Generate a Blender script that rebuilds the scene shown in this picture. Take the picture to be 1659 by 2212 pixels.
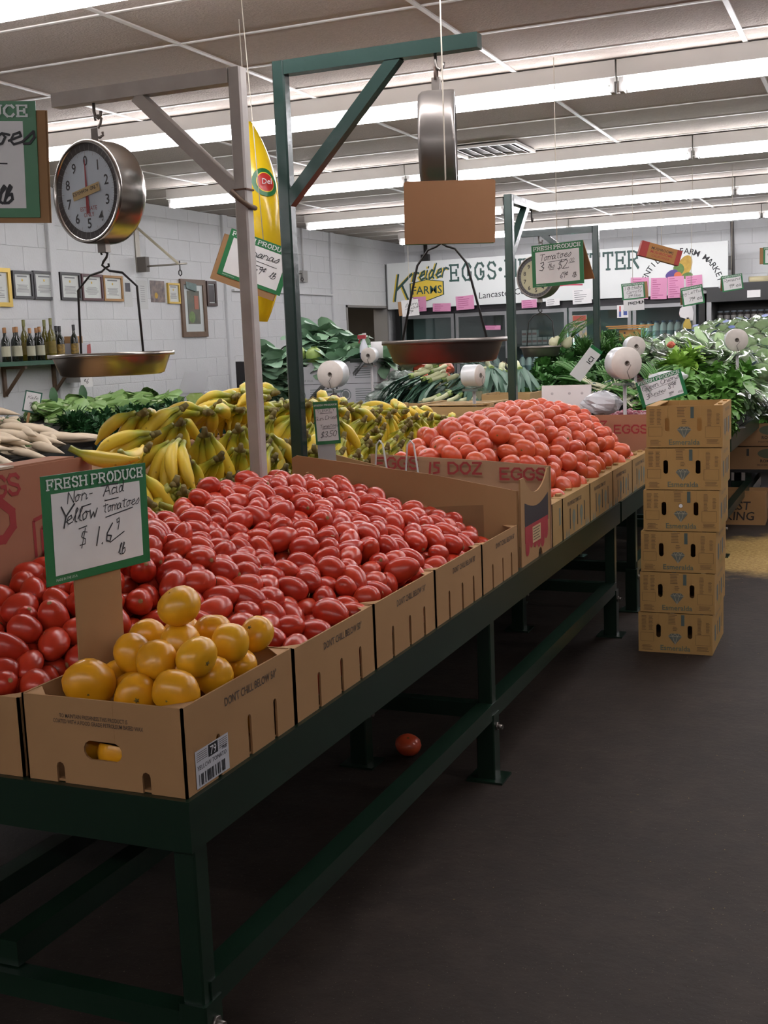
import bpy, bmesh, math, random
import numpy as np
from mathutils import Vector, Matrix, Euler

for o in list(bpy.data.objects):
    bpy.data.objects.remove(o, do_unlink=True)
scene = bpy.context.scene
COL = scene.collection
random.seed(7)
R = math.radians

# ------------------------------------------------------------------ camera
cam_data = bpy.data.cameras.new('camera')
cam = bpy.data.objects.new('camera', cam_data)
COL.objects.link(cam)
PITCH, YAW, ROLL, FPX = R(8.3274), R(23.1511), R(-2.28219), 2518.0
fw = Vector((-math.sin(YAW) * math.cos(PITCH), math.cos(YAW) * math.cos(PITCH), -math.sin(PITCH)))
rt0 = Vector((math.cos(YAW), math.sin(YAW), 0))
up0 = rt0.cross(fw)
rt = rt0 * math.cos(ROLL) + up0 * math.sin(ROLL)
up = up0 * math.cos(ROLL) - rt0 * math.sin(ROLL)
m = Matrix((rt, up, -fw)).transposed().to_4x4()
m.translation = Vector((0, 0, 1.6))
cam.matrix_world = m
cam_data.sensor_fit = 'VERTICAL'
cam_data.sensor_height = 24.0
cam_data.lens = FPX / 2212.0 * 24.0
cam_data.clip_start = 0.05
cam_data.clip_end = 60
scene.camera = cam

# ------------------------------------------------------------------ world / exposure
world = bpy.data.worlds.new('world')
scene.world = world
world.use_nodes = True
world.node_tree.nodes['Background'].inputs[0].default_value = (0.55, 0.57, 0.6, 1)
world.node_tree.nodes['Background'].inputs[1].default_value = 0.05
scene.view_settings.view_transform = 'Standard'
scene.view_settings.look = 'None'
scene.view_settings.gamma = 1.0
scene.view_settings.use_curve_mapping = False
scene.view_settings.exposure = 0.0
TUBE_STRENGTH = 28.5
CEIL = 3.02

# ------------------------------------------------------------------ materials
def lin(c):
    return c / 12.92 if c <= 0.04045 else ((c + 0.055) / 1.055) ** 2.4
def rgb(h):
    return tuple(lin(int(h[i:i + 2], 16) / 255) for i in (0, 2, 4)) + (1,)
MATS = {}
def mat(name, col='808080', rough=0.6, spec=0.5, metal=0.0, noise=None, col2=None, bump=None, rand=0.0, rand2=None,
        emit=None, alpha=None, sss=0.0, coat=0.0, stretch=None, transm=0.0):
    """procedural principled material; noise=(scale, amount), bump=(scale, strength)"""
    if name in MATS:
        return MATS[name]
    mt = bpy.data.materials.new(name)
    mt.use_nodes = True
    nt = mt.node_tree
    bs = nt.nodes['Principled BSDF']
    L = nt.links.new
    bs.inputs['Roughness'].default_value = rough
    bs.inputs['Specular IOR Level'].default_value = spec
    bs.inputs['Metallic'].default_value = metal
    bs.inputs['Coat Weight'].default_value = coat
    bs.inputs['Transmission Weight'].default_value = transm
    if sss:
        bs.inputs['Subsurface Weight'].default_value = sss
        bs.inputs['Subsurface Scale'].default_value = 0.02
    c = rgb(col)
    out = None
    tc = nt.nodes.new('ShaderNodeTexCoord')
    src = tc.outputs['Object']
    if stretch:
        mp = nt.nodes.new('ShaderNodeMapping')
        mp.inputs['Scale'].default_value = stretch
        L(src, mp.inputs[0])
        src = mp.outputs[0]
    if noise:
        n = nt.nodes.new('ShaderNodeTexNoise')
        n.inputs['Scale'].default_value = noise[0]
        n.inputs['Detail'].default_value = 4
        L(src, n.inputs['Vector'])
        rp = nt.nodes.new('ShaderNodeMapRange')
        rp.inputs[1].default_value = 0.3
        rp.inputs[2].default_value = 0.7
        rp.inputs[3].default_value = 0.0
        rp.inputs[4].default_value = noise[1]
        L(n.outputs[0], rp.inputs[0])
        mx = nt.nodes.new('ShaderNodeMix')
        mx.data_type = 'RGBA'
        mx.inputs[6].default_value = c
        mx.inputs[7].default_value = rgb(col2) if col2 else tuple(v * 0.5 for v in c[:3]) + (1,)
        L(rp.outputs[0], mx.inputs[0])
        out = mx.outputs[2]
    if rand:
        oi = nt.nodes.new('ShaderNodeObjectInfo')
        mx = nt.nodes.new('ShaderNodeMix')
        mx.data_type = 'RGBA'
        ml = nt.nodes.new('ShaderNodeMath')
        ml.operation = 'MULTIPLY'
        ml.inputs[1].default_value = rand
        L(oi.outputs['Random'], ml.inputs[0])
        L(ml.outputs[0], mx.inputs[0])
        if out:
            L(out, mx.inputs[6])
        else:
            mx.inputs[6].default_value = c
        mx.inputs[7].default_value = rgb(rand2) if rand2 else tuple(v * 0.6 for v in c[:3]) + (1,)
        out = mx.outputs[2]
    if out:
        L(out, bs.inputs['Base Color'])
    else:
        bs.inputs['Base Color'].default_value = c
    if bump:
        n = nt.nodes.new('ShaderNodeTexNoise')
        n.inputs['Scale'].default_value = bump[0]
        n.inputs['Detail'].default_value = 3
        L(src, n.inputs['Vector'])
        b = nt.nodes.new('ShaderNodeBump')
        b.inputs['Strength'].default_value = bump[1]
        b.inputs['Distance'].default_value = 0.01
        L(n.outputs[0], b.inputs['Height'])
        L(b.outputs[0], bs.inputs['Normal'])
    if emit:
        bs.inputs['Emission Color'].default_value = rgb(emit[0])
        bs.inputs['Emission Strength'].default_value = emit[1]
    if alpha is not None:
        bs.inputs['Alpha'].default_value = alpha
    MATS[name] = mt
    return mt

def clear_film(name, tint='ffffff', gloss=0.12, rough=0.05):
    """thin clear plastic or glass: mostly see-through with a glossy sheen"""
    if name in MATS:
        return MATS[name]
    mt = bpy.data.materials.new(name)
    mt.use_nodes = True
    nt = mt.node_tree
    nt.nodes.clear()
    o = nt.nodes.new('ShaderNodeOutputMaterial')
    t = nt.nodes.new('ShaderNodeBsdfTransparent')
    t.inputs[0].default_value = rgb(tint)
    g = nt.nodes.new('ShaderNodeBsdfGlossy')
    g.inputs['Roughness'].default_value = rough
    lw = nt.nodes.new('ShaderNodeLayerWeight')
    lw.inputs[0].default_value = 0.35
    ma = nt.nodes.new('ShaderNodeMath')
    ma.operation = 'MULTIPLY_ADD'
    ma.inputs[1].default_value = 0.5
    ma.inputs[2].default_value = gloss
    nt.links.new(lw.outputs['Fresnel'], ma.inputs[0])
    mx = nt.nodes.new('ShaderNodeMixShader')
    nt.links.new(ma.outputs[0], mx.inputs[0])
    nt.links.new(t.outputs[0], mx.inputs[1])
    nt.links.new(g.outputs[0], mx.inputs[2])
    nt.links.new(mx.outputs[0], o.inputs[0])
    MATS[name] = mt
    return mt

# ------------------------------------------------------------------ mesh builder
class B:
    def __init__(s):
        s.v = []
        s.f = []
        s.sm = []
    def add(s, v, f, smooth=False):
        n = len(s.v)
        s.v += [tuple(p) for p in v]
        s.f += [tuple(i + n for i in q) for q in f]
        s.sm += [smooth] * len(f)
        return s
    def box(s, x0, x1, y0, y1, z0, z1):
        v = [(x, y, z) for x in (x0, x1) for y in (y0, y1) for z in (z0, z1)]
        return s.add(v, [(0, 1, 3, 2), (4, 6, 7, 5), (0, 4, 5, 1), (2, 3, 7, 6), (0, 2, 6, 4), (1, 5, 7, 3)])
    def cbox(s, x0, x1, y0, y1, z0, z1, c=0.004):
        """box with chamfered edges along z"""
        p = [(x0 + c, y0), (x1 - c, y0), (x1, y0 + c), (x1, y1 - c), (x1 - c, y1), (x0 + c, y1), (x0, y1 - c), (x0, y0 + c)]
        return s.prism(p, z0, z1)
    def prism(s, p, z0, z1):
        n = len(p)
        v = [(x, y, z0) for x, y in p] + [(x, y, z1) for x, y in p]
        f = [tuple(range(n - 1, -1, -1)), tuple(range(n, 2 * n))]
        f += [(i, (i + 1) % n, n + (i + 1) % n, n + i) for i in range(n)]
        return s.add(v, f)
    def slab(s, p, o, ux, uy, t):
        """polygon p (2-D) placed at o with axes ux, uy, thickness t along ux x uy"""
        o, ux, uy = Vector(o), Vector(ux), Vector(uy)
        n_ = ux.cross(uy).normalized() * t
        n = len(p)
        a = [o + ux * x + uy * y for x, y in p]
        v = a + [q + n_ for q in a]
        f = [tuple(range(n - 1, -1, -1)), tuple(range(n, 2 * n))]
        f += [(i, (i + 1) % n, n + (i + 1) % n, n + i) for i in range(n)]
        return s.add(v, f)
    def beam(s, a, b, w, h, upv=(0, 0, 1)):
        """rectangular bar between two points, w sideways, h along up"""
        a, b = Vector(a), Vector(b)
        d = (b - a).normalized()
        u = Vector(upv)
        side = d.cross(u).normalized() * (w / 2)
        u = side.cross(d).normalized() * (h / 2)
        v = [p + sx * side + sz * u for p in (a, b) for sx in (-1, 1) for sz in (-1, 1)]
        return s.add(v, [(0, 1, 3, 2), (4, 6, 7, 5), (0, 4, 5, 1), (2, 3, 7, 6), (0, 2, 6, 4), (1, 5, 7, 3)])
    def cyl(s, a, b, r, n=12, r2=None, smooth=True):
        a, b = Vector(a), Vector(b)
        d = (b - a).normalized()
        x = d.orthogonal().normalized()
        y = d.cross(x)
        r2 = r if r2 is None else r2
        ring = [(math.cos(2 * math.pi * i / n), math.sin(2 * math.pi * i / n)) for i in range(n)]
        v = [a + (x * c + y * q) * r for c, q in ring] + [b + (x * c + y * q) * r2 for c, q in ring]
        s.add(v, [(i, (i + 1) % n, n + (i + 1) % n, n + i) for i in range(n)], smooth)
        k = len(s.v) - 2 * n
        s.f += [tuple(k + i for i in range(n - 1, -1, -1)), tuple(k + n + i for i in range(n))]
        s.sm += [False, False]
        return s
    def tube(s, path, r, n=6, caps=True):
        P = [Vector(p) for p in path]
        rs = r if isinstance(r, (list, tuple)) else [r] * len(P)
        x = None
        v = []
        for i, p in enumerate(P):
            d = (P[min(i + 1, len(P) - 1)] - P[max(i - 1, 0)]).normalized()
            if x is None:
                x = d.orthogonal().normalized()
            else:
                x = (x - d * x.dot(d)).normalized()
            y = d.cross(x)
            v += [p + (x * math.cos(2 * math.pi * k / n) + y * math.sin(2 * math.pi * k / n)) * rs[i] for k in range(n)]
        f = []
        for i in range(len(P) - 1):
            f += [(i * n + k, i * n + (k + 1) % n, (i + 1) * n + (k + 1) % n, (i + 1) * n + k) for k in range(n)]
        sm = len(f)
        s.add(v, f, True)
        if caps:
            k0 = len(s.v) - len(v)
            s.f += [tuple(k0 + k for k in range(n - 1, -1, -1)), tuple(k0 + len(v) - n + k for k in range(n))]
            s.sm += [False, False]
        return s
    def lathe(s, prof, n=20, o=(0, 0, 0), axis='z', smooth=True):
        """prof = [(radius, height), ...]"""
        v = []
        for r, h in prof:
            for k in range(n):
                a = 2 * math.pi * k / n
                c, q = r * math.cos(a), r * math.sin(a)
                p = (c, q, h) if axis == 'z' else ((c, h, q) if axis == 'y' else (h, c, q))
                v.append((p[0] + o[0], p[1] + o[1], p[2] + o[2]))
        f = []
        for i in range(len(prof) - 1):
            f += [(i * n + k, i * n + (k + 1) % n, (i + 1) * n + (k + 1) % n, (i + 1) * n + k) for k in range(n)]
        return s.add(v, f, smooth)
    def ell(s, c, r, n=12, m_=8, smooth=True):
        v = []
        for i in range(m_ + 1):
            t = math.pi * i / m_
            for k in range(n):
                a = 2 * math.pi * k / n
                v.append((c[0] + r[0] * math.sin(t) * math.cos(a), c[1] + r[1] * math.sin(t) * math.sin(a), c[2] + r[2] * math.cos(t)))
        f = [(i * n + k, (i + 1) * n + k, (i + 1) * n + (k + 1) % n, i * n + (k + 1) % n) for i in range(m_) for k in range(n)]
        return s.add(v, f, smooth)
    def mesh(s, name, mt):
        me = bpy.data.meshes.new(name)
        me.from_pydata(s.v, [], s.f)
        me.polygons.foreach_set('use_smooth', s.sm)
        if mt:
            me.materials.append(mt)
        me.update()
        return me
    def build(s, name, mt, parent=None, loc=None, rot=None):
        return place(name, s.mesh(name, mt), parent, loc, rot)

def place(name, me, parent=None, loc=None, rot=None, sc=None):
    o = bpy.data.objects.new(name, me)
    COL.objects.link(o)
    if parent is not None:
        o.parent = parent
    if loc is not None:
        o.location = loc
    if rot is not None:
        o.rotation_euler = rot
    if sc is not None:
        o.scale = (sc, sc, sc) if isinstance(sc, (int, float)) else sc
    return o
def tag(o, label, cat, group=None):
    o['label'] = label
    o['category'] = cat
    if group:
        o['group'] = group
    return o
def thing(name, label, cat, loc=(0, 0, 0), rot=(0, 0, 0), group=None):
    o = bpy.data.objects.new(name, None)
    COL.objects.link(o)
    o.location = loc
    o.rotation_euler = rot
    o.empty_display_size = 0.05
    return tag(o, label, cat, group)
def struct(o):
    o['kind'] = 'structure'
    return o
def stuff(o):
    o['kind'] = 'stuff'
    return o
def dup(root, loc=None, rot=None, sc=None, label=None):
    r = root.copy()
    COL.objects.link(r)
    if loc is not None:
        r.location = loc
    if rot is not None:
        r.rotation_euler = rot
    if sc is not None:
        r.scale = (sc, sc, sc)
    if label:
        r['label'] = label
    for ch in list(root.children):
        c = ch.copy()
        COL.objects.link(c)
        c.parent = r
        for g in list(ch.children):
            d = g.copy()
            COL.objects.link(d)
            d.parent = c
    return r

# ------------------------------------------------------------------ lettering
CAPS = {
 'A': '0,0 5,10 10,0|2,4 8,4', 'B': '0,0 0,10 5,10 8,9 8,6 5,5 0,5|5,5 9,4 9,1 5,0 0,0', 'C': '9,8 7,10 3,10 0,7 0,3 3,0 7,0 9,2',
 'D': '0,0 0,10 5,10 9,7 9,3 5,0 0,0', 'E': '8,10 0,10 0,0 8,0|0,5 6,5', 'F': '8,10 0,10 0,0|0,5 6,5', 'G': '9,8 7,10 3,10 0,7 0,3 3,0 7,0 9,2 9,4.6 6,4.6',
 'H': '0,0 0,10|9,0 9,10|0,5 9,5', 'I': '1,0 1,10', 'J': '6,10 6,2 4,0 1,0 0,2', 'K': '0,0 0,10|8,10 0,4|3,6 8,0', 'L': '0,10 0,0 7,0',
 'M': '0,0 0,10 5,3 10,10 10,0', 'N': '0,0 0,10 8,0 8,10', 'O': '3,10 0,7 0,3 3,0 6,0 9,3 9,7 6,10 3,10', 'P': '0,0 0,10 5,10 8,9 8,6 5,5 0,5',
 'Q': '3,10 0,7 0,3 3,0 6,0 9,3 9,7 6,10 3,10|6,3 9,0', 'R': '0,0 0,10 5,10 8,9 8,6 5,5 0,5|4,5 9,0', 'S': '8,8 6,10 2,10 0,8 1,6 7,4 8,2 6,0 2,0 0,2',
 'T': '0,10 9,10|4.5,10 4.5,0', 'U': '0,10 0,3 2,0 6,0 8,3 8,10', 'V': '0,10 4.5,0 9,10', 'W': '0,10 3,0 6,8 9,0 12,10', 'X': '0,0 8,10|0,10 8,0',
 'Y': '0,10 4.5,5 9,10|4.5,5 4.5,0', 'Z': '0,10 8,10 0,0 8,0'}
LOW = {
 'a': '6,5 3,6 1,3 2,0 5,1 6,5 6,1 8,0', 'b': '2,3 4,9 3,10 2,7 1.5,0 4,0 6,2 5,5 2,4', 'c': '6,5 3,6 1,3 2,0 6,1', 'd': '6,5 3,6 1,3 2,0 5,1 7,10 6,1 8,0',
 'e': '0,2 6,4 5,6 2,5 1,2 3,0 7,1', 'f': '7,9 5,10 3,7 3,-2|1,5 6,5', 'g': '6,5 3,6 1,3 3,1 6,5 6,-2 3,-4 1,-2', 'h': '1,10 1,0|1,3 4,6 6,4 6,0',
 'i': '2,6 2,1 4,0|2.5,8 2.6,8.6', 'j': '3,6 3,-3 0,-3', 'k': '1,10 1,0|6,6 1,3 6,0', 'l': '0,2 4,9 3,10 2,8 2,1 4,0',
 'm': '0,6 0,0|0,4 2,6 4,4 4,0|4,4 6,6 8,4 8,0', 'n': '0,6 0,0|0,4 3,6 6,4 6,0 8,1', 'o': '4,6 1,4 2,0 5,1 6,4 4,6 8,5', 'p': '1,6 0,-4|1,5 5,6 6,3 4,0 1,1',
 'r': '0,6 0,0|0,4 2,6 6,5', 's': '0,1 5,6 6,3 4,0 1,0', 't': '3,9 3,1 5,0|0,7 7,7.5', 'u': '0,6 0,1 3,0 6,2 6,6 6,1 8,0', 'v': '0,6 3,0 6,6',
 'w': '0,6 2,0 4,4 6,0 8,6', 'x': '0,6 6,0|0,0 6,6', 'y': '0,6 1,2 5,3 7,6 3,-4 0,-3', 'z': '0,6 6,6 0,0 6,0', 'q': '6,5 3,6 1,3 3,1 6,5 6,-4'}
DIG = {
 '0': '3,10 0,6 1,1 4,0 6,4 6,8 3,10', '1': '3,10 2,0', '2': '0,8 3,10 6,8 4,4 0,0 7,0', '3': '0,9 4,10 5,7 2,5 6,3 4,0 0,1', '4': '4,10 0,4 7,4|5,7 4,0',
 '5': '6,10 1,10 1,6 5,5 5,1 0,0', '6': '5,10 1,5 1,1 4,0 5,3 1,4', '7': '0,10 6,10 2,0', '8': '4,5 1,8 3,10 6,8 1,2 3,0 6,2 4,5', '9': '5,7 2,6 1,9 4,10 5,7 4,0',
 '$': '6,8 2,9 1,6 5,4 5,1 0,1|4,11 2,-1', '\u00a2': '5,8 3,9 1,7 2,5 5,5|3.5,10 3,4', '.': '2,0 2.4,0.5', '-': '0,4 4,4', "'": '1,10 1,8', '/': '0,-2 6,10',
 '\u00b7': '1,4.6 2,5.4', ',': '2,1 1,-2'}
def glyph(ch):
    g = CAPS.get(ch) or LOW.get(ch) or DIG.get(ch)
    return [[tuple(float(q) for q in p.split(',')) for p in pl.split()] for pl in g.split('|')]
def strokes(b, text, size, x0=0, y0=0, wid=0.12, slant=0.0, gap=0.25, serif=False, yoff=0.0, rise=0.0, space=0.6, anchor='l', fn=None):
    """flat stroke lettering added to builder b in the local x-z plane (facing -y). size = cap height"""
    k = size / 10
    items = []
    x = 0
    for ch in text:
        if ch == ' ':
            x += space * 10
            continue
        g = glyph(ch)
        mxx = max(p[0] for pl in g for p in pl)
        mnx = min(p[0] for pl in g for p in pl)
        items.append((x - mnx, g))
        x += mxx - mnx + gap * 10
    tot = (x - gap * 10) * k
    off = 0 if anchor == 'l' else (-tot / 2 if anchor == 'c' else -tot)
    w = wid * size / 2
    for gx, g in items:
        segs = []
        for pl in g:
            segs += list(zip(pl[:-1], pl[1:]))
            if serif:
                for e, nb in ((pl[0], pl[1]), (pl[-1], pl[-2])):
                    if abs(e[0] - nb[0]) < 0.5:
                        segs.append(((e[0] - 2.0, e[1]), (e[0] + 2.0, e[1])))
                    elif abs(e[1] - nb[1]) < 0.5:
                        segs.append(((e[0], e[1] + (1.6 if e[1] < 6 else 0)), (e[0], e[1] - (1.6 if e[1] > 4 else 0))))
                for c in pl:
                    if abs(c[0]) < 0.1 and c[1] in (0, 10) and len(pl) > 2:
                        segs.append(((-1.6, c[1]), (1, c[1])))
        for (ax, ay), (bx, by) in segs:
            pa = ((gx + ax + ay * slant) * k + off, ay * k + rise * (gx + ax) * k)
            pb = ((gx + bx + by * slant) * k + off, by * k + rise * (gx + bx) * k)
            dx, dy = pb[0] - pa[0], pb[1] - pa[1]
            l = math.hypot(dx, dy)
            if l < 1e-6:
                continue
            thick = w if not serif else w * (1.0 if abs(dy) > abs(dx) * 0.6 else 0.62)
            ex, ey = dx / l * thick * 0.7, dy / l * thick * 0.7
            nx, ny = -dy / l * thick, dx / l * thick
            q = [(pa[0] - ex + nx, pa[1] - ey + ny), (pb[0] + ex + nx, pb[1] + ey + ny), (pb[0] + ex - nx, pb[1] + ey - ny), (pa[0] - ex - nx, pa[1] - ey - ny)]
            yoff -= 1.5e-5
            if fn:
                q = [fn(px, pz) for px, pz in q]
            b.add([(x0 + px, yoff, y0 + pz) for px, pz in q], [(3, 2, 1, 0)])
    return tot
def bar(b, xa, za, xb, zb, w, yoff=0.0):
    dx, dz = xb - xa, zb - za
    l = math.hypot(dx, dz)
    nx, nz = -dz / l * w / 2, dx / l * w / 2
    b.add([(xa + nx, yoff, za + nz), (xb + nx, yoff, zb + nz), (xb - nx, yoff, zb - nz), (xa - nx, yoff, za - nz)], [(3, 2, 1, 0)])
FONT_CACHE = {}
def font_mesh(text, size, mt, bold=0.0, shear=0.0, align='LEFT', sx=1.0):
    """printed lettering from the built-in font, flat mesh in the local x-z plane facing -y"""
    key = (text, size, mt.name, bold, shear, align, sx)
    if key in FONT_CACHE:
        return FONT_CACHE[key]
    cu = bpy.data.curves.new('lettering', 'FONT')
    cu.body = text
    cu.size = size
    cu.offset = bold * size
    cu.shear = shear
    cu.align_x = align
    cu.resolution_u = 2
    o = bpy.data.objects.new('lettering', cu)
    COL.objects.link(o)
    dg = bpy.context.evaluated_depsgraph_get()
    me = bpy.data.meshes.new_from_object(o.evaluated_get(dg))
    bpy.data.objects.remove(o)
    me.transform(Matrix.Diagonal((sx, 1, 1, 1)))
    me.transform(Matrix.Rotation(math.pi / 2, 4, 'X'))
    me.materials.clear()
    me.materials.append(mt)
    FONT_CACHE[key] = me
    return me

# ------------------------------------------------------------------ shared materials
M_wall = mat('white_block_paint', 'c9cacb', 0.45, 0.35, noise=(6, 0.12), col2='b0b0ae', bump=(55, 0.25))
M_mortar = mat('painted_mortar', 'c2c2c1', 0.7)
M_tile = mat('ceiling_tile', 'b9afa6', 0.9, 0.2, noise=(40, 0.3), col2='a0958c', bump=(90, 0.5))
M_grid = mat('ceiling_grid_metal', 'd0ccc6', 0.4)
M_floor_base = None
M_green = mat('dark_green_enamel', '0f2318', 0.3, 0.5, noise=(9, 0.35), col2='15291d')
M_gpost = mat('green_enamel_post', '263833', 0.22, 0.5, noise=(7, 0.3), col2='1c2c27', bump=(25, 0.12))
M_grey = mat('grey_painted_steel', 'aaa49e', 0.5, noise=(12, 0.4), col2='8a827c')
M_card = mat('cardboard', '9c7752', 0.85, 0.2, noise=(5, 0.25), col2='8a6845', rand=0.25, rand2='a8845c')
M_card_in = mat('cardboard_inside', 'a9855f', 0.85, 0.2, noise=(6, 0.3), col2='8c6b48')
M_eggcard = mat('egg_case_cardboard', '9a6a52', 0.8, 0.2, noise=(4, 0.3), col2='8a6048')
M_ink = mat('black_marker_ink', '1b1a1e', 0.6)
M_print = mat('faded_black_print', '4a3c30', 0.8)
M_redprint = mat('red_print', '8e2a2a', 0.8)
M_white = mat('white_card', 'd9d7d6', 0.6, noise=(15, 0.1))
M_signgreen = mat('sign_green', '1c6a3a', 0.4)
M_chrome = mat('brushed_steel', 'b8b2ac', 0.22, metal=1.0)
M_dullsteel = mat('dull_steel', '8c857f', 0.4, metal=0.9, noise=(14, 0.3), col2='6d655f')
M_dark = mat('dark_metal', '2a2725', 0.5)
M_black = mat('black_paint', '161616', 0.45)
M_string = mat('cotton_string', 'd8cfc0', 0.9)

# =================================================================== ROOM
XL, XR, YF, YB = -6.6, 5.0, -3.0, 16.6
def floor_material():
    mt = mat('worn_concrete_floor', '3a322e', 0.68, 0.2)
    nt = mt.node_tree
    bs = nt.nodes['Principled BSDF']
    L = nt.links.new
    tc = nt.nodes.new('ShaderNodeTexCoord')
    def noise(scale, detail=5, rough=0.6):
        n = nt.nodes.new('ShaderNodeTexNoise')
        n.inputs['Scale'].default_value = scale
        n.inputs['Detail'].default_value = detail
        n.inputs['Roughness'].default_value = rough
        L(tc.outputs['Object'], n.inputs['Vector'])
        return n.outputs[0]
    def ramp(src, a, b, c0, c1):
        r = nt.nodes.new('ShaderNodeValToRGB')
        r.color_ramp.elements[0].position = a
        r.color_ramp.elements[1].position = b
        r.color_ramp.elements[0].color = c0
        r.color_ramp.elements[1].color = c1
        L(src, r.inputs[0])
        return r.outputs[0]
    def mix(fac, a, b):
        x = nt.nodes.new('ShaderNodeMix')
        x.data_type = 'RGBA'
        if isinstance(fac, float):
            x.inputs[0].default_value = fac
        else:
            L(fac, x.inputs[0])
        L(a, x.inputs[6]) if not isinstance(a, tuple) else setattr(x.inputs[6], 'default_value', a)
        L(b, x.inputs[7]) if not isinstance(b, tuple) else setattr(x.inputs[7], 'default_value', b)
        return x.outputs[2]
    base = ramp(noise(1.3), 0.3, 0.75, rgb('2a221d'), rgb('372e28'))
    spots = ramp(noise(9, 6), 0.42, 0.6, rgb('000000'), rgb('ffffff'))
    base = mix(spots, mix(0.5, base, rgb('241d19')), base)
    speck = ramp(noise(160, 2), 0.68, 0.75, rgb('000000'), rgb('ffffff'))
    base = mix(speck, base, rgb('75695c'))
    # trodden sawdust patch with its own outline
    mp = nt.nodes.new('ShaderNodeMapping')
    mp.inputs['Location'].default_value = (0.75, -8.5, 0)
    L(tc.outputs['Object'], mp.inputs[0])
    sc = nt.nodes.new('ShaderNodeMapping')
    sc.inputs['Scale'].default_value = (0.85, 0.85, 1)
    L(mp.outputs[0], sc.inputs[0])
    ln = nt.nodes.new('ShaderNodeVectorMath')
    ln.operation = 'LENGTH'
    L(sc.outputs[0], ln.inputs[0])
    ad = nt.nodes.new('ShaderNodeMath')
    ad.operation = 'ADD'
    L(ln.outputs['Value'], ad.inputs[0])
    nz = nt.nodes.new('ShaderNodeMath')
    nz.operation = 'MULTIPLY_ADD'
    nz.inputs[1].default_value = 0.9
    nz.inputs[2].default_value = -0.45
    L(noise(2.5, 6), nz.inputs[0])
    L(nz.outputs[0], ad.inputs[1])
    patch = ramp(ad.outputs[0], 0.5, 0.75, rgb('ffffff'), rgb('000000'))
    grain = ramp(noise(45, 4), 0.35, 0.65, rgb('8f6f3c'), rgb('b79a60'))
    base = mix(patch, base, grain)
    L(base, bs.inputs['Base Color'])
    bp = nt.nodes.new('ShaderNodeBump')
    bp.inputs['Strength'].default_value = 0.25
    bp.inputs['Distance'].default_value = 0.01
    L(noise(30, 5), bp.inputs['Height'])
    L(bp.outputs[0], bs.inputs['Normal'])
    return mt
floor = struct(B().box(XL - 0.2, XR + 0.2, YF - 0.2, YB + 0.2, -0.12, 0.0).build('floor', floor_material()))
# sawn joint in the slab near the table end
B().box(-2.2, 1.5, 1.565, 1.575, -0.001, 0.0015).build('floor_joint', mat('joint_filler', '5a4a3c', 0.9), floor)

# ---- left block wall with a doorway
DY0, DY1, DZ = 14.42, 15.86, 2.1
b = B()
b.box(XL - 0.2, XL - 0.003, YF, DY0, 0, CEIL).box(XL - 0.2, XL - 0.003, DY1, YB, 0, CEIL).box(XL - 0.2, XL - 0.003, DY0, DY1, DZ, CEIL)
wall_left = struct(b.build('wall_left', M_mortar))
blk = {}
M_wallb = mat('block_paint_lit_copy', 'e2e3e4', 0.45, 0.35, noise=(6, 0.12), col2='d0d0ce', bump=(55, 0.2))  # white block paint lightened to paint in the tube glow on the back wall
def block_mesh(w, h, axis):
    k = (round(w, 3), round(h, 3), axis)
    if k not in blk:
        g, c = 0.001, 0.003
        hw, hh = w / 2 - g, h / 2 - g
        v = [(-hw, 0, -hh), (hw, 0, -hh), (hw, 0, hh), (-hw, 0, hh), (-hw + c, -0.003, -hh + c), (hw - c, -0.003, -hh + c), (hw - c, -0.003, hh - c), (-hw + c, -0.003, hh - c)]
        if axis == 'x':      # face towards +x, width along y
            v = [(-q[1], q[0], q[2]) for q in v]
        f = [(4, 5, 6, 7), (0, 1, 5, 4), (1, 2, 6, 5), (2, 3, 7, 6), (3, 0, 4, 7)]
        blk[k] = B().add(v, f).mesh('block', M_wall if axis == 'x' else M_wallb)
    return blk[k]
rows = [(0.1 + 0.2 * k, 0.2) for k in range(5, 14)] + [(2.9, 0.12)]
for i, (z0, h) in enumerate(rows):
    y = 6.0 + (0.2 if i % 2 else 0)
    while y < YB - 0.05:
        w = min(0.4, YB - y)
        yc, y1 = y + w / 2, y + w
        if z0 + h <= DZ + 0.02 or z0 < DZ - 0.02:
            if yc > DY0 - 0.2 and yc < DY1 + 0.2:     # cut at the door opening
                if y < DY0 - 0.02:
                    w = DY0 - y
                elif y1 > DY1 + 0.02:
                    w = y1 - DY1
                    yc = y1 - w / 2
                else:
                    y = y1
                    continue
                yc = y + w / 2 if y < DY0 else y1 - w / 2
        if w > 0.06:
            place('block', block_mesh(w, h, 'x'), wall_left, (XL - 0.003, yc, z0 + h / 2))
        y = y1
for yy in (8.36, 11.3, 14.02):
    B().cbox(XL - 0.01, XL + 0.03, yy - 0.05, yy + 0.05, 0.0, CEIL, 0.006).build('pilaster', M_wall, wall_left)
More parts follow.
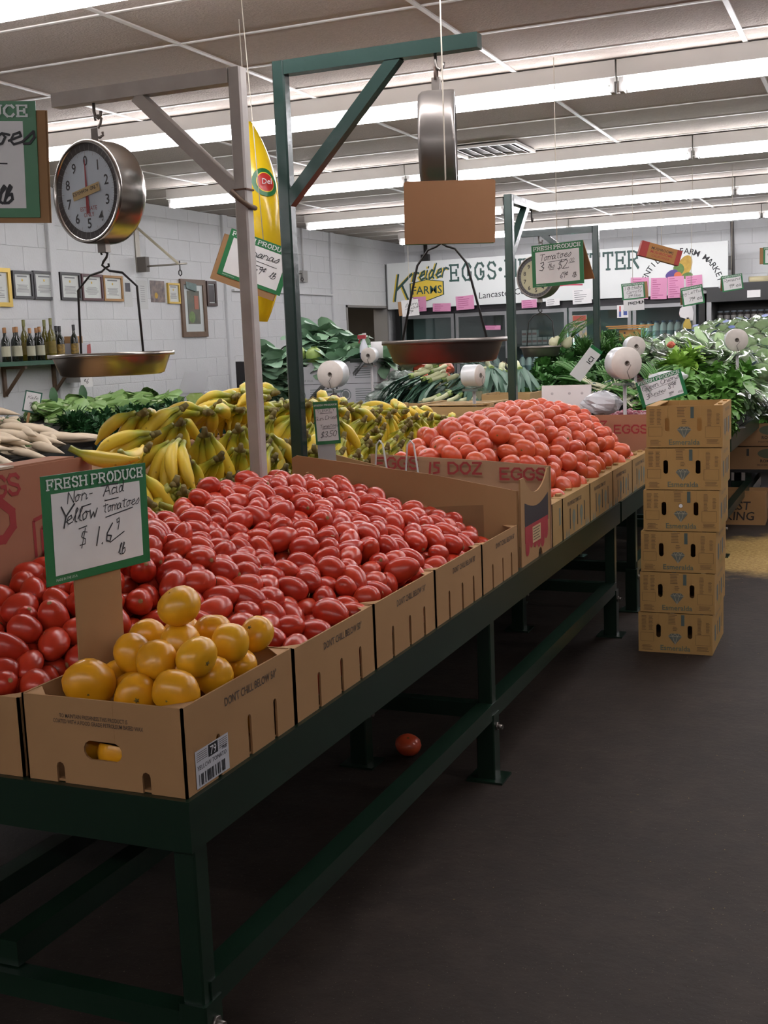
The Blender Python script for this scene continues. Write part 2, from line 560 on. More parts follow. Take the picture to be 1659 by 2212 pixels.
# door frame + dim back room
trim = struct(B().box(XL - 0.2, XL + 0.012, DY1 - 0.05, DY1, 0, DZ).box(XL - 0.2, XL + 0.012, DY0, DY0 + 0.03, 0, DZ).box(XL - 0.2, XL + 0.012, DY0, DY1, DZ - 0.03, DZ).build('trim_1', mat('grey_door_trim', '8b8884', 0.5)))
M_back = mat('back_room_plaster', '6e6860', 0.8, noise=(3, 0.4))
b = B().box(-9.2, -9.1, 13.2, 17.0, 0, 2.6).box(-9.2, XL - 0.2, 16.9, 17.0, 0, 2.6).box(-9.2, XL - 0.2, 13.1, 13.2, 0, 2.6).box(-9.2, XL - 0.2, 13.1, 17.0, 2.6, 2.7).box(-9.2, XL - 0.2, 13.1, 17.0, -0.1, 0.0)
struct(b.build('wall_back_room', M_back))
lt = thing('added_room_lamp', 'unseen ceiling lamp added to brighten the dim back room', 'ceiling light', (-7.6, 15.2, 2.6))  # unseen lamp, added to brighten the room behind the doorway
B().box(-0.3, 0.3, -0.08, 0.08, -0.05, 0.0).build('housing', mat('added_lamp_housing', 'b5b2ac', 0.5), lt)
B().box(-0.28, 0.28, -0.06, 0.06, -0.056, -0.05).build('diffuser', mat('added_lamp_glow', 'ffffff', 0.5, emit=('fff0dc', 32.0)), lt)
dr = thing('cabinet', 'brown wooden cabinet seen through the doorway with a pale notice on it', 'cabinet', (-8.4, 16.55, 0))
B().box(-0.55, 0.55, -0.25, 0.25, 0, 2.0).build('body', mat('brown_cabinet', '54402f', 0.6, noise=(4, 0.5)), dr)
B().box(-0.25, 0.2, -0.262, -0.252, 1.45, 1.95).build('notice', mat('grey_notice', '8f948f', 0.7), dr)
B().box(-0.53, 0.53, -0.275, -0.25, 1.2, 1.24).build('shelf_edge', mat('pale_shelf', '9a917f', 0.6), dr)
dr = thing('glazed_door', 'grey door with a glass pane inside the back room doorway', 'door', (-9.04, 15.6, 0))
B().box(-0.05, 0.0, -0.5, 0.5, 0, 2.05).build('leaf', mat('pale_grey_door', '8d8f8c', 0.5), dr)
B().box(0.0, 0.012, -0.38, 0.38, 1.05, 1.9).build('pane', mat('dark_pane', '3e4a48', 0.1), dr)

# ---- back wall (painted block), with block courses above the coolers
wall_back = struct(B().box(XL - 0.2, XR + 0.2, YB + 0.003, YB + 0.2, 0, CEIL).build('wall_back', M_mortar))
for i, (z0, h) in enumerate([(2.1, 0.2), (2.3, 0.2), (2.5, 0.2), (2.7, 0.2), (2.9, 0.12)]):
    x = XL + (0.2 if i % 2 else 0)
    if i % 2:
        place('block', block_mesh(0.2, h, 'y'), wall_back, (XL + 0.1, YB + 0.003, z0 + h / 2))
    while x < 1.0:
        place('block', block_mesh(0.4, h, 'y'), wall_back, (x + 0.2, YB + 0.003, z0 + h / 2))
        x += 0.4
B().box(-3.05, -2.85, YB - 0.05, YB + 0.02, 2.0, CEIL).build('pilaster', M_wallb, wall_back)
B().box(1.0, XR, YB - 0.0, YB + 0.05, 0, CEIL).build('plain_face', M_wall, wall_back)
struct(B().box(XR, XR + 0.2, YF - 0.2, YB + 0.2, 0, CEIL).build('wall_right', mat('plain_wall_paint', 'a8a5a0', 0.6)))
struct(B().box(XL - 0.2, XR + 0.2, YF - 0.2, YF, 0, CEIL).build('wall_front', MATS['plain_wall_paint']))

# ---- suspended ceiling: tiles and grid bars
ceiling = struct(B().box(XL - 0.2, XR + 0.2, YF - 0.2, YB + 0.2, CEIL + 0.05, CEIL + 0.15).build('ceiling', mat('ceiling_void', '6e6862', 0.9)))
GX0, GDX, GY0, GDY = -0.655, 1.205, 4.36, 0.59
tile_me = B().box(-GDX / 2 + 0.006, GDX / 2 - 0.006, -GDY / 2 + 0.006, GDY / 2 - 0.006, 0.004, 0.02).mesh('ceiling_tile', M_tile)
VENTS = set()
for i in range(-5, 3):
    for j in range(-2, 22):
        if (i, j) in VENTS:
            continue
        xc, yc = GX0 + GDX * (i + 0.5), GY0 + GDY * (j + 0.5)
        place('ceiling_tile', tile_me, ceiling, (xc, yc, CEIL))
b = B()
stuff(B().box(XL, XR, YF, GY0 - 2 * GDY, CEIL + 0.004, CEIL + 0.02).box(GX0 + 3 * GDX, XR, GY0 - 2 * GDY, YB, CEIL + 0.004, CEIL + 0.02).build('ceiling_tile_field', M_tile, ceiling))
for i in range(-4, 5):
    x = GX0 + GDX * i
    B().box(x - 0.0125, x + 0.0125, YF, YB, CEIL - 0.003, CEIL + 0.006).build('grid_bar', M_grid, ceiling)
for j in range(-2, 22):
    y = GY0 + GDY * j
    B().box(XL, XR, y - 0.009, y + 0.009, CEIL - 0.0015, CEIL + 0.006).build('grid_cross_bar', M_grid, ceiling)
for k, (xc, yc) in enumerate([(-2.76, 8.785), (-2.2, 13.3)]):
    t = thing('ceiling_vent', 'white slatted air vent in the ceiling ' + ('behind the middle hanging scale' if k == 0 else 'near the back wall lights'), 'vent', (xc, yc, CEIL - 0.004), (0, 0, 0))
    B().box(-0.28, 0.28, -0.27, 0.27, -0.004, 0.0).build('backing', mat('vent_shadow', '5b5753', 0.8), t)
    B().box(-0.28, 0.28, -0.27, -0.245, -0.022, -0.004).box(-0.28, 0.28, 0.245, 0.27, -0.022, -0.004).box(-0.28, -0.255, -0.245, 0.245, -0.022, -0.004).box(0.255, 0.28, -0.245, 0.245, -0.022, -0.004).build('frame', M_grid, t)
    for q in range(6):
        x = -0.21 + q * 0.084
        B().beam((x, -0.245, -0.012), (x, 0.245, -0.012), 0.04, 0.003, (0.5, 0, 1)).build('slat', M_grid, t)

# ---- fluorescent strip lights
M_tube = mat('lit_tube', 'ffffff', 0.4, emit=('fcfaff', TUBE_STRENGTH))
M_fix = mat('white_fixture_enamel', 'd2d0cc', 0.35)
TL = 2.25
fx_ch = B().box(-TL / 2 - 0.02, TL / 2 + 0.02, -0.055, 0.055, -0.09, -0.004).box(-TL / 2 - 0.02, TL / 2 + 0.02, -0.03, 0.03, -0.11, -0.09).mesh('housing', M_fix)
fx_tu = B().cyl((-TL / 2 + 0.02, 0, 0), (TL / 2 - 0.02, 0, 0), 0.019, 12).mesh('tube', M_tube)
fx_so = B().box(-0.012, 0.012, -0.035, 0.035, -0.165, -0.09).mesh('socket', mat('socket_grey', '9a9794', 0.5))
ROWS = [(-1.74, 'behind the viewer'), (3.72, 'over the yellow tomato box'), (6.45, 'in the first full row seen'), (9.2, 'in the second full row'), (11.95, 'in the third full row'), (14.7, 'row by the back wall')]
COLS = [(-4.76, 'at the block wall end'), (-2.46, 'second from the block wall'), (-0.16, 'third from the block wall'), (2.14, 'farthest from the block wall')]
for y, rt_ in ROWS:
    for x, ct_ in COLS:
        t = thing('strip_light', 'fluorescent strip light ' + ct_ + ', ' + rt_, 'ceiling light', (x, y, CEIL), group='fluorescent strip lights')
        place('housing', fx_ch, t)
        for s in (-1, 1):
            place('tube', fx_tu, t, (0, 0.04 * s, -0.14))
            place('socket', fx_so, t, (s * (TL / 2 + 0.0), 0, 0))

# =================================================================== TABLES
def leg_part(t, x, y, top, plate=True, m_=M_green):
    B().cbox(x - 0.026, x + 0.026, y - 0.026, y + 0.026, 0.24, top).build('leg', m_, t)
    f = B().cbox(x - 0.034, x + 0.034, y - 0.034, y + 0.034, 0.008, 0.25).build('leg_sleeve', m_, t)
    B().box(x - 0.068, x + 0.068, y - 0.06, y + 0.06, 0, 0.008).build('foot_plate', m_, t)
    B().cyl((x + 0.034, y, 0.2), (x + 0.058, y - 0.004, 0.2), 0.009, 6).cyl((x + 0.034, y, 0.2), (x + 0.041, y, 0.2), 0.016, 6).build('bolt', M_dullsteel, t)
def produce_table(label, x0, x1, y0, y1, top, ys, xs, low=0.26, open_front=False):
    t = thing('produce_table', label, 'table', ((x0 + x1) / 2, (y0 + y1) / 2, 0))
    ox, oy = t.location.x, t.location.y
    def L(bb, n, m_=M_green):
        bb.v = [(p[0] - ox, p[1] - oy, p[2]) for p in bb.v]
        return bb.build(n, m_, t)
    L(B().box(x0 + 0.03, x1 - 0.03, y0 + 0.03, y1 - 0.03, top - 0.02, top - 0.003), 'table_top', mat('plywood_top', '4a3d30', 0.8, noise=(5, 0.5)))
    L(B().box(x0, x1, y0, y0 + 0.03, top - 0.108, top), 'end_rail')
    L(B().box(x0, x1, y1 - 0.03, y1, top - 0.108, top), 'end_rail')
    L(B().box(x1 - 0.03, x1, y0 + 0.03, y1 - 0.03, top - 0.108, top), 'side_rail')
    L(B().box(x0, x0 + 0.03, y0 + 0.03, y1 - 0.03, top - 0.108, top), 'side_rail')
    for x in xs:
        L(B().box(x - 0.03, x + 0.03, ys[0], ys[-1], low - 0.03, low + 0.03), 'stretcher')
        for y in ys:
            if open_front and y == ys[0] and x == xs[0]:
                continue
            leg_part(t, x - ox, y - oy, top - 0.02)
    for y in ys:
        fr = open_front and y == ys[0]
        dz = -0.06 if fr else 0.0
        L(B().box(x0 if fr else xs[0], xs[-1], y - 0.025, y + 0.025, low - 0.028 + dz, low + 0.026 + dz), 'cross_brace')
    return t
produce_table('long dark green steel table with cartons of red tomatoes', -2.06, -1.245, 1.868, 6.08, 0.71, (1.93, 3.9, 6.04), (-1.80, -1.29), open_front=True)
produce_table('dark green steel table under the banana heap', -3.12, -2.085, 1.868, 8.2, 0.71, (1.93, 4.9, 8.1), (-3.06, -2.14), low=0.2)
produce_table('short dark green table behind the stacked cartons', -2.06, -1.245, 6.12, 8.25, 0.71, (6.62, 8.2), (-2.0, -1.29))
produce_table('wide table under the leafy greens and leeks', -3.8, -0.93, 8.3, 12.4, 0.86, (8.4, 10.4, 12.3), (-3.7, -1.02))
produce_table('wall side counter under the white radishes and romaine', -6.5, -5.36, 4.6, 9.9, 0.82, (4.7, 7.3, 9.8), (-6.4, -5.42))
produce_table('table under the white cartons of collard greens', -5.15, -3.85, 9.15, 12.4, 0.86, (9.3, 12.3), (-5.1, -3.9))

# =================================================================== CARTONS
def wall_outline(Lw, h, notches=(), holes=(), dip=None):
    """outline of a carton wall: bottom notches (x, w, hh), pill holes (cx, cz, w, hh) reached by a slit"""
    p = [(0, 0)]
    for x, w, hh in sorted(notches):
        p += [(x - w / 2, 0), (x - w / 2, hh - w / 2)]
        p += [(x + w / 2 * math.cos(a), hh - w / 2 + w / 2 * math.sin(a)) for a in (math.pi * 0.75, math.pi * 0.5, math.pi * 0.25)]
        p += [(x + w / 2, hh - w / 2), (x + w / 2, 0)]
    p += [(Lw, 0), (Lw, h)]
    for cx, cz, w, hh in sorted(holes, reverse=True):
        r = min(w, hh) / 2
        ring = []
        for q in range(12):
            a = math.pi / 2 - 2 * math.pi * (q + 0.5) / 12
            ex, ez = max(w / 2 - r, 0), max(hh / 2 - r, 0)
            ring.append((cx + (ex if math.cos(a) > 0 else -ex) + r * math.cos(a), cz + (ez if math.sin(a) > 0 else -ez) + r * math.sin(a)))
        ring = ring[::-1]
        e = 0.0002
        top = max(range(12), key=lambda i: ring[i][1] + (0.0001 if ring[i][0] > cx else 0))
        ring = ring[top:] + ring[:top]
        p += [(ring[0][0] + e, h)] + [(ring[0][0] + e, ring[0][1])] + ring[1:] + [(ring[0][0] - e, ring[0][1] + 0.0002), (ring[0][0] - e, h)]
    if dip:
        n = 10
        a, c, d = dip
        for i in range(n + 1):
            t_ = i / n
            p.append((c + (a - c) * t_, h - d * math.sin(math.pi * t_) ** 0.7))
    p += [(0, h)]
    return p
def slit_slab(bb, p, o, ux, uy, t):
    """thick panel from an outline (triangulated so that holes stay open)"""
    o, ux, uy = Vector(o), Vector(ux), Vector(uy)
    nn = ux.cross(uy).normalized() * t
    from mathutils.geometry import tessellate_polygon
    P = [Vector((x, y, 0)) for x, y in p]
    tri = tessellate_polygon([P])
    n = len(p)
    a = [o + ux * x + uy * y for x, y in p]
    f = [tuple(q) for q in tri] + [tuple(i + n for i in q[::-1]) for q in tri]
    f += [(i, (i + 1) % n, n + (i + 1) % n, n + i) for i in range(n)]
    bb.add(a + [q + nn for q in a], f)
T = 0.005
def carton(label, x0, x1, y0, y1, z0, h, m_=None, side_notch=None, front_notch=None, front_hole=None, side_hole=None, rotz=0.0, gusset=True, group=None, name='carton', flaps=False, cat='carton'):
    m_ = m_ or M_card
    cx, cy = (x0 + x1) / 2, (y0 + y1) / 2
    w, l = x1 - x0, y1 - y0
    t = thing(name, label, cat, (cx, cy, z0), (0, 0, rotz), group)
    sn = side_notch if side_notch is not None else [(l * k, 0.016, h * 0.5) for k in (0.27, 0.55, 0.8)]
    fn = front_notch if front_notch is not None else [(w * 0.22, 0.02, h * 0.24), (w * 0.76, 0.02, h * 0.24)]
    fh = front_hole if front_hole is not None else [(w * 0.5, h * 0.42, 0.095, 0.042)]
    b = B()
    slit_slab(b, wall_outline(w, h, fn, fh), (-w / 2, -l / 2, 0), (1, 0, 0), (0, 0, 1), -T)
    fr = b.build('end_panel', m_, t)
    b = B()
    slit_slab(b, wall_outline(w, h, fn, fh), (-w / 2, l / 2, 0), (1, 0, 0), (0, 0, 1), T)
    b.build('end_panel', m_, t)
    b = B()
    slit_slab(b, wall_outline(l, h, sn, side_hole or ()), (w / 2, -l / 2, 0), (0, 1, 0), (0, 0, 1), -T)
    sd = b.build('side_panel', m_, t)
    b = B()
    slit_slab(b, wall_outline(l, h, sn, side_hole or ()), (-w / 2, -l / 2, 0), (0, 1, 0), (0, 0, 1), T)
    b.build('side_panel', m_, t)
    B().box(-w / 2 + T, w / 2 - T, -l / 2 + T, l / 2 - T, 0.001, 0.006).build('base_panel', m_, t)
    if gusset:
        for sx in (-1, 1):
            for sy in (-1, 1):
                g = 0.055
                p = [(0, 0), (g, 0), (0, g)] if sx * sy > 0 else [(0, 0), (0, g), (g, 0)]
                cxx, cyy = sx * (w / 2 - T), sy * (l / 2 - T)
                v = [(cxx, cyy, h - 0.002), (cxx - sx * g, cyy, h - 0.002), (cxx, cyy - sy * g, h - 0.002)]
                B().add(v + [(q[0], q[1], q[2] - 0.003) for q in v], [(0, 1, 2), (5, 4, 3), (0, 3, 4, 1), (1, 4, 5, 2), (2, 5, 3, 0)]).build('corner_gusset', M_card_in, t)
    return t, w, l, h
RY = (0, 0, math.pi / 2)
def side_text(t, w, l, text, size, yy, zz, m_=None, bold=0.0, sx=1.0, shear=0.0):
    return place('lettering', font_mesh(text, size, m_ or M_print, bold, shear, 'LEFT', sx), t, (w / 2 + 0.0008, yy, zz), RY)
def front_text(t, w, l, text, size, xx, zz, m_=None, bold=0.0, sx=1.0):
    return place('lettering', font_mesh(text, size, m_ or M_print, bold, 0, 'LEFT', sx), t, (xx, -l / 2 - 0.0008, zz))

ZT = 0.7105
spots = [(1.882, 2.355, 0.187, 'carton at the table corner holding the yellow tomatoes'),
         (2.362, 2.835, 0.182, 'second carton along the aisle edge, just behind the yellow tomatoes'),
         (2.842, 3.312, 0.182, 'third carton along the aisle edge, holding plum tomatoes'),
         (3.320, 3.780, 0.182, 'fourth carton along the aisle edge, holding plum tomatoes'),
         (3.787, 4.222, 0.180, 'fifth carton along the aisle edge, against the tall cardboard divider')]
for i, (ya, yb, h, lab) in enumerate(spots):
    t, w, l, h = carton(lab, -1.652, -1.256, ya, yb, ZT, h, group='tomato cartons')
    side_text(t, w, l, "DON'T CHILL BELOW 50\u00b0", 0.026, -l / 2 + 0.16, h * 0.76, M_print, 0.01, 0.78)
    if i == 0:
        front_text(t, w, l, 'TO MAINTAIN FRESHNESS THIS PRODUCT IS', 0.0125, -w / 2 + 0.095, h * 0.765, M_print, 0.01, 0.68)
        front_text(t, w, l, 'COATED WITH A FOOD GRADE PETROLEUM BASED WAX', 0.0125, -w / 2 + 0.078, h * 0.70, M_print, 0.01, 0.68)
        # white product label on the aisle side
        lb = B().add([(w / 2 + 0.001, -l / 2 + 0.035, 0.006), (w / 2 + 0.001, -l / 2 + 0.165, 0.006), (w / 2 + 0.001, -l / 2 + 0.165, 0.085), (w / 2 + 0.001, -l / 2 + 0.035, 0.085)], [(0, 1, 2, 3)]).build('product_label', mat('label_paper', 'b9b9be', 0.5), t)
        xx = w / 2 + 0.0016
        B().add([(xx, -l / 2 + 0.085, 0.058), (xx, -l / 2 + 0.122, 0.058), (xx, -l / 2 + 0.122, 0.083), (xx, -l / 2 + 0.085, 0.083)], [(0, 1, 2, 3)]).build('black_square', M_ink, t)
        place('lettering', font_mesh('79', 0.026, M_white), t, (xx + 0.0005, -l / 2 + 0.090, 0.061), RY)
        place('lettering', font_mesh('YELLOW TOMATO', 0.0135, M_ink), t, (xx, -l / 2 + 0.04, 0.043), RY)
        place('lettering', font_mesh('PKR', 0.0115, M_ink), t, (xx, -l / 2 + 0.138, 0.056), RY)
        b = B()
        random.seed(3)
        y = -l / 2 + 0.045
        while y < -l / 2 + 0.15:
            q = random.choice((0.0015, 0.003, 0.0045))
            b.add([(xx, y, 0.01), (xx, y + q, 0.01), (xx, y + q, 0.034), (xx, y, 0.034)], [(0, 1, 2, 3)])
            y += q + random.choice((0.0015, 0.003, 0.006))
        b.build('barcode', M_ink, t)
        b = B()
        for k in range(5):
            for y0_, y1_ in ((0.04, 0.08), (0.126, 0.16)):
                b.add([(xx, -l / 2 + y0_, 0.062 + k * 0.0042), (xx, -l / 2 + y1_, 0.062 + k * 0.0042), (xx, -l / 2 + y1_, 0.0632 + k * 0.0042), (xx, -l / 2 + y0_, 0.0632 + k * 0.0042)], [(0, 1, 2, 3)])
        b.build('fine_print', M_print, t)
inner = [(1.882, 2.355, 'left front carton of plum tomatoes beside the yellow tomatoes'), (2.362, 2.835, 'inner row carton buried under plum tomatoes, second from the front'),
         (2.842, 3.312, 'inner row carton buried under plum tomatoes, third from the front'), (3.32, 3.7, 'inner row carton buried under plum tomatoes by the grey post')]
for ya, yb, lab in inner:
    t, w, l, h = carton(lab, -2.056, -1.662, ya, yb, ZT, 0.175, group='tomato cartons')
# ---- round tomato cartons with locking tabs and slots
for i, (ya, yb) in enumerate([(4.735, 4.905), (4.915, 5.43), (5.437, 5.95), (5.957, 6.47), (6.477, 6.985)]):
    h = 0.183
    labs = ['short end of a carton beside the red dripping print egg case', 'first full carton of round tomatoes along the aisle edge', 'second full carton of round tomatoes along the aisle edge',
            'third full carton of round tomatoes along the aisle edge', 'last carton of round tomatoes, beside the tall carton stack']
    ll = yb - ya
    t, w, l, h = carton(labs[i], -1.652, -1.256, ya, yb, ZT, h, m_=mat('yellowish_cardboard', '9f8054', 0.85, 0.2, noise=(6, 0.3), col2='8f7045'), side_notch=[], front_notch=[], front_hole=[], gusset=False, group='round tomato cartons')
    # folded rim with raised tabs
    mat('grey_green_print', '6f7263', 0.8)
    B().box(w / 2 - 0.07, w / 2 - 0.005, -l / 2 + 0.005, l / 2 - 0.005, h - 0.006, h).build('top_rim', MATS['yellowish_cardboard'], t)
    if i:
        for k in (0.15, 0.5, 0.85):
            B().cbox(w / 2 - 0.05, w / 2 - 0.025, -l / 2 + l * k - 0.02, -l / 2 + l * k + 0.02, h, h + 0.011, 0.006).build('locking_tab', MATS['yellowish_cardboard'], t)
        side_text(t, w, l, 'VINE RIPENED TOMATOES', 0.026, -l / 2 + 0.08, h * 0.74, M_print, 0.01, 0.85)
        for k in (0.25, 0.52, 0.78):
            y = -l / 2 + l * k
            B().box(w / 2 - 0.002, w / 2 + 0.0008, y - 0.006, y + 0.006, 0.03, 0.12).build('slot', M_dark, t)
        b = B()
        for k in (0.38, 0.66):
            y = -l / 2 + l * k
            b.add([(w / 2 + 0.0009, y + 0.028 * math.cos(a), 0.075 + 0.034 * math.sin(a)) for a in [2 * math.pi * q / 14 for q in range(14)]], [tuple(range(14))])
            b.add([(w / 2 + 0.0009, y - 0.008, 0.012), (w / 2 + 0.0009, y + 0.008, 0.012), (w / 2 + 0.0009, y + 0.012, 0.045), (w / 2 + 0.0009, y - 0.012, 0.045)], [(0, 1, 2, 3)])
        b.build('printed_badge', mat('grey_green_print', '6f7263', 0.8), t)
        b = B()
        for y in (0.06, 0.1, 0.43, 0.47):
            b.add([(w / 2 + 0.0009, -l / 2 + y - 0.014, 0.0), (w / 2 + 0.0009, -l / 2 + y + 0.014, 0.0), (w / 2 + 0.0009, -l / 2 + y, 0.04)], [(0, 1, 2)])
        b.build('printed_mark', MATS['grey_green_print'], t)
    else:
        B().box(w / 2 - 0.002, w / 2 + 0.0008, 0.03, 0.055, 0.075, 0.15).build('printed_mark', MATS['grey_green_print'], t)
for i, (ya, yb) in enumerate([(4.735, 5.3), (5.31, 5.87), (5.88, 6.43), (6.44, 6.985)]):
    carton('inner carton under the round tomatoes, ' + ('nearest the egg cases', 'second from the egg cases', 'third from the egg cases', 'farthest from the egg cases')[i], -2.056, -1.662, ya, yb, ZT, 0.183, group='inner round tomato cartons')

# ---- tall dividers: flattened carton + egg case with red print
def panel(name, label, pts, thick, m_, cat='cardboard'):
    """upright cardboard sheet from (a, b) ground points with heights: pts = [(x, y, ztop)], z from table"""
    (xa, ya, za), (xb, yb, zb) = pts
    d = Vector((xb - xa, yb - ya, 0))
    Lw = d.length
    ang = math.atan2(d.y, d.x)
    t = thing(name, label, cat, (xa, ya, ZT), (0, 0, ang))
    B().slab([(0, 0), (Lw, 0), (Lw, zb - ZT), (Lw * 0.62, (za * 0.38 + zb * 0.62) - ZT + 0.012), (0.02, za - ZT), (0, za - ZT - 0.01)], (0, 0, 0), (1, 0, 0), (0, 0, 1), -thick).build('sheet', m_, t)
    return t, Lw
t, Lw = panel('cardboard_divider', 'plain tan flattened carton standing behind the plum tomatoes', [(-2.03, 3.885, 1.188), (-1.262, 4.236, 1.018)], 0.008, M_card)
B().box(Lw * 0.45, Lw * 0.85, -0.0025, 0.0, 0.05, 0.26).build('damp_stain', mat('stained_card', '8c6844', 0.85, noise=(5, 0.5)), t)
# open egg case: near wall, far wall, aisle wall with printed band
t = thing('egg_case', 'open egg case with red print and dark band between the two tomato heaps', 'carton', (-1.66, 4.5, ZT))
def eg(bb, n, m_=M_eggcard):
    return bb.build(n, m_, t)
b = B()
b.slab([(0, 0), (0.79, 0), (0.79, 0.30), (0.45, 0.338), (0.0, 0.445)], (-0.40, -0.215, 0), (1, 0, 0), (0, 0, 1), -0.006)
eg(b, 'near_wall', M_card)
b = B()
b.slab([(0, 0), (0.815, 0), (0.815, 0.349), (0.5, 0.372), (0.0, 0.398)], (-0.41, 0.215, 0), (1, 0, 0), (0, 0, 1), -0.006)
fw_ = eg(b, 'far_wall', mat('egg_case_tan', 'a07a5c', 0.8, noise=(4, 0.3)))
b = B()
slit_slab(b, wall_outline(0.43, 0.345, [(0.27, 0.06, 0.035)], (), (0.05, 0.40, 0.075)), (0.40, -0.215, 0), (0, 1, 0), (0, 0, 1), -0.006)
eg(b, 'aisle_wall', M_card)
b = B()
pts = [(0.05, 0.13), (0.40, 0.13), (0.40, 0.245)] + [(0.40 - 0.35 * k / 8, 0.245 - 0.03 * math.sin(math.pi * k / 8)) for k in range(1, 8)] + [(0.05, 0.245)]
b.add([(0.4009, -0.215 + y, z) for y, z in pts], [tuple(range(len(pts)))])
eg(b, 'dark_band', mat('dark_plum_print', '2c2226', 0.7))
b = B()
b.box(0.4001, 0.4012, -0.165, 0.175, 0.085, 0.15)
for k in range(6):
    y = -0.165 + 0.03 + k * 0.056
    zb_ = 0.03 + 0.025 * ((k * 7) % 4) / 3
    b.add([(0.4011, y + 0.027 * math.cos(a), zb_ + 0.027 + 0.027 * math.sin(a)) for a in [math.pi + math.pi * q / 6 for q in range(7)]] + [(0.4011, y + 0.027, 0.1), (0.4011, y - 0.027, 0.1)], [tuple(range(9))])
eg(b, 'red_drips', mat('red_box_print', '96242c', 0.7))
b = B()
b.box(0.4003, 0.4016, -0.06, 0.06, 0.07, 0.135)
eg(b, 'pale_ticket', mat('pale_ticket', 'b59a72', 0.7))
b = B()
for k in range(5):
    b.box(0.4006, 0.4022, -0.05, 0.045 - 0.01 * (k % 2), 0.08 + k * 0.011, 0.083 + k * 0.011)
eg(b, 'ticket_print', M_print)
# white cornered clear clips standing in the case
for k, (x, y) in enumerate([(-0.30 + 0.02, 0.02), (-0.19 + 0.05, 0.02)]):
    tt = thing('plastic_loop', ('left' if k == 0 else 'right') + ' clear plastic loop poking out of the egg case', 'plastic clip', (-1.66 + x, 4.5 + y, ZT + 0.0))
    B().tube([(-0.05, 0, 0.0), (-0.03, 0, 0.3), (-0.014, 0, 0.46), (0.0, 0, 0.475), (0.014, 0, 0.46), (0.035, 0, 0.3), (0.05, 0, 0.0)], 0.0042, 6).build('loop', mat('clear_plastic', 'd8dcdc', 0.1, alpha=0.5), tt)
b = B()
strokes(b, '15 DOZ', 0.046, 0.28, 0.315, 0.2, 0, 0.3, yoff=-0.0005)
o = b.build('lettering', M_redprint, t, (-0.41, 0.208, 0))
b = B()
strokes(b, 'EGGS', 0.046, 0.60, 0.292, 0.2, 0, 0.28, yoff=-0.0005)
o = b.build('lettering', M_redprint, t, (-0.41, 0.208, 0))
b = B()
strokes(b, 'EGGS', 0.046, 0.03, 0.335, 0.2, 0, 0.28, yoff=-0.0005)
o = b.build('lettering', M_redprint, t, (-0.41, 0.208, 0))
b = B()
strokes(b, '15 DOZ', 0.044, 0.30, 0.285, 0.2, 0, 0.3, yoff=-0.0005)
b.build('lettering', M_redprint, t, (-0.40, -0.2155, 0))
b = B()
strokes(b, 'EGGS', 0.044, 0.585, 0.258, 0.2, 0, 0.28, yoff=-0.0005)
b.build('lettering', M_redprint, t, (-0.40, -0.2155, 0))
# egg case wall on the left, running along the spine
t = thing('egg_case', 'reddish egg case wall between the plum tomatoes and the bananas at the left edge', 'carton', (-2.085, 2.32, ZT))
B().box(-0.008, 0.0, -0.45, 0.43, 0.0, 0.598).build('long_wall', M_eggcard, t)
B().box(-0.30, -0.008, 0.41, 0.418, 0.0, 0.55).box(-0.30, -0.008, -0.45, -0.442, 0.0, 0.59).build('end_wall', M_eggcard, t)
B().box(-0.09, -0.006, -0.44, 0.36, 0.598, 0.603).build('top_flap', M_eggcard, t)
B().box(-0.05, 0.0012, -0.05, 0.1, 0.600, 0.606).build('tape', mat('clear_tape', 'b9a790', 0.2), t)
b = B()
strokes(b, 'EGGS', 0.05, 0.115, 0.532, 0.2, 0, 0.25, anchor='r')
b.build('lettering', M_redprint, t, (0.0008, 0, 0), RY)
b = B()
strokes(b, 'D', 0.095, 0.08, 0.42, 0.26, anchor='r')
b.build('lettering', M_redprint, t, (0.0008, 0, 0), RY)
b = B()
for (xa, za, xb, zb) in ((0.16, 0.20, 0.16, 0.30), (0.16, 0.30, 0.215, 0.31), (0.19, 0.20, 0.19, 0.275), (0.19, 0.275, 0.215, 0.28), (0.235, 0.2, 0.235, 0.305), (0.235, 0.305, 0.29, 0.31), (0.29, 0.31, 0.29, 0.2), (0.262, 0.2, 0.262, 0.28)):
    bar(b, xa, za + 0.15, xb, zb + 0.15, 0.011)
b.build('lettering', M_redprint, t, (0.0008, 0, 0), RY)
# second egg case wall behind the round tomatoes
t = thing('egg_case', 'egg case wall at the far end of the round tomatoes', 'carton', (-1.66, 7.04, ZT))
B().box(-0.41, 0.41, -0.004, 0.004, 0, 0.395).build('long_wall', M_eggcard, t)
B().box(-0.41, -0.402, 0.004, 0.3, 0, 0.39).box(0.402, 0.41, 0.004, 0.3, 0, 0.39).build('end_wall', M_eggcard, t)
b = B()
for tx, sz, xx, zz in (('15 DOZ', 0.042, -0.07, 0.315), ('EGGS', 0.046, 0.19, 0.285), ('15 DOZ', 0.042, -0.38, 0.315)):
    b = B()
    strokes(b, tx, sz, xx, zz, 0.2, 0, 0.28)
    b.build('lettering', M_redprint, t, (0, -0.0048, 0))

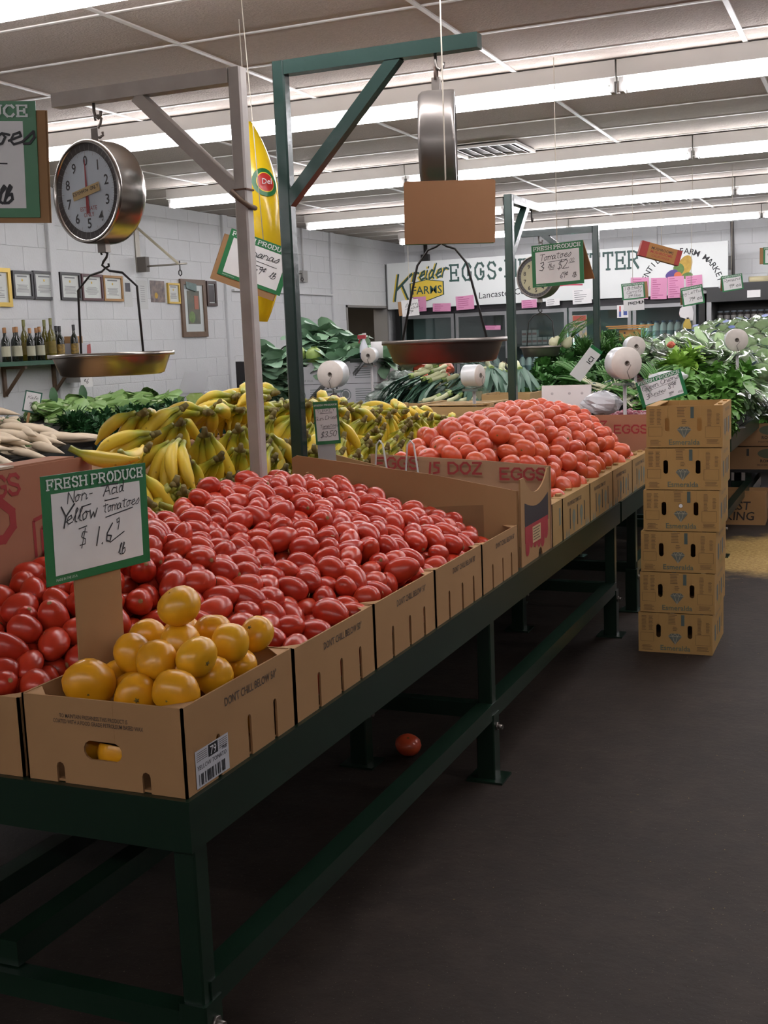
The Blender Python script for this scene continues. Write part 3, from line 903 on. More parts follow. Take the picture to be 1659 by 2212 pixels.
# ---- stack of six printed produce boxes in the aisle
M_st = mat('stack_cardboard', 'a5814f', 0.8, 0.2, noise=(5, 0.3), col2='93703f')
M_stp = mat('grey_blue_print', '5d6058', 0.8)
M_gold = mat('gold_print', '8f7a35', 0.7)
nth = ['bottom', 'second from the bottom', 'third from the bottom', 'fourth from the bottom', 'fifth from the bottom', 'topmost, open']
SW, SL, SH = 0.362, 0.46, 0.2025
for k in range(6):
    off = 0.0085 * k
    lab = 'printed brown produce box with a diamond emblem, ' + nth[k] + ' in the tall stack'
    t = thing('produce_box', lab, 'box', (-0.915 + off + random.uniform(-0.003, 0.003), 5.99 + random.uniform(-0.004, 0.004), k * 0.2065), (0, 0, R(1.0) + R(random.uniform(-0.8, 0.8))), 'stacked printed produce boxes')
    holes = [(SW * 0.275, SH * 0.55, 0.024, 0.068), (SW * 0.70, SH * 0.55, 0.024, 0.068)]
    b = B()
    slit_slab(b, wall_outline(SW, SH, (), holes), (-SW / 2, -SL / 2, 0), (1, 0, 0), (0, 0, 1), -T)
    b.build('end_panel', M_st, t)
    b = B()
    slit_slab(b, wall_outline(SW, SH, (), holes), (-SW / 2, SL / 2, 0), (1, 0, 0), (0, 0, 1), T)
    b.build('end_panel', M_st, t)
    for s in (-1, 1):
        B().box(s * SW / 2 - (T if s > 0 else 0), s * SW / 2 + (T if s < 0 else 0), -SL / 2 + T, SL / 2 - T, 0, SH).build('side_panel', M_st, t)
    B().box(-SW / 2 + T, SW / 2 - T, -SL / 2 + T, SL / 2 - T, 0.001, 0.006).build('base_panel', M_st, t)
    # inward top flanges (deep opening stays visible on the top box)
    B().box(-SW / 2 + T, -SW / 2 + 0.045, -SL / 2 + T, SL / 2 - T, SH - 0.006, SH - 0.001).build('top_flange', M_st, t)
    B().box(SW / 2 - 0.045, SW / 2 - T, -SL / 2 + T, SL / 2 - T, SH - 0.006, SH - 0.001).build('top_flange', M_st, t)
    for y in (-SL * 0.3, SL * 0.25):
        B().box(SW / 2 - 0.03, SW / 2 - 0.012, y - 0.02, y + 0.02, SH - 0.001, SH + (0.007 if k == 5 else 0.0008)).build('locking_tab', M_st, t)
    yf = -SL / 2 - 0.0008
    # diamond emblem
    b = B()
    dm = [(-0.034, 0.012), (-0.02, 0.026), (0.02, 0.026), (0.034, 0.012), (0.0, -0.03)]
    b.add([(x, yf, 0.075 + z) for x, z in dm], [tuple(range(5))])
    b.build('diamond_emblem', M_stp, t)
    b = B()
    for xa, za, xb, zb in ((-0.034, 0.012, 0.034, 0.012), (-0.02, 0.026, -0.012, 0.012), (-0.012, 0.012, 0, -0.03), (0.012, 0.012, 0, -0.03), (0.02, 0.026, 0.012, 0.012), (-0.012, 0.012, 0, 0.026), (0.012, 0.012, 0, 0.026)):
        bar(b, xa, 0.075 + za, xb, 0.075 + zb, 0.0022, yf - 0.0005)
    b.build('emblem_facets', mat('pale_emblem_line', '98907a', 0.8), t)
    place('lettering', font_mesh('Esmeralda', 0.036, M_gold, 0.035, 0, 'CENTER'), t, (0.0, yf, 0.014))
    place('lettering', font_mesh('Esmeralda', 0.036, M_stp, 0.008, 0, 'CENTER'), t, (0.0, yf - 0.0005, 0.014))
    b = B()
    rr = random.Random(5)
    for (xa, xb, za, zb, dz) in ((-0.035, 0.01, 0.15, 0.197, 0.0075), (-0.165, -0.14, 0.115, 0.19, 0.007), (-0.13, -0.108, 0.115, 0.19, 0.007), (-0.165, -0.108, 0.012, 0.04, 0.006), (0.108, 0.13, 0.105, 0.185, 0.006), (0.105, 0.165, 0.02, 0.04, 0.006), (0.15, 0.168, 0.115, 0.165, 0.006), (-0.012, 0.012, 0.118, 0.135, 0.008)):
        z = za
        while z < zb:
            e = (xb - xa) * rr.uniform(0.0, 0.25)
            bar(b, xa + e * 0.3, z, xb - e, z, dz * 0.42, yf)
            z += dz
    for xa, xb, za, zb in ((-0.17, -0.105, 0.056, 0.1), (0.1, 0.17, 0.048, 0.1)):
        for q in ((xa, za, xb, za), (xa, zb, xb, zb), (xa, za, xa, zb), (xb, za, xb, zb)):
            bar(b, *q, 0.0015, yf)
    b.build('fine_print', mat('brown_print', '6b5233', 0.8), t)
    B().box(0.03, 0.046, yf - 0.0006, yf + 0.0004, 0.142, 0.197).build('print_block', mat('slate_print', '46524e', 0.8), t)
    # aisle side print
    xs_ = SW / 2 + 0.0008
    b = B()
    for y, zz in ((-0.12, 0.1), (0.06, 0.1)):
        b.add([(xs_, y - 0.03, zz + 0.03), (xs_, y - 0.03, zz - 0.04), (xs_, y, zz - 0.055), (xs_, y + 0.03, zz - 0.04), (xs_, y + 0.03, zz + 0.03)], [(4, 3, 2, 1, 0)])
    b.build('side_print', M_stp, t)
    for y in (-0.03, 0.15):
        B().box(SW / 2 - 0.002, SW / 2 + 0.0007, y - 0.006, y + 0.006, 0.06, 0.13).build('side_slot', M_dark, t)
    place('lettering', font_mesh('Esmeralda', 0.04, M_gold, 0.02, 0, 'CENTER'), t, (xs_, 0.0, 0.015), RY)
    place('lettering', font_mesh('PRODUCT OF MEXICO', 0.022, M_stp, 0.0, 0, 'CENTER'), t, (xs_, 0.0, 0.165), RY)
    if k == 3:
        B().cyl((0.0, yf, 0.126), (0.0, yf - 0.002, 0.126), 0.009, 14).build('round_sticker', M_white, t)

# =================================================================== HEAPS OF FRUIT
def relax(P, r, lo, hi, floor_fn, it=90, grav=0.0035):
    """push overlapping balls apart while they settle onto the heap below"""
    P = np.array(P, float)
    r = np.array(r, float)
    for k in range(it):
        P[:, 2] -= grav * (1 - k / it)
        d = P[:, None, :] - P[None, :, :]
        D = np.sqrt((d ** 2).sum(2)) + np.eye(len(P)) * 9
        need = (r[:, None] + r[None, :]) * 0.97 - D
        m_ = need > 0
        if m_.any():
            push = np.where(m_, need / D * 0.5, 0)[:, :, None] * d
            P += push.sum(1) * 0.55
        P[:, 0] = np.clip(P[:, 0], lo[0] + r, hi[0] - r)
        P[:, 1] = np.clip(P[:, 1], lo[1] + r, hi[1] - r)
        P[:, 2] = np.maximum(P[:, 2], floor_fn(P[:, 0], P[:, 1]) + r)
    return P

def fruit_mesh(name, mt, rx, rz, seed, lobes=0, lobe=0.0, taper=0.0, dimple=0.0, n=16, m_=10):
    rnd = random.Random(seed)
    b = B()
    v = []
    ph = rnd.uniform(0, 6.28)
    kx, ky = rnd.uniform(0.94, 1.06), rnd.uniform(0.94, 1.06)
    bend = rnd.uniform(-0.08, 0.08)
    for i in range(m_ + 1):
        t = math.pi * i / m_
        for k in range(n):
            a = 2 * math.pi * k / n
            rr = rx * math.sin(t) * (1 + lobe * math.cos(lobes * a + ph) * math.sin(t)) * (1 + taper * math.cos(t))
            z = rz * math.cos(t)
            if dimple:
                z -= dimple * rz * math.exp(-(math.sin(t) / 0.38) ** 2) * (1 if t < 1.57 else -0.4)
            v.append((rr * math.cos(a) * kx + bend * z * z / rz, rr * math.sin(a) * ky, z))
    f = [(i * n + k, (i + 1) * n + k, (i + 1) * n + (k + 1) % n, i * n + (k + 1) % n) for i in range(m_) for k in range(n)]
    b.add(v, f, True)
    return b.mesh(name, mt)
def skin(name, c, c2, rnd2, rough=0.28):
    mt = mat(name, c, rough, 0.5, noise=(14, 0.55), col2=c2, rand=0.5, rand2=rnd2, coat=0.0)
    return mt
M_roma = skin('plum_tomato_skin', 'b8311e', 'c24a26', 'a02018', 0.29)
M_round = skin('round_tomato_skin', 'c24a2c', 'cc6a34', 'b23020', 0.32)
M_yel = skin('yellow_tomato_skin', 'd99a16', 'dfae2a', 'cf8410', 0.3)
M_scar = mat('stem_scar', '8a6a40', 0.8)
M_core = mat('green_brown_scar', '6b5a2a', 0.8)
def scar_mesh(z, r, star):
    b = B()
    n = 10
    pts = [((r if (k % 2 == 0 or not star) else r * 0.45) * math.cos(2 * math.pi * k / n), (r if (k % 2 == 0 or not star) else r * 0.45) * math.sin(2 * math.pi * k / n), z - (0.0012 if star else 0.0006)) for k in range(n)]
    b.add([(0, 0, z + 0.0008)] + pts, [(0, k + 1, (k + 1) % n + 1) for k in range(n)])
    return b.mesh('stem_scar', M_core if star else M_scar)

def heap(name, label, cat, group, meshes, scar, P, radii, indiv, rank, tilt, other_name, other_label, seed, base_r):
    rnd = random.Random(seed)
    order = sorted(range(len(P)), key=rank)
    solo, rest = order[:indiv], order[indiv:]
    for i in solo:
        o = place(name, rnd.choice(meshes), None, P[i], None, radii[i] / base_r)
        ax = Vector((rnd.gauss(0, 1), rnd.gauss(0, 1), rnd.gauss(0, tilt))).normalized()
        q = Vector((0, 0, 1)).rotation_difference(ax)
        o.rotation_mode = 'XYZ'
        o.rotation_euler = q.to_euler()
        tag(o, label, cat, group)
        place('stem_scar', scar, o)
    if rest:
        V, F = [], []
        base = meshes[0]
        bv = [Vector(v.co) for v in base.vertices]
        bf = [tuple(p.vertices) for p in base.polygons]
        for i in rest:
            ax = Vector((rnd.gauss(0, 1), rnd.gauss(0, 1), rnd.gauss(0, tilt))).normalized()
            q = Vector((0, 0, 1)).rotation_difference(ax).to_matrix() * (radii[i] / base_r)
            n = len(V)
            V += [q @ v + Vector(P[i]) for v in bv]
            F += [tuple(k + n for k in f) for f in bf]
        b = B()
        b.add(V, F, True)
        o = b.build(other_name, meshes[0].materials[0])
        stuff(tag(o, other_label, cat))

def grid_pts(x0, x1, y0, y1, d, layers, dz, H, rnd, skip=None):
    P = []
    for l in range(layers):
        y = y0 + d * 0.5 + (d * 0.4 if l % 2 else 0)
        j = 0
        while y < y1 - d * 0.3:
            x = x0 + d * 0.5 + (d * 0.5 if j % 2 else 0)
            while x < x1 - d * 0.3:
                xx, yy = x + rnd.uniform(-1, 1) * d * 0.22, y + rnd.uniform(-1, 1) * d * 0.22
                if not (skip and skip(xx, yy)):
                    P.append((xx, yy, H(xx, yy) - l * dz + rnd.uniform(-0.006, 0.006)))
                x += d
            y += d * 0.88
            j += 1
    return P

# --- plum tomatoes
def H1(x, y):
    x, y = np.asarray(x, float), np.asarray(y, float)
    u = np.clip((-1.28 - x) / 0.72, 0, 1)
    z = 0.875 + 0.245 * u ** 0.85
    fr = np.clip((y - 1.88) / 0.62, 0, 1)            # falls away to the front left carton
    z = z - (0.19 * (1 - fr) ** 1.2) * np.clip((-1.6 - x) / 0.1, 0, 1)
    fr2 = np.clip((y - 2.36) / 0.45, 0, 1)           # low behind the yellow carton
    z = z - 0.05 * (1 - fr2) * np.clip((x + 1.75) / 0.1, 0, 1)
    bk = np.clip((4.24 - y) / 0.5, 0, 1)
    z = z - 0.05 * (1 - bk) * np.clip((x + 1.9) / 0.3, 0, 1)
    z = z + 0.015 * np.sin(9 * y + 5 * x) + 0.045 * np.exp(-((y - 3.5) / 0.35) ** 2) * u
    return np.maximum(z, 0.80)
def behind(x, y):       # beyond the slanted divider
    return y > 3.87 + (x + 2.03) * (0.351 / 0.768) - 0.045
def skip1(x, y):
    return (x > -1.69 and y < 2.40) or behind(x, y)
rnd = random.Random(11)
P = grid_pts(-2.06, -1.262, 1.89, 4.23, 0.071, 3, 0.052, lambda x, y: float(H1(x, y)) - 0.036, rnd, skip1)
rad = [rnd.uniform(0.0325, 0.041) for _ in P]
def fl1(x, y):
    f = H1(x, y) - 0.165
    return np.maximum(f, 0.72)
Pn = relax(P, rad, (-2.075, 9, 0), (-1.262, -9, 9), fl1, 1) if False else None
def relax_domain(P, rad, fl, x0, x1, y0, y1, hard, it=80):
    P = np.array(P)
    r = np.array(rad)
    for k in range(it):
        P = relax(P, r, (x0, y0), (x1, y1), fl, 1, 0.003 * (1 - k / it))
        P = hard(P, r)
    return P
def hard1(P, r):
    # keep out of the yellow carton and in front of the divider
    inb = (P[:, 0] > -1.655 - r) & (P[:, 1] < 2.362 + r)
    dx = P[:, 0] - (-1.655 - r)
    dy = (2.362 + r) - P[:, 1]
    P[:, 0] = np.where(inb & (dx < dy), -1.655 - r, P[:, 0])
    P[:, 1] = np.where(inb & (dx >= dy), 2.362 + r, P[:, 1])
    low = P[:, 2] < 0.925
    P[:, 0] = np.where(low, np.clip(P[:, 0], -2.0, -1.262 - 0.049), P[:, 0])
    P[:, 1] = np.where(low, np.maximum(P[:, 1], 1.888 + 0.05), P[:, 1])
    P[:, 1] = np.where(low & (P[:, 0] > -1.62), np.maximum(P[:, 1], 2.362 + 0.05), P[:, 1])
    lim = 3.87 + (P[:, 0] + 2.03) * (0.351 / 0.768) - 0.012 - r * 1.1
    P[:, 1] = np.minimum(P[:, 1], lim)
    return P
P1 = relax_domain(P, rad, fl1, -2.075, -1.262, 1.888, 4.23, hard1)
keep = [i for i in range(len(P1)) if P1[i, 2] < 1.4]
rom = [fruit_mesh('plum_tomato', M_roma, 0.034, 0.052 * k, s, 3, 0.04, tp, 0.06) for s, (k, tp) in enumerate([(1.0, 0.08), (0.9, 0.03), (1.1, 0.1), (0.82, -0.04), (0.95, 0.12)])]
top1 = H1(P1[:, 0], P1[:, 1])
camv = np.array((0, 0, 1.6))
dist1 = np.linalg.norm(P1 - camv, axis=1)
# core mound so no daylight shows between the fruit
heap('plum_tomato', 'ripe red plum tomato in the heap filling the aisle side cartons', 'tomato', 'plum tomatoes in the front heap', rom, scar_mesh(0.049, 0.006, False), P1, rad, 300,
     lambda i: (top1[i] - P1[i, 2]) * 18 + dist1[i] * 0.12, 0.45, 'plum_tomatoes_below', 'plum tomatoes lying lower in the front heap', 21, 0.037)

# --- round tomatoes
def H2(x, y):
    x, y = np.asarray(x, float), np.asarray(y, float)
    u = np.clip((-1.27 - x) / 0.42, 0, 1)
    ridge = 1.19 + 0.05 * np.clip((y - 4.8) / 1.2, 0, 1)
    z = 0.90 + (ridge - 0.90) * u ** 0.8
    z = z - 0.06 * np.clip((-1.9 - x) / 0.2, 0, 1)
    z = z - 0.10 * (1 - np.clip((y - 4.74) / 0.5, 0, 1))
    z = z - 0.22 * np.clip((y - 6.55) / 0.45, 0, 1) * np.clip((x + 1.75) / 0.3, 0.25, 1)
    return np.maximum(z, 0.86)
rnd = random.Random(5)
P = grid_pts(-2.07, -1.275, 4.75, 7.02, 0.101, 2, 0.075, lambda x, y: float(H2(x, y)) - 0.045, rnd)
rad = [rnd.uniform(0.044, 0.054) for _ in P]
def hard2(P, r):
    low = P[:, 2] < 0.93
    P[:, 0] = np.where(low, np.minimum(P[:, 0], -1.262 - 0.056), P[:, 0])
    return P
P2 = relax_domain(P, rad, lambda x, y: np.maximum(H2(x, y) - 0.175, 0.72), -2.075, -1.268, 4.73, 7.03, hard2, 70)
rnd_m = [fruit_mesh('round_tomato', M_round, 0.051, 0.042 * k, s + 40, l, 0.03, 0, 0.16) for s, (k, l) in enumerate([(1.0, 5), (1.08, 4), (0.92, 6), (1.0, 3)])]
top2 = H2(P2[:, 0], P2[:, 1])
dist2 = np.linalg.norm(P2 - camv, axis=1)
heap('round_tomato', 'round red slicing tomato in the heap behind the egg case', 'tomato', 'round tomatoes in the second heap', rnd_m, scar_mesh(0.0365, 0.009, True), P2, rad, 290,
     lambda i: (top2[i] - P2[i, 2]) * 14 + dist2[i] * 0.1, 0.9, 'round_tomatoes_below', 'round tomatoes lying lower in the second heap', 31, 0.049)

# --- yellow tomatoes, piled by hand in the corner carton
YT = [(-1.411, 2.13, 1.034, 0.050), (-1.412, 2.13, 0.962, 0.048), (-1.528, 2.17, 0.951, 0.047), (-1.408, 2.25, 0.956, 0.044), (-1.308, 2.17, 0.952, 0.043), (-1.313, 2.295, 0.943, 0.043),
      (-1.49, 2.06, 0.939, 0.049), (-1.392, 2.005, 0.953, 0.044), (-1.312, 2.035, 0.957, 0.046), (-1.302, 2.20, 0.896, 0.038), (-1.305, 2.09, 0.902, 0.041), (-1.545, 2.075, 0.885, 0.042),
      (-1.533, 1.957, 0.905, 0.057), (-1.471, 2.03, 0.88, 0.042), (-1.409, 1.947, 0.892, 0.046), (-1.315, 1.953, 0.905, 0.051), (-1.525, 2.27, 0.90, 0.046), (-1.49, 2.25, 0.93, 0.050), (-1.41, 2.06, 0.89, 0.045), (-1.40, 2.2, 0.90, 0.045)]
Yp = np.array([q[:3] for q in YT])
Yr = np.array([q[3] for q in YT])
Yf = np.array(Yp)
for k in range(25):
    d = Yp[:, None] - Yp[None]
    D = np.sqrt((d ** 2).sum(2)) + np.eye(len(Yp)) * 9
    need = (Yr[:, None] + Yr[None]) * 0.88 - D
    Yp = Yp + (np.where(need > 0, need / D * 0.5, 0)[:, :, None] * d).sum(1) * 0.15
    Yp[:, 0] = np.clip(Yp[:, 0], -1.648 + Yr, -1.262 - Yr)
    Yp[:, 1] = np.clip(Yp[:, 1], 1.888 + Yr, 2.35 - Yr)
ym = [fruit_mesh('yellow_tomato', M_yel, 0.052, 0.045 * k, s + 60, l, 0.028, 0, 0.14, 20, 12) for s, (k, l) in enumerate([(1.0, 5), (1.1, 4), (0.95, 3)])]
ysc = scar_mesh(0.039, 0.008, True)
ylab = {0: 'yellow tomato at the very top of the pile', 12: 'large yellow tomato at the front left corner of its carton', 15: 'yellow tomato at the front right of its carton', 14: 'small yellow tomato between the two front ones', 5: 'yellow tomato highest at the rear right corner of the carton', 10: 'yellow tomato showing a stem scar by the aisle side of the carton'}
rnd = random.Random(9)
for i in range(len(Yp)):
    o = place('yellow_tomato', ym[i % 3], None, Yp[i], None, Yr[i] / 0.052)
    ax = Vector((rnd.gauss(0.4, 1), rnd.gauss(-0.8, 1), rnd.gauss(0.3, 0.8))).normalized()
    o.rotation_euler = Vector((0, 0, 1)).rotation_difference(ax).to_euler()
    tag(o, ylab.get(i, 'yellow tomato in the middle of the corner carton pile'), 'tomato', 'yellow tomatoes in the corner carton')
    place('stem_scar', ysc, o)
# lower layer seen through the hand hole and the notches
for k, (x, y) in enumerate([(-1.56, 1.96), (-1.45, 1.945), (-1.34, 1.955), (-1.33, 2.07), (-1.33, 2.18), (-1.33, 2.29), (-1.54, 2.07), (-1.54, 2.29), (-1.45, 2.06), (-1.45, 2.17)]):
    o = place('yellow_tomato', ym[k % 3], None, (x, y, ZT + 0.063), (rnd.uniform(0, 6), rnd.uniform(0, 6), 0), 1.02)
    tag(o, 'yellow tomato low inside the corner carton, glimpsed through its openings', 'tomato', 'yellow tomatoes low in the carton')
# one fallen tomato under the table
o = place('round_tomato', rnd_m[0], None, (-1.66, 4.03, 0.043), (R(20), R(10), 0), 0.98)
tag(o, 'single red tomato fallen on the floor under the green table', 'tomato')
place('stem_scar', scar_mesh(0.0365, 0.009, True), o)

# =================================================================== BANANAS
def banana_material():
    mt = mat('banana_skin', 'd8b52c', 0.42, 0.4)
    nt = mt.node_tree
    bs = nt.nodes['Principled BSDF']
    L = nt.links.new
    at = nt.nodes.new('ShaderNodeAttribute')
    at.attribute_name = 'along'
    rp = nt.nodes.new('ShaderNodeValToRGB')
    e = rp.color_ramp.elements
    e[0].position = 0.0
    e[0].color = rgb('8a8a30')
    e[1].position = 1.0
    e[1].color = rgb('2c2018')
    for p, c in ((0.10, 'a3a838'), (0.20, 'c9b93a'), (0.32, 'dcbf40'), (0.93, 'd8b636'), (0.975, 'a8983a')):
        q = e.new(p)
        q.color = rgb(c)
    oi = nt.nodes.new('ShaderNodeObjectInfo')
    ad = nt.nodes.new('ShaderNodeMath')
    ad.operation = 'MULTIPLY_ADD'
    ad.inputs[1].default_value = -0.10
    L(oi.outputs['Random'], ad.inputs[0])
    L(at.outputs['Fac'], ad.inputs[2])
    L(ad.outputs[0], rp.inputs[0])
    tc = nt.nodes.new('ShaderNodeTexCoord')
    n = nt.nodes.new('ShaderNodeTexNoise')
    n.inputs['Scale'].default_value = 35
    L(tc.outputs['Object'], n.inputs['Vector'])
    r2 = nt.nodes.new('ShaderNodeValToRGB')
    r2.color_ramp.elements[0].position = 0.66
    r2.color_ramp.elements[1].position = 0.74
    L(n.outputs[0], r2.inputs[0])
    mx = nt.nodes.new('ShaderNodeMix')
    mx.data_type = 'RGBA'
    L(r2.outputs[0], mx.inputs[0])
    L(rp.outputs[0], mx.inputs[6])
    mx.inputs[7].default_value = rgb('7a5a22')
    L(mx.outputs[2], bs.inputs['Base Color'])
    return mt
M_ban = banana_material()
M_crown = mat('banana_crown', '75643c', 0.8, noise=(30, 0.6), col2='6a6a30')
def banana_mesh(seed, Ln=0.19, bend=1.0):
    """one finger: starts at the origin (stem end) and runs down -z, curving towards +y"""
    rnd = random.Random(seed)
    n, m_ = 7, 13
    v, al = [], []
    tot = R(58) * bend
    p = Vector((0, 0, 0))
    prof = [0.009, 0.0085, 0.0095, 0.0145, 0.0185, 0.0205, 0.021, 0.021, 0.0205, 0.0195, 0.0165, 0.0105, 0.006, 0.005]
    for i in range(m_ + 1):
        t = i / m_
        ang = -tot * 0.55 + tot * t
        d = Vector((0, math.sin(ang), -math.cos(ang)))
        if i:
            p = p + d * (Ln / m_)
        x = Vector((1, 0, 0))
        y = d.cross(x)
        for k in range(n):
            a = 2 * math.pi * k / n
            v.append(p + (x * math.cos(a) + y * math.sin(a)) * prof[i])
            al.append(t)
    f = [(i * n + k, i * n + (k + 1) % n, (i + 1) * n + (k + 1) % n, (i + 1) * n + k) for i in range(m_) for k in range(n)]
    f += [tuple(range(n - 1, -1, -1)), tuple(m_ * n + k for k in range(n))]
    b = B()
    b.add(v, f, True)
    me = b.mesh('banana', M_ban)
    at = me.attributes.new('along', 'FLOAT', 'POINT')
    at.data.foreach_set('value', al)
    return me
bms = [banana_mesh(s, 0.185 + 0.012 * (s % 3), 0.8 + 0.2 * (s % 3)) for s in range(4)]
crown_me = B().cyl((0, 0, 0.014), (0, 0, -0.012), 0.007, 8, 0.012).ell((0, 0, -0.012), (0.022, 0.010, 0.010), 10, 6).mesh('crown', M_crown)
def bunch(seed, nf):
    rnd = random.Random(seed)
    t = thing('banana_bunch', 'bunch of yellow bananas in the heap behind the plum tomatoes', 'bananas', group='banana bunches in the long heap')
    place('crown', crown_me, t)
    for k in range(nf):
        u = (k - (nf - 1) / 2)
        yaw = u * R(13) + R(rnd.uniform(-5, 5))
        lift = R(rnd.uniform(4, 14)) + (R(20) if k % 2 and nf > 4 else 0)
        o = place('banana', rnd.choice(bms), t, (u * 0.0115, 0.004 if k % 2 else -0.006, -0.016))
        # fan about the local y axis, lift about x
        o.rotation_euler = Euler((lift * 0.6, -yaw, 0), 'XYZ')
    return t
protos = [bunch(3, 5), bunch(4, 6), bunch(8, 4), bunch(12, 5)]
used = [False] * 4
def HB(x, y):
    """top of the banana heap"""
    pk = np.interp(y, [2.6, 2.9, 3.4, 3.9, 4.6, 5.4, 6.2, 6.8], [1.20, 1.25, 1.30, 1.355, 1.345, 1.25, 1.17, 1.06])
    u = np.interp(x, [-3.05, -2.8, -2.5, -2.3, -2.12], [0.55, 0.85, 1.0, 0.82, 0.38])
    return 0.86 + (pk - 0.86) * u
rnd = random.Random(17)
bl = []
for r_, x in enumerate((-2.125, -2.15, -2.185, -2.225, -2.28, -2.36, -2.47, -2.62)):
    y = 2.82 + max(0, -2.13 - x) * 2.4 + 0.1 * (r_ % 2)
    while y < 6.75:
        bl.append((x + rnd.uniform(-0.03, 0.03), y + rnd.uniform(-0.04, 0.04), r_))
        y += 0.18 if r_ < 5 else 0.21
for i, (x, y, r_) in enumerate(bl):
    z = float(HB(x, y)) + (0.045 if r_ < 2 else 0.055)
    k = rnd.choice((0, 0, 1, 1, 2, 3))
    # outward direction: towards +x (aisle) and -y, draped down the slope
    ang = rnd.gauss(0, R(38)) + (R(-20) if x > -2.6 else R(150))
    if y < 3.0:
        ang -= R(35)
    lean = R(rnd.uniform(15, 45)) if r_ < 5 else R(rnd.uniform(50, 85))
    # local -z is along the fingers: tip it outwards by 'lean'
    e = Euler((0, 0, ang + math.pi / 2), 'XYZ').to_matrix() @ Euler((lean, 0, 0), 'XYZ').to_matrix() @ Euler((0, 0, math.pi), 'XYZ').to_matrix() @ Euler((0, 0, rnd.gauss(0, R(14))), 'XYZ').to_matrix()
    e = e.to_euler()
    if not used[k]:
        used[k] = True
        protos[k].location = (x, y, z)
        protos[k].rotation_euler = e
    else:
        dup(protos[k], (x, y, z), e, rnd.uniform(1.12, 1.3))
for k in range(4):
    if not used[k]:
        for c in list(protos[k].children):
            bpy.data.objects.remove(c)
        bpy.data.objects.remove(protos[k])
# three single bananas laid across the front of the heap
for k, (p, e, lab) in enumerate([((-2.12, 2.70, 1.335), (R(80), R(10), R(-70)), 'long single banana lying over the end of the heap'), ((-2.2, 3.05, 1.29), (R(90), R(0), R(15)), 'single banana laid level across the front bunches'), ((-2.14, 5.0, 1.17), (R(90), R(20), R(60)), 'single banana on the far part of the heap by the bean sign')]):
    o = place('banana', bms[k % 4], None, p, e, 1.12)
    tag(o, lab, 'banana')
# cardboard cases carrying the heap
ys_ = [2.72, 3.3, 3.9, 4.5, 5.1, 5.7, 6.3, 6.86]
for k in range(7):
    ym_ = (ys_[k] + ys_[k + 1]) / 2
    top_ = float(HB(-2.5, ym_)) - 0.13
    t = thing('banana_case', 'banana carton under the heap, ' + ('nearest', 'second', 'third', 'fourth', 'fifth', 'sixth', 'farthest')[k] + ' of its row', 'carton', (-2.58, ym_, ZT), group='cartons under the bananas')
    hw = (ys_[k + 1] - ys_[k]) / 2 - 0.004
    pr = [(0.47, 0), (0.47, float(HB(-2.14, ym_)) - 0.1 - ZT), (0.2, float(HB(-2.38, ym_)) - 0.12 - ZT), (0.05, top_ - ZT), (-0.1, top_ - ZT), (-0.44, float(HB(-3.02, ym_)) - 0.1 - ZT), (-0.44, 0)]
    B().slab(pr, (0, hw, 0), (1, 0, 0), (0, 0, 1), 2 * hw).build('case_body', M_card, t)
    B().box(-0.3, 0.3, -hw - 0.001, -hw + 0.0, 0.0, 0.05).build('liner', mat('clear_liner', 'b9b4a8', 0.3), t)

# =================================================================== SCALE POSTS
def tube_frame(name, label, m_, x, y, top, arm_to, brace, s=0.05, axis='x', base=0.711):
    """square steel post with a cantilever arm and a diagonal brace"""
    t = thing(name, label, 'post', (x, y, base))
    h = s / 2
    B().cbox(-h, h, -h, h, 0, top - base, 0.006).build('upright', m_, t)
    B().box(-0.07, 0.07, -0.07, 0.07, 0, 0.008).build('base_plate', m_, t)
    zc = top - base - h
    d = (1, 0, 0) if axis == 'x' else (0, 1, 0)
    sg = 1 if arm_to > 0 else -1
    a = Vector(d) * (h * sg)
    e = Vector(d) * arm_to
    B().beam((a.x, a.y, zc), (e.x, e.y, zc), s, s).build('arm', m_, t)
    (u0, z0), (u1, z1) = brace
    B().beam(tuple(Vector(d) * u0 + Vector((0, 0, z0 - base))), tuple(Vector(d) * u1 + Vector((0, 0, z1 - base))), s * 0.88, s * 0.88, (d[1], d[0], 0)).build('brace', m_, t)
    return t
g1 = tube_frame('scale_post', 'grey painted steel post and arm carrying the left hanging scale', M_grey, -2.07, 3.70, 2.555, -0.775, ((-0.41, 2.505), (-0.01, 2.13)))
B().box(-0.028, 0.028, -0.028, 0.028, 1.43, 1.436).build('weld_seam', mat('rusty_weld', '5e4434', 0.8), g1)
B().tube([(-0.03, -0.03, 1.43), (0.0, -0.032, 1.40), (0.03, -0.02, 1.375), (0.034, 0.02, 1.37)], 0.009, 6).build('tied_cord', mat('brown_cord', '6b5a4c', 0.9), g1)
tube_frame('scale_post', 'dark green steel post with an arm over the plum tomatoes', M_gpost, -2.07, 4.03, 2.638, 0.775, ((0.47, 2.60), (0.01, 2.13)))
p3 = tube_frame('scale_post', 'green post with a short empty arm behind the cardboard sign', M_gpost, -2.07, 6.93, 2.44, 0.6, ((0.36, 2.40), (0.02, 2.10)), axis='y')
B().tube([(0, 0.5, 2.44 - 0.711 - 0.05), (0, 0.5, 2.44 - 0.711 - 0.09), (0, 0.515, 2.44 - 0.711 - 0.12), (0, 0.53, 2.44 - 0.711 - 0.10)], 0.006, 6).build('hook', M_dark, p3)
tube_frame('scale_post', 'green post whose arm holds the far cream dial scale', M_gpost, -2.07, 9.28, 2.43, -0.6, ((-0.42, 2.39), (-0.01, 2.05)), base=0.861)

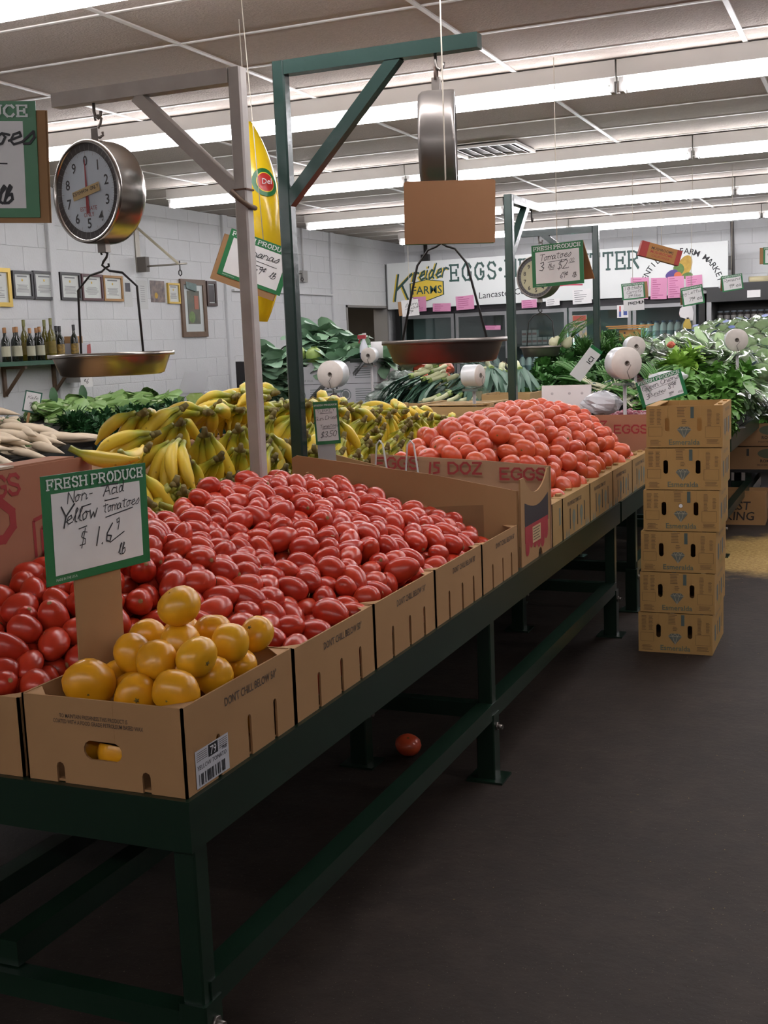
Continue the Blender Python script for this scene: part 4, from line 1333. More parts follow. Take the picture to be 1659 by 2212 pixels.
# =================================================================== HANGING SCALES
def s_hook(b, x, z, h, r=0.005):
    k = h / 4
    b.tube([(x - 0.012, 0, z - k * 0.8), (x - 0.016, 0, z - k * 0.2), (x, 0, z), (x + 0.014, 0, z - k * 0.6), (x + 0.008, 0, z - k * 1.5), (x - 0.008, 0, z - k * 2.5), (x - 0.014, 0, z - k * 3.3), (x, 0, z - k * 4), (x + 0.016, 0, z - k * 3.6), (x + 0.014, 0, z - k * 3.0)], r, 6)
def hanging_scale(label, x, y, arm_z, dial_z, dr, dt, face, bail_w, bail_top, pan_z, pan_r, facecol, casing=None, pan_depth=0.085, chain=False, tape=True, bail_ang=0.0):
    """origin under the arm hook; face = heading of the dial normal (radians, 0 = -y)"""
    casing = casing or M_chrome
    t = thing('hanging_scale', label, 'scale', (x, y, arm_z))
    D = dial_z - arm_z
    b = B()
    b.tube([(0, 0, 0), (0, 0, -0.03), (0.004, 0, -0.045), (0.016, 0, -0.055), (0.028, 0, -0.045), (0.03, 0, -0.03)], 0.006, 6)
    b.build('eye_hook', M_dullsteel, t)
    b = B()
    if chain:
        z = -0.045
        for k in range(3):
            zz = z - k * 0.04
            e = 0.012
            b.tube([(e if k % 2 else 0, 0 if k % 2 else e, zz), (-e if k % 2 else 0, 0 if k % 2 else -e, zz), (-e if k % 2 else 0, 0 if k % 2 else -e, zz - 0.04), (e if k % 2 else 0, 0 if k % 2 else e, zz - 0.04), (e if k % 2 else 0, 0 if k % 2 else e, zz)], 0.0045, 5)
        b.build('chain', mat('rusty_steel', '5a4a42', 0.5, metal=0.6), t)
    else:
        s_hook(b, 0.016, -0.045, -0.045 - (D + dr + 0.03) if False else max(0.06, -(D + dr) - 0.055))
        b.build('s_hook', M_dullsteel, t)
    B().box(-0.015, 0.015, -0.008, 0.008, D + dr - 0.01, D + dr + 0.045).build('top_lug', M_dullsteel, t)
    # dial head: part with its own rotation
    hd = thing('tmp', 'x', 'x')
    for k in ('label', 'category'):
        del hd[k]
    hd.name = 'dial_head'
    hd.parent = t
    hd.location = (0, 0, D)
    hd.rotation_euler = (0, 0, face)
    n = 48
    B().lathe([(0.0, dt / 2), (dr * 0.93, dt / 2), (dr * 0.985, dt / 2 - 0.012), (dr, dt / 2 - 0.03), (dr, -dt / 2 + 0.012), (dr * 0.99, -dt / 2), (dr * 0.93, -dt / 2 - 0.002), (dr * 0.92, -dt / 2 + 0.012)], n, axis='y').build('casing', casing, hd)
    yf = -dt / 2 + 0.010
    B().lathe([(dr * 0.925, yf), (0.0, yf)], n, axis='y').build('dial_ring', mat('dial_ring_dark', '4a4646', 0.4), hd)
    B().lathe([(dr * 0.78, yf - 0.0015), (0.0, yf - 0.0015)], n, axis='y').build('dial_face', mat('dial_face_' + facecol, facecol, 0.35), hd)
    b = B()
    for k in range(100):
        a = 2 * math.pi * k / 100
        r0 = dr * (0.745 if k % 5 else 0.70)
        bar(b, r0 * math.sin(a), r0 * math.cos(a), dr * 0.778 * math.sin(a), dr * 0.778 * math.cos(a), 0.0014, yf - 0.002)
    for k in range(40):
        a = 2 * math.pi * k / 40
        bar(b, dr * 0.79 * math.sin(a), dr * 0.79 * math.cos(a), dr * 0.9 * math.sin(a), dr * 0.9 * math.cos(a), 0.0012, yf - 0.002)
    stuff(b.build('tick_marks', mat('dial_tick', '8f8c8a', 0.5), hd))
    for k in range(10):
        a = 2 * math.pi * k / 10
        me = font_mesh(str(k), dr * 0.27, mat('dial_black', '2c2a2c', 0.5), 0.015, 0, 'CENTER')
        place('numeral', me, hd, (dr * 0.6 * math.sin(a), yf - 0.0022, dr * 0.6 * math.cos(a) - dr * 0.1))
    b = B()
    b.add([(-0.002, yf - 0.006, dr * 0.62), (0.002, yf - 0.006, dr * 0.62), (0.009, yf - 0.006, -dr * 0.42), (-0.009, yf - 0.006, -dr * 0.42)], [(3, 2, 1, 0)])
    b.lathe([(0.014, 0), (0.0, -0.002)], 12, (0, yf - 0.006, 0), 'y')
    b.build('needle', mat('needle_red', '8c2a2e', 0.4), hd)
    if tape:
        b = B().slab([(-0.075, -0.016), (0.075, -0.016), (0.075, 0.016), (-0.075, 0.016)], (0, yf - 0.008, 0.0), (0.985, 0, 0.17), (-0.17, 0, 0.985), 0.001)
        b.build('paper_tape', mat('masking_tape', 'b39a6a', 0.7), hd)
        b = B()
        strokes(b, 'EStiMAte', 0.0115, -0.07, -0.013, 0.16, 0, 0.2, rise=0.17, yoff=yf - 0.0105)
        strokes(b, 'ONLY', 0.0115, 0.026, 0.002, 0.16, 0, 0.2, rise=0.17, yoff=yf - 0.0105)
        b.build('handwriting', M_ink, hd)
        for tx, zz in (('ESTIMATE', -dr * 0.36), ('ONLY', -dr * 0.48)):
            place('lettering', font_mesh(tx, dr * 0.115, mat('dial_red_text', '9a4a46', 0.6), 0, 0, 'CENTER'), hd, (0, yf - 0.0022, zz))
    # lower swivel and bail
    zb = bail_top - arm_z
    B().box(-0.018, 0.018, -0.015, 0.015, D - dr - 0.03, D - dr + 0.012).build('swivel', M_dullsteel, t)
    b = B()
    s_hook(b, 0, D - dr - 0.025, (D - dr - 0.025) - zb, 0.0045)
    b.build('lower_hook', M_dark, t)
    w = bail_w
    pz = pan_z - arm_z
    ca, sa = math.cos(bail_ang), math.sin(bail_ang)
    pth = [(-w * 1.0, pz - 0.004), (-w, zb - 0.075), (-w * 0.55, zb - 0.022), (-0.02, zb - 0.012), (0, zb), (0.02, zb - 0.012), (w * 0.55, zb - 0.022), (w, zb - 0.075), (w * 1.0, pz - 0.004)]
    # bail legs spread to the rim
    k = pan_r * 0.9 / w
    pth[0] = (-w * k * 0.75, pz)
    pth[-1] = (w * k * 0.75, pz)
    B().tube([(q * ca, q * sa, z) for q, z in pth], 0.0045, 6).build('bail', M_dark, t)
    h = pan_depth
    B().lathe([(0.0, -h), (pan_r * 0.76, -h), (pan_r * 0.82, -h * 0.93), (pan_r * 0.94, -0.008), (pan_r * 0.945, 0), (pan_r, 0.0), (pan_r * 1.003, -0.014), (pan_r * 0.985, -0.016), (pan_r * 0.955, -0.012)], 40, (0, 0, pz)).build('pan', M_dullsteel if casing is not M_chrome else mat('pan_steel', 'a8a29a', 0.28, metal=1.0, bump=(20, 0.06)), t)
    return t
hanging_scale('steel hanging scale with a pale blue ten numeral dial under the grey arm', -2.675, 3.70, 2.505, 2.185, 0.186, 0.135, R(-13), 0.15, 1.912, 1.598, 0.235, 'b9c3cc', bail_ang=R(-8))
hanging_scale('hanging scale seen edge on under the green arm, pan over the tomatoes', -1.458, 4.03, 2.588, 2.275, 0.19, 0.125, R(108), 0.09, 1.94, 1.60, 0.228, 'c4c8c8', casing=mat('aged_grey_casing', '8c8681', 0.32, metal=0.6, noise=(6, 0.35), col2='77706c'), chain=True, tape=False, bail_ang=R(12))
hanging_scale('cream dial hanging scale on the far green post', -2.53, 9.28, 2.38, 2.06, 0.17, 0.15, R(-10), 0.1, 1.78, 1.512, 0.17, 'b5ad8c', casing=M_dullsteel, tape=False)

# =================================================================== PRICE SIGNS
M_back = mat('sign_backing_card', '9a744e', 0.85, noise=(8, 0.3))
def price_sign(label, w, h, pos, rz, roll=0.0, lines=(), head='FRESH PRODUCE', headsize=None, backing=None, tent=False, string=None, stick=None, pitch=0.0, underline=(), name='price_sign', border=M_signgreen, marks='MADE IN THE U.S.A.', stickm=None):
    t = thing(name, label, 'sign', pos, (pitch, 0, rz))
    t.rotation_euler = (Matrix.Rotation(rz, 3, 'Z') @ Matrix.Rotation(roll, 3, 'Y') @ Matrix.Rotation(pitch, 3, 'X')).to_euler()
    B().box(-w / 2, w / 2, 0, 0.003, -h / 2, h / 2).build('card', border, t)
    bd = w * 0.075
    tp = h * (0.17 if head else 0.06)
    B().box(-w / 2 + bd, w / 2 - bd, -0.0006, 0, -h / 2 + h * 0.08, h / 2 - tp).build('white_panel', M_white, t)
    hs = headsize or w * 0.088
    if head:
        b = B()
        wt = strokes(B(), head, hs, 0, 0, 0.24, 0, 0.42, True, space=0.55)
        k = min(1.0, w * 0.9 / wt)
        strokes(b, head, hs * k, 0, h / 2 - tp + (tp - hs * k) * 0.5, 0.24, 0, 0.42, True, -0.0008, anchor='c', space=0.55)
        stuff(b.build('printed_heading', mat('heading_white', 'cfd6d0', 0.6), t))
    b = B()
    for tx, sz, fx, fz, *ex in lines:
        ex = ex[0] if ex else {}
        strokes(b, tx, sz * h, fx * w, fz * h, ex.get('wid', 0.085), ex.get('sl', 0.22), ex.get('gap', 0.1), yoff=-0.0014, rise=ex.get('rise', 0.06), anchor=ex.get('an', 'c'), space=0.45)
    for xa, za, xb, zb in underline:
        bar(b, xa * w, za * h, xb * w, zb * h, 0.008 * h * 1.4, -0.0014)
    if b.v:
        stuff(b.build('handwriting', M_ink, t))
    if marks:
        place('small_print', font_mesh(marks, w * 0.022, mat('heading_white', 'cfd6d0', 0.6)), t, (-w / 2 + bd, -0.0008, -h / 2 + h * 0.03))
    if backing:
        dx, dz, bw, bh = backing
        B().cbox(-bw / 2 + dx, bw / 2 + dx, 0.003, 0.008, -bh / 2 + dz, bh / 2 + dz).build('cardboard_backing', M_back, t)
    if tent:
        B().slab([(-w / 2, -h), (w / 2, -h), (w / 2, 0), (-w / 2, 0)], (0.0, 0.004, h / 2), (1, 0, 0), (0, math.sin(-0.5), math.cos(0.5)), 0.004).build('rear_leaf', M_back, t)
    if string:
        inv = t.rotation_euler.to_matrix().inverted()
        for sx in (0.0,):
            top = inv @ Vector((0, 0, string - pos[2]))
            B().tube([(sx, 0.004, h / 2), tuple(top)], 0.0022, 5).build('string', M_string, t)
    if stick:
        sw, sl = stick
        B().box(-sw / 2 - 0.01, sw / 2 - 0.01, 0.003, 0.007, -h / 2 - sl, h * 0.2).build('stake', stickm or M_card, t)
    return t
price_sign('green bordered sign for yellow tomatoes on a cardboard stake', 0.352, 0.234, (-1.597, 2.117, 1.227), R(87), R(1.5),
           [('Non-', 0.105, -0.06, 0.22, {'an': 'r', 'gap': 0.18}), ('Acid', 0.105, 0.05, 0.235, {'an': 'l', 'gap': 0.18}), ('Y', 0.2, -0.33, 0.0, {'sl': 0.35}), ('ellow', 0.13, -0.17, 0.03, {'gap': 0.08}), ('tomatoes', 0.095, 0.22, 0.075, {'gap': 0.03}),
            ('$', 0.15, -0.17, -0.20, {'wid': 0.06}), ('1.6', 0.17, 0.03, -0.22, {'gap': 0.35}), ('9', 0.11, 0.17, -0.11, {}), ('lb', 0.11, 0.20, -0.36, {})], stick=(0.155, 0.30),
           underline=[(0.03, 0.335, 0.20, 0.34), (-0.16, 0.17, -0.07, 0.185), (0.06, 0.19, 0.2, 0.20), (0.06, 0.03, 0.34, 0.08), (-0.2, -0.03, -0.12, -0.015), (0.09, -0.22, 0.24, -0.14)])
price_sign('large hanging produce sign cut off by the left edge', 0.365, 0.232, (-1.774, 1.945, 2.005), R(23), R(2.2),
           [('Tomatoes', 0.17, 0.16, 0.08, {'gap': 0.02, 'wid': 0.12}), ('2 lbs', 0.15, 0.12, -0.12, {'wid': 0.13}), ('99\u00a2', 0.15, 0.10, -0.37, {'wid': 0.13}), ('lb', 0.15, 0.30, -0.38, {'wid': 0.16})], underline=[(0.0, -0.02, 0.33, -0.035), (0.1, -0.17, 0.24, -0.16)],
           backing=(0.022, -0.014, 0.365, 0.225), string=CEIL - 0.0)
tt = thing('cardboard_sign', 'blank tan cardboard back of a hanging sign in front of the middle scale', 'sign', (-1.342, 3.80, 2.02), (0, R(1.2), R(20)))
B().slab([(-0.152, -0.103), (0.152, -0.103), (0.154, 0.098), (0.148, 0.104), (-0.146, 0.103), (-0.152, 0.097)], (0, 0, 0), (1, 0, 0), (0, 0, 1), 0.005).build('sheet', mat('warm_cardboard', 'a97a54', 0.8, noise=(4, 0.2)), tt)
B().box(-0.15, 0.15, 0.06, 0.065, -0.10, 0.10).build('rear_leaf', M_signgreen, tt)
B().tube([(-0.015, 0.0, 0.085), (-0.012, -0.004, 0.11), (-0.02, 0.01, 0.5), (-0.03, 0.02, 0.995)], 0.0025, 5).build('string', M_string, tt)
price_sign('hanging tent sign for tomatoes at three pounds for two dollars', 0.32, 0.222, (-1.589, 6.19, 1.968), R(-18), R(-1.0),
           [('Tomatoes', 0.15, -0.04, 0.11, {'gap': 0.02}), ('3', 0.2, -0.31, -0.12, {}), ('lbs', 0.11, -0.12, -0.08, {}), ('$2.', 0.2, 0.11, -0.12, {'wid': 0.07}), ('00', 0.09, 0.28, 0.02, {}), ('69\u00a2', 0.14, 0.12, -0.34, {}), ('lb', 0.12, 0.32, -0.34, {})],
           underline=[(-0.18, 0.07, 0.2, 0.10), (0.22, 0.0, 0.34, 0.02), (-0.16, -0.11, -0.06, -0.1)], tent=True, string=CEIL)
price_sign('tilted banana price sign hung between the two posts', 0.285, 0.20, (-2.46, 4.47, 1.955), R(20), R(22),
           [('Bananas', 0.16, 0.02, 0.08, {'gap': 0.02}), ('59\u00a2', 0.16, 0.08, -0.22, {}), ('lb', 0.14, 0.3, -0.22, {})], underline=[(0.0, 0.03, 0.33, 0.02)], backing=(-0.02, -0.03, 0.29, 0.2), string=CEIL)
price_sign('small upright bean price sign on a paper stake by the green post', 0.098, 0.168, (-1.99, 4.12, 1.293), R(20), R(-2),
           [('TURKEY', 0.07, 0.0, 0.24, {'sl': 0, 'gap': 0.2}), ('Sun Dried', 0.085, -0.03, 0.06, {'gap': 0.02}), ('Tomatoes', 0.075, 0.08, -0.12, {'gap': 0.02}), ('$3.50', 0.13, 0.02, -0.34, {})],
           underline=[(-0.2, -0.14, 0.35, -0.13), (-0.25, 0.22, 0.25, 0.225)], stick=(0.07, 0.14), marks=None, stickm=mat('grey_paper', 'a8a5a6', 0.6))
price_sign('green onion price sign leaning behind the carton stack', 0.285, 0.165, (-1.236, 7.32, 1.245), R(20), R(-16),
           [('Green Onions', 0.17, 0.0, 0.1, {'gap': 0.02}), ('3', 0.2, -0.34, -0.24, {}), ('Bunches', 0.13, -0.12, -0.18, {'gap': 0.02}), ('89\u00a2', 0.2, 0.22, -0.12, {}), ('99\u00a2', 0.13, 0.16, -0.36, {}), ('ea', 0.12, 0.36, -0.36, {})],
           underline=[(-0.3, 0.06, 0.35, 0.12), (-0.2, -0.22, 0.02, -0.2)])
price_sign('far hanging sign for one pound baby carrots', 0.215, 0.15, (-2.11, 11.0, 1.968), R(23), R(-4), [('1 lb Baby', 0.2, 0, 0.08, {}), ('Carrots', 0.17, 0.02, -0.15, {}), ('89\u00a2 Bag', 0.17, 0.02, -0.38, {})], backing=(0.03, 0.0, 0.21, 0.15), string=CEIL, marks=None)
price_sign('white card with a curled black logo under the carrot sign', 0.19, 0.10, (-2.10, 10.97, 1.84), R(23), R(-2), [('PREMIUM', 0.24, 0.14, 0.02, {'sl': 0, 'gap': 0.2, 'wid': 0.2})], head=None, border=M_white, marks=None, name='logo_card')
o = COL.objects[-1] if False else None
price_sign('far hanging tent sign for loose lettuce', 0.20, 0.17, (-1.575, 11.0, 1.90), R(23), R(-9), [('Leg Lettuce', 0.17, 0, 0.06, {}), ('79\u00a2 ea', 0.2, 0.1, -0.3, {})], tent=True, string=CEIL, marks=None)
price_sign('far hanging tent sign for romaine below the black conduit', 0.19, 0.14, (-1.228, 11.0, 1.995), R(23), R(-7), [('Romaine', 0.2, 0, 0.06, {}), ('99\u00a2 ea', 0.22, 0.1, -0.32, {})], tent=True, string=CEIL, marks=None)
price_sign('hanging sign just entering at the right edge', 0.22, 0.15, (-0.86, 11.0, 2.21), R(23), 0, [('Cabbage', 0.2, 0, 0.0, {})], backing=(-0.03, 0.0, 0.22, 0.14), string=CEIL, marks=None)
price_sign('small hand drawn card hanging over the left cooler', 0.17, 0.16, (-4.33, 11.0, 1.92), R(20), R(-4), [('Acorn', 0.2, 0.1, 0.1, {}), ('Squash', 0.2, 0.1, -0.1, {}), ('69\u00a2', 0.2, 0.0, -0.36, {})], head=None, border=M_white, backing=(-0.03, 0.0, 0.18, 0.14), marks=None, string=CEIL)
# hanging mushroom carton end
t = thing('mushroom_carton', 'tilted brown mushroom carton with red ends hanging on a string', 'carton', (-1.86, 11.0, 2.296))
t.rotation_euler = (Matrix.Rotation(R(23), 3, 'Z') @ Matrix.Rotation(R(17), 3, 'Y')).to_euler()
B().box(-0.19, 0.19, 0, 0.08, -0.067, 0.067).build('carton_body', mat('brown_carton', 'a3703f', 0.8), t)
B().box(-0.1905, -0.12, -0.0008, 0.0805, -0.0675, 0.0675).build('red_end', mat('carton_red', '9a3530', 0.7), t)
B().box(0.145, 0.1905, -0.0008, 0.0805, -0.0675, 0.0675).build('red_end', MATS['carton_red'], t)
place('lettering', font_mesh('MUSHROOMS', 0.034, M_print, 0.01, 0, 'CENTER'), t, (0.01, -0.001, 0.015))
place('lettering', font_mesh('MUSHROOMS', 0.034, MATS['carton_red'], 0.01, 0, 'CENTER'), t, (0.01, -0.001, -0.018))
place('lettering', font_mesh('CALIFORNIA', 0.03, MATS['carton_red'], 0.0, 0, 'CENTER'), t, (0.01, -0.001, -0.05))
inv = t.rotation_euler.to_matrix().inverted()
B().tube([(0, 0.04, 0.067), tuple(inv @ Vector((0, 0, CEIL - 2.296)))], 0.0025, 5).build('string', M_string, t)
# folded white signs lying on the greens
t = thing('folded_sign', 'folded white price card lying slanted on the parsley', 'sign', (-2.0, 8.55, 1.37), (R(15), R(-52), R(10)))
B().box(-0.12, 0.15, 0, 0.004, -0.05, 0.05).build('card', M_white, t)
b = B()
b.box(0.125, 0.15, -0.0008, 0.0, -0.05, 0.05)
b.build('green_edge', M_signgreen, t)
place('lettering', font_mesh('ICI', 0.05, M_ink, 0.02), t, (0.02, -0.001, -0.03))
t = thing('white_tray', 'upright white foam sheet behind the round tomatoes', 'tray', (-1.82, 7.22, ZT), (R(-6), 0, R(4)))
B().cbox(-0.158, 0.158, 0, 0.012, 0.30, 0.573).build('sheet', mat('foam_white', 'd6d0ce', 0.7), t)
B().box(-0.03, 0.03, 0.002, 0.01, 0, 0.32).build('support', M_white, t)
b = B()
for xx in (-0.09, 0.02, 0.1):
    for zz in (0.40, 0.52):
        b.lathe([(0.009, 0), (0, -0.001)], 10, (xx, -0.0006, zz), 'y')
stuff(b.build('dimples', mat('foam_shadow', 'b0a8a8', 0.8), t))

# =================================================================== INFLATABLE BANANA
def banana_balloon():
    t = thing('inflatable_banana', 'big shiny yellow inflatable banana hanging over the banana heap', 'balloon', (-2.59, 4.72, 2.6))
    M_y = mat('balloon_vinyl', 'e0bd1c', 0.18, 0.6)
    n = 20
    path, rad = [], []
    for k in range(n + 1):
        u = k / n
        path.append((0.035 * math.sin(math.pi * u) - 0.02 + 0.03 * u, 0.0, -0.02 - 0.87 * u))
        rad.append(0.104 * (math.sin(math.pi * min(1, (u * 0.93 + 0.035))) ** 0.62) * (1.0 if u < 0.6 else 1 - 0.25 * (u - 0.6)))
    B().tube(path, rad, 20).build('skin', M_y, t)
    for s in (-1, 1):
        pth = [(p[0] + s * r * 0.99, p[1] - 0.006, p[2]) for p, r in zip(path, rad)]
        B().tube(pth, 0.004, 5).build('seam', M_y, t)
    B().tube([(-0.02, 0, -0.02), (-0.025, 0, 0.42)], 0.002, 4).build('string', M_string, t)
    # oval badge wrapped on the side facing the aisle
    def oval(rx, rz, off, m_, nm):
        b = B()
        v = []
        for q in range(28):
            a = 2 * math.pi * q / 28
            for rr in (1.0,):
                th = R(-38) + math.cos(a) * rx / 0.1
                z = -0.29 + math.sin(a) * rz
                u = min(max((-z - 0.02) / 0.87, 0), 1)
                i = u * n
                i0 = min(int(i), n - 1)
                px = path[i0][0] + (path[i0 + 1][0] - path[i0][0]) * (i - i0)
                r = rad[i0] + (rad[i0 + 1] - rad[i0]) * (i - i0) + off
                v.append((px + r * math.cos(th), r * math.sin(th), z))
        c = Vector((0, 0, 0))
        for q in v:
            c += Vector(q) / 28
        th = R(-38)
        cc = (path[6][0] + (0.1 + off) * math.cos(th), (0.1 + off) * math.sin(th), -0.29)
        b.add([cc] + v, [(0, k + 1, (k + 1) % 28 + 1) for k in range(28)], True)
        return b.build(nm, m_, t)
    oval(0.062, 0.062, 0.0045, mat('badge_green', '1f6a34', 0.3), 'badge_green_ring')
    oval(0.042, 0.044, 0.0065, mat('badge_yellow', 'e0c83a', 0.3), 'badge_yellow_ring')
    oval(0.038, 0.040, 0.0085, mat('badge_red', 'b02c26', 0.3), 'badge_red_centre')
    th = R(-38)
    place('lettering', font_mesh('Del', 0.034, M_white, 0.01, 0, 'CENTER'), t, (path[6][0] + 0.116 * math.cos(th), 0.116 * math.sin(th), -0.30), (0, 0, R(52)))
banana_balloon()

# =================================================================== ROLLS OF PRODUCE BAGS
M_roll = mat('bag_roll_side', 'cfc6bd', 0.5, noise=(25, 0.2))
M_rollw = mat('bag_roll_plastic', 'd5d8da', 0.2)
def bag_roll(label, x, y, z, r, w, heading, base, tail=1):
    """roll on a pole stand; heading = direction the flat side faces (0 = -y)"""
    t = thing('bag_roll_stand', label, 'bag dispenser', (x, y, base), (0, 0, heading))
    h = z - base
    B().lathe([(0.016, -w / 2 - 0.001), (r * 0.96, -w / 2), (r, -w / 2 + 0.006)], 32, (0, 0, h), 'y').build('roll_face', M_roll, t)
    B().lathe([(r, -w / 2 + 0.006), (r, w / 2 - 0.006), (r * 0.96, w / 2), (0.0, w / 2)], 32, (0, 0, h), 'y').build('roll_body', M_rollw, t)
    B().lathe([(0.016, -w / 2 - 0.003), (0.011, -w / 2 - 0.003), (0.011, -w / 2 + 0.02), (0.0, -w / 2 + 0.02)], 14, (0, 0, h), 'y').build('core', mat('roll_core', '6f665e', 0.7), t)
    b = B()
    b.tube([(0, -w / 2 - 0.012, h), (0.02, -w / 2 - 0.012, h - 0.01), (-0.005, -w / 2 - 0.013, h - r * 0.5), (0.012, -w / 2 - 0.014, h - r * 1.05), (0.012, 0, h - r * 1.15), (0.012, w / 2 + 0.01, h - r * 1.05), (0, w / 2 + 0.012, h)], 0.0022, 5)
    b.build('wire_holder', M_dullsteel, t)
    B().box(-0.045, 0.045, -w / 2, w / 2, h - r * 1.2 - 0.015, h - r * 1.2).build('cradle', clear_film('clear_acrylic', 'e8eeee', 0.25), t)
    B().cyl((0.01, 0, 0), (0.01, 0, h - r * 1.2 - 0.015), 0.011, 10).build('pole', mat('grey_pole', 'a29d9c', 0.4), t)
    B().cyl((0.01, 0, 0), (0.01, 0, 0.006), 0.06, 16).build('foot', mat('grey_pole', 'a29d9c', 0.4), t)
    # loose tail of clear bag
    v = []
    for k in range(6):
        u = k / 5
        for q in range(4):
            s = q / 3 - 0.5
            v.append((tail * (r * 0.75 + u * 0.10), s * w * (1 - 0.3 * u) + 0.006 * math.sin(7 * u + q), h - r * 0.75 - u * (0.09 + 0.03 * (q % 2))))
    B().add(v, [(k * 4 + q, k * 4 + q + 1, k * 4 + q + 5, k * 4 + q + 4) for k in range(5) for q in range(3)], True).build('bag_tail', clear_film('bag_film', 'f4f6f8', 0.3, 0.2), t)
    return t
bag_roll('largest white bag roll on a pole, behind the carton stack', -1.436, 7.14, 1.411, 0.098, 0.12, R(35), ZT)
bag_roll('small white bag roll right behind the largest one', -1.652, 8.62, 1.492, 0.072, 0.1, R(30), 0.861)
bag_roll('white bag roll in front of the wrapped lettuce heads', -0.972, 8.95, 1.507, 0.082, 0.09, R(15), 0.862)
bag_roll('bag roll cut off by the right edge beside the lettuce', -0.955, 11.2, 1.56, 0.085, 0.09, R(15), 0.862)
bag_roll('cream bag roll in front of the white collard cartons', -3.60, 7.6, 1.382, 0.098, 0.15, R(5), 0.0, -1)
bag_roll('small bag roll by the spray bottle and red bags', -3.92, 9.0, 1.488, 0.066, 0.1, R(5), 0.861, -1)
bag_roll('bag roll under the middle scale pan, above the leeks', -2.40, 7.15, 1.36, 0.07, 0.11, R(80), 0.0)

# =================================================================== LEFT WALL FURNISHINGS
XW = XL + 0.001
def wall_thing(name, label, cat, y, z, x=XW):
    return thing(name, label, cat, (x, y, z), (0, 0, math.pi / 2))
M_gold2 = mat('gold_frame', 'b79a45', 0.35, metal=0.4)
M_blk = mat('black_frame', '201d1e', 0.4)
M_mar = mat('maroon_frame', '4a1c1e', 0.4)
M_oak = mat('oak_frame', '9a7340', 0.5)
M_brn = mat('brown_frame', '6a5340', 0.5, noise=(20, 0.4))
M_paper = mat('certificate_paper', 'c9ccc8', 0.5)
M_pg = mat('picture_glass', 'c2c8c6', 0.12)
def framed(label, y0, y1, z0, z1, fm, cert=True, fwid=0.022, cat='picture frame'):
    t = wall_thing('framed_certificate' if cert else 'framed_picture', label, cat, (y0 + y1) / 2, (z0 + z1) / 2)
    w, h = (y1 - y0) / 2, (z1 - z0) / 2
    for nm, q in (('frame_rail', (-w, w, h - fwid, h)), ('frame_rail', (-w, w, -h, -h + fwid)), ('frame_stile', (-w, -w + fwid, -h + fwid, h - fwid)), ('frame_stile', (w - fwid, w, -h + fwid, h - fwid))):
        B().box(q[0], q[1], -0.022, 0, q[2], q[3]).build(nm, fm, t)
    B().box(-w + fwid, w - fwid, -0.008, 0, -h + fwid, h - fwid).build('sheet', M_paper if cert else M_pg, t)
    if cert:
        b = B()
        rr = random.Random(int(y0 * 100))
        iw = w - fwid
        z = h * 0.62
        bar(b, -iw * 0.6, z, iw * 0.6, z, 0.012, -0.0085)
        for k in range(7):
            z = h * (0.0 - 0.085 * k)
            q = iw * rr.uniform(0.45, 0.75)
            bar(b, -q, z, q, z, 0.004, -0.0085)
        stuff(b.build('certificate_text', mat('grey_text', '77797a', 0.7), t))
        B().lathe([(0.011, 0), (0, -0.001)], 12, (0, -0.0086, h * 0.35), 'y').build('seal', M_gold2, t)
    return t
framed('large gold framed certificate cut off at the left edge', 7.42, 7.80, 2.0, 2.312, M_gold2, True, 0.035)
framed('first black framed certificate beside the gold frame', 7.825, 8.075, 2.07, 2.296, M_blk)
framed('second black framed certificate left of the pilaster', 8.085, 8.375, 2.066, 2.305, M_blk)
framed('third black framed certificate right of the pilaster', 8.437, 8.72, 2.068, 2.308, M_blk)
framed('maroon framed certificate catching the light', 8.735, 9.045, 2.068, 2.305, M_mar)
framed('light oak framed certificate at the end of the certificate row', 9.055, 9.355, 2.068, 2.302, M_oak)
framed('small gold framed award beside the tall picture', 10.12, 10.335, 2.06, 2.265, M_gold2, True, 0.018)
for k, (lab, y0, y1, z0, z1, dark) in enumerate([('newspaper clipping taped to the block wall', 9.385, 9.52, 2.02, 2.277, True), ('narrow white leaflet in plastic taped to the wall', 9.595, 9.775, 2.0, 2.275, False)]):
    t = wall_thing('paper_sheet', lab, 'paper', (y0 + y1) / 2, (z0 + z1) / 2)
    w, h = (y1 - y0) / 2, (z1 - z0) / 2
    B().box(-w, w, -0.002, 0, -h, h).build('sheet', mat('leaflet_paper', 'bfc0be', 0.6), t)
    if dark:
        B().box(-w * 0.6, w * 0.6, -0.003, -0.002, h * 0.1, h * 0.75).build('photo', mat('dark_photo', '55545a', 0.6, noise=(30, 0.7)), t)
    else:
        b = B()
        for q in range(8):
            bar(b, -w * 0.3, h * (0.6 - q * 0.15), w * 0.5, h * (0.6 - q * 0.15), 0.004, -0.0025)
        stuff(b.build('text', mat('grey_text', '77797a', 0.7), t))
t = wall_thing('calendar', 'calendar page with a brown and yellow picture on the wall', 'calendar', 9.955, 2.175)
B().box(-0.125, 0.125, -0.003, 0, -0.105, 0.105).build('page', mat('calendar_picture', '8c7a72', 0.5, noise=(18, 0.9), col2='3a3032'), t)
B().lathe([(0.03, 0), (0, -0.001)], 12, (-0.03, -0.0032, -0.04), 'y').build('yellow_patch', mat('squash_yellow', 'b8922c', 0.6), t)
t = framed('tall brown framed picture of a figure with lettuce', 10.352, 10.835, 1.722, 2.312, M_brn, False, 0.055)
B().box(-0.115, 0.115, -0.012, -0.008, -0.16, 0.18).build('print', mat('muted_print', '4f5a50', 0.6, noise=(9, 0.8), col2='74695a'), t)
B().box(0.01, 0.09, -0.014, -0.012, -0.01, 0.13).build('print_red_patch', mat('print_red', 'a06450', 0.6), t)
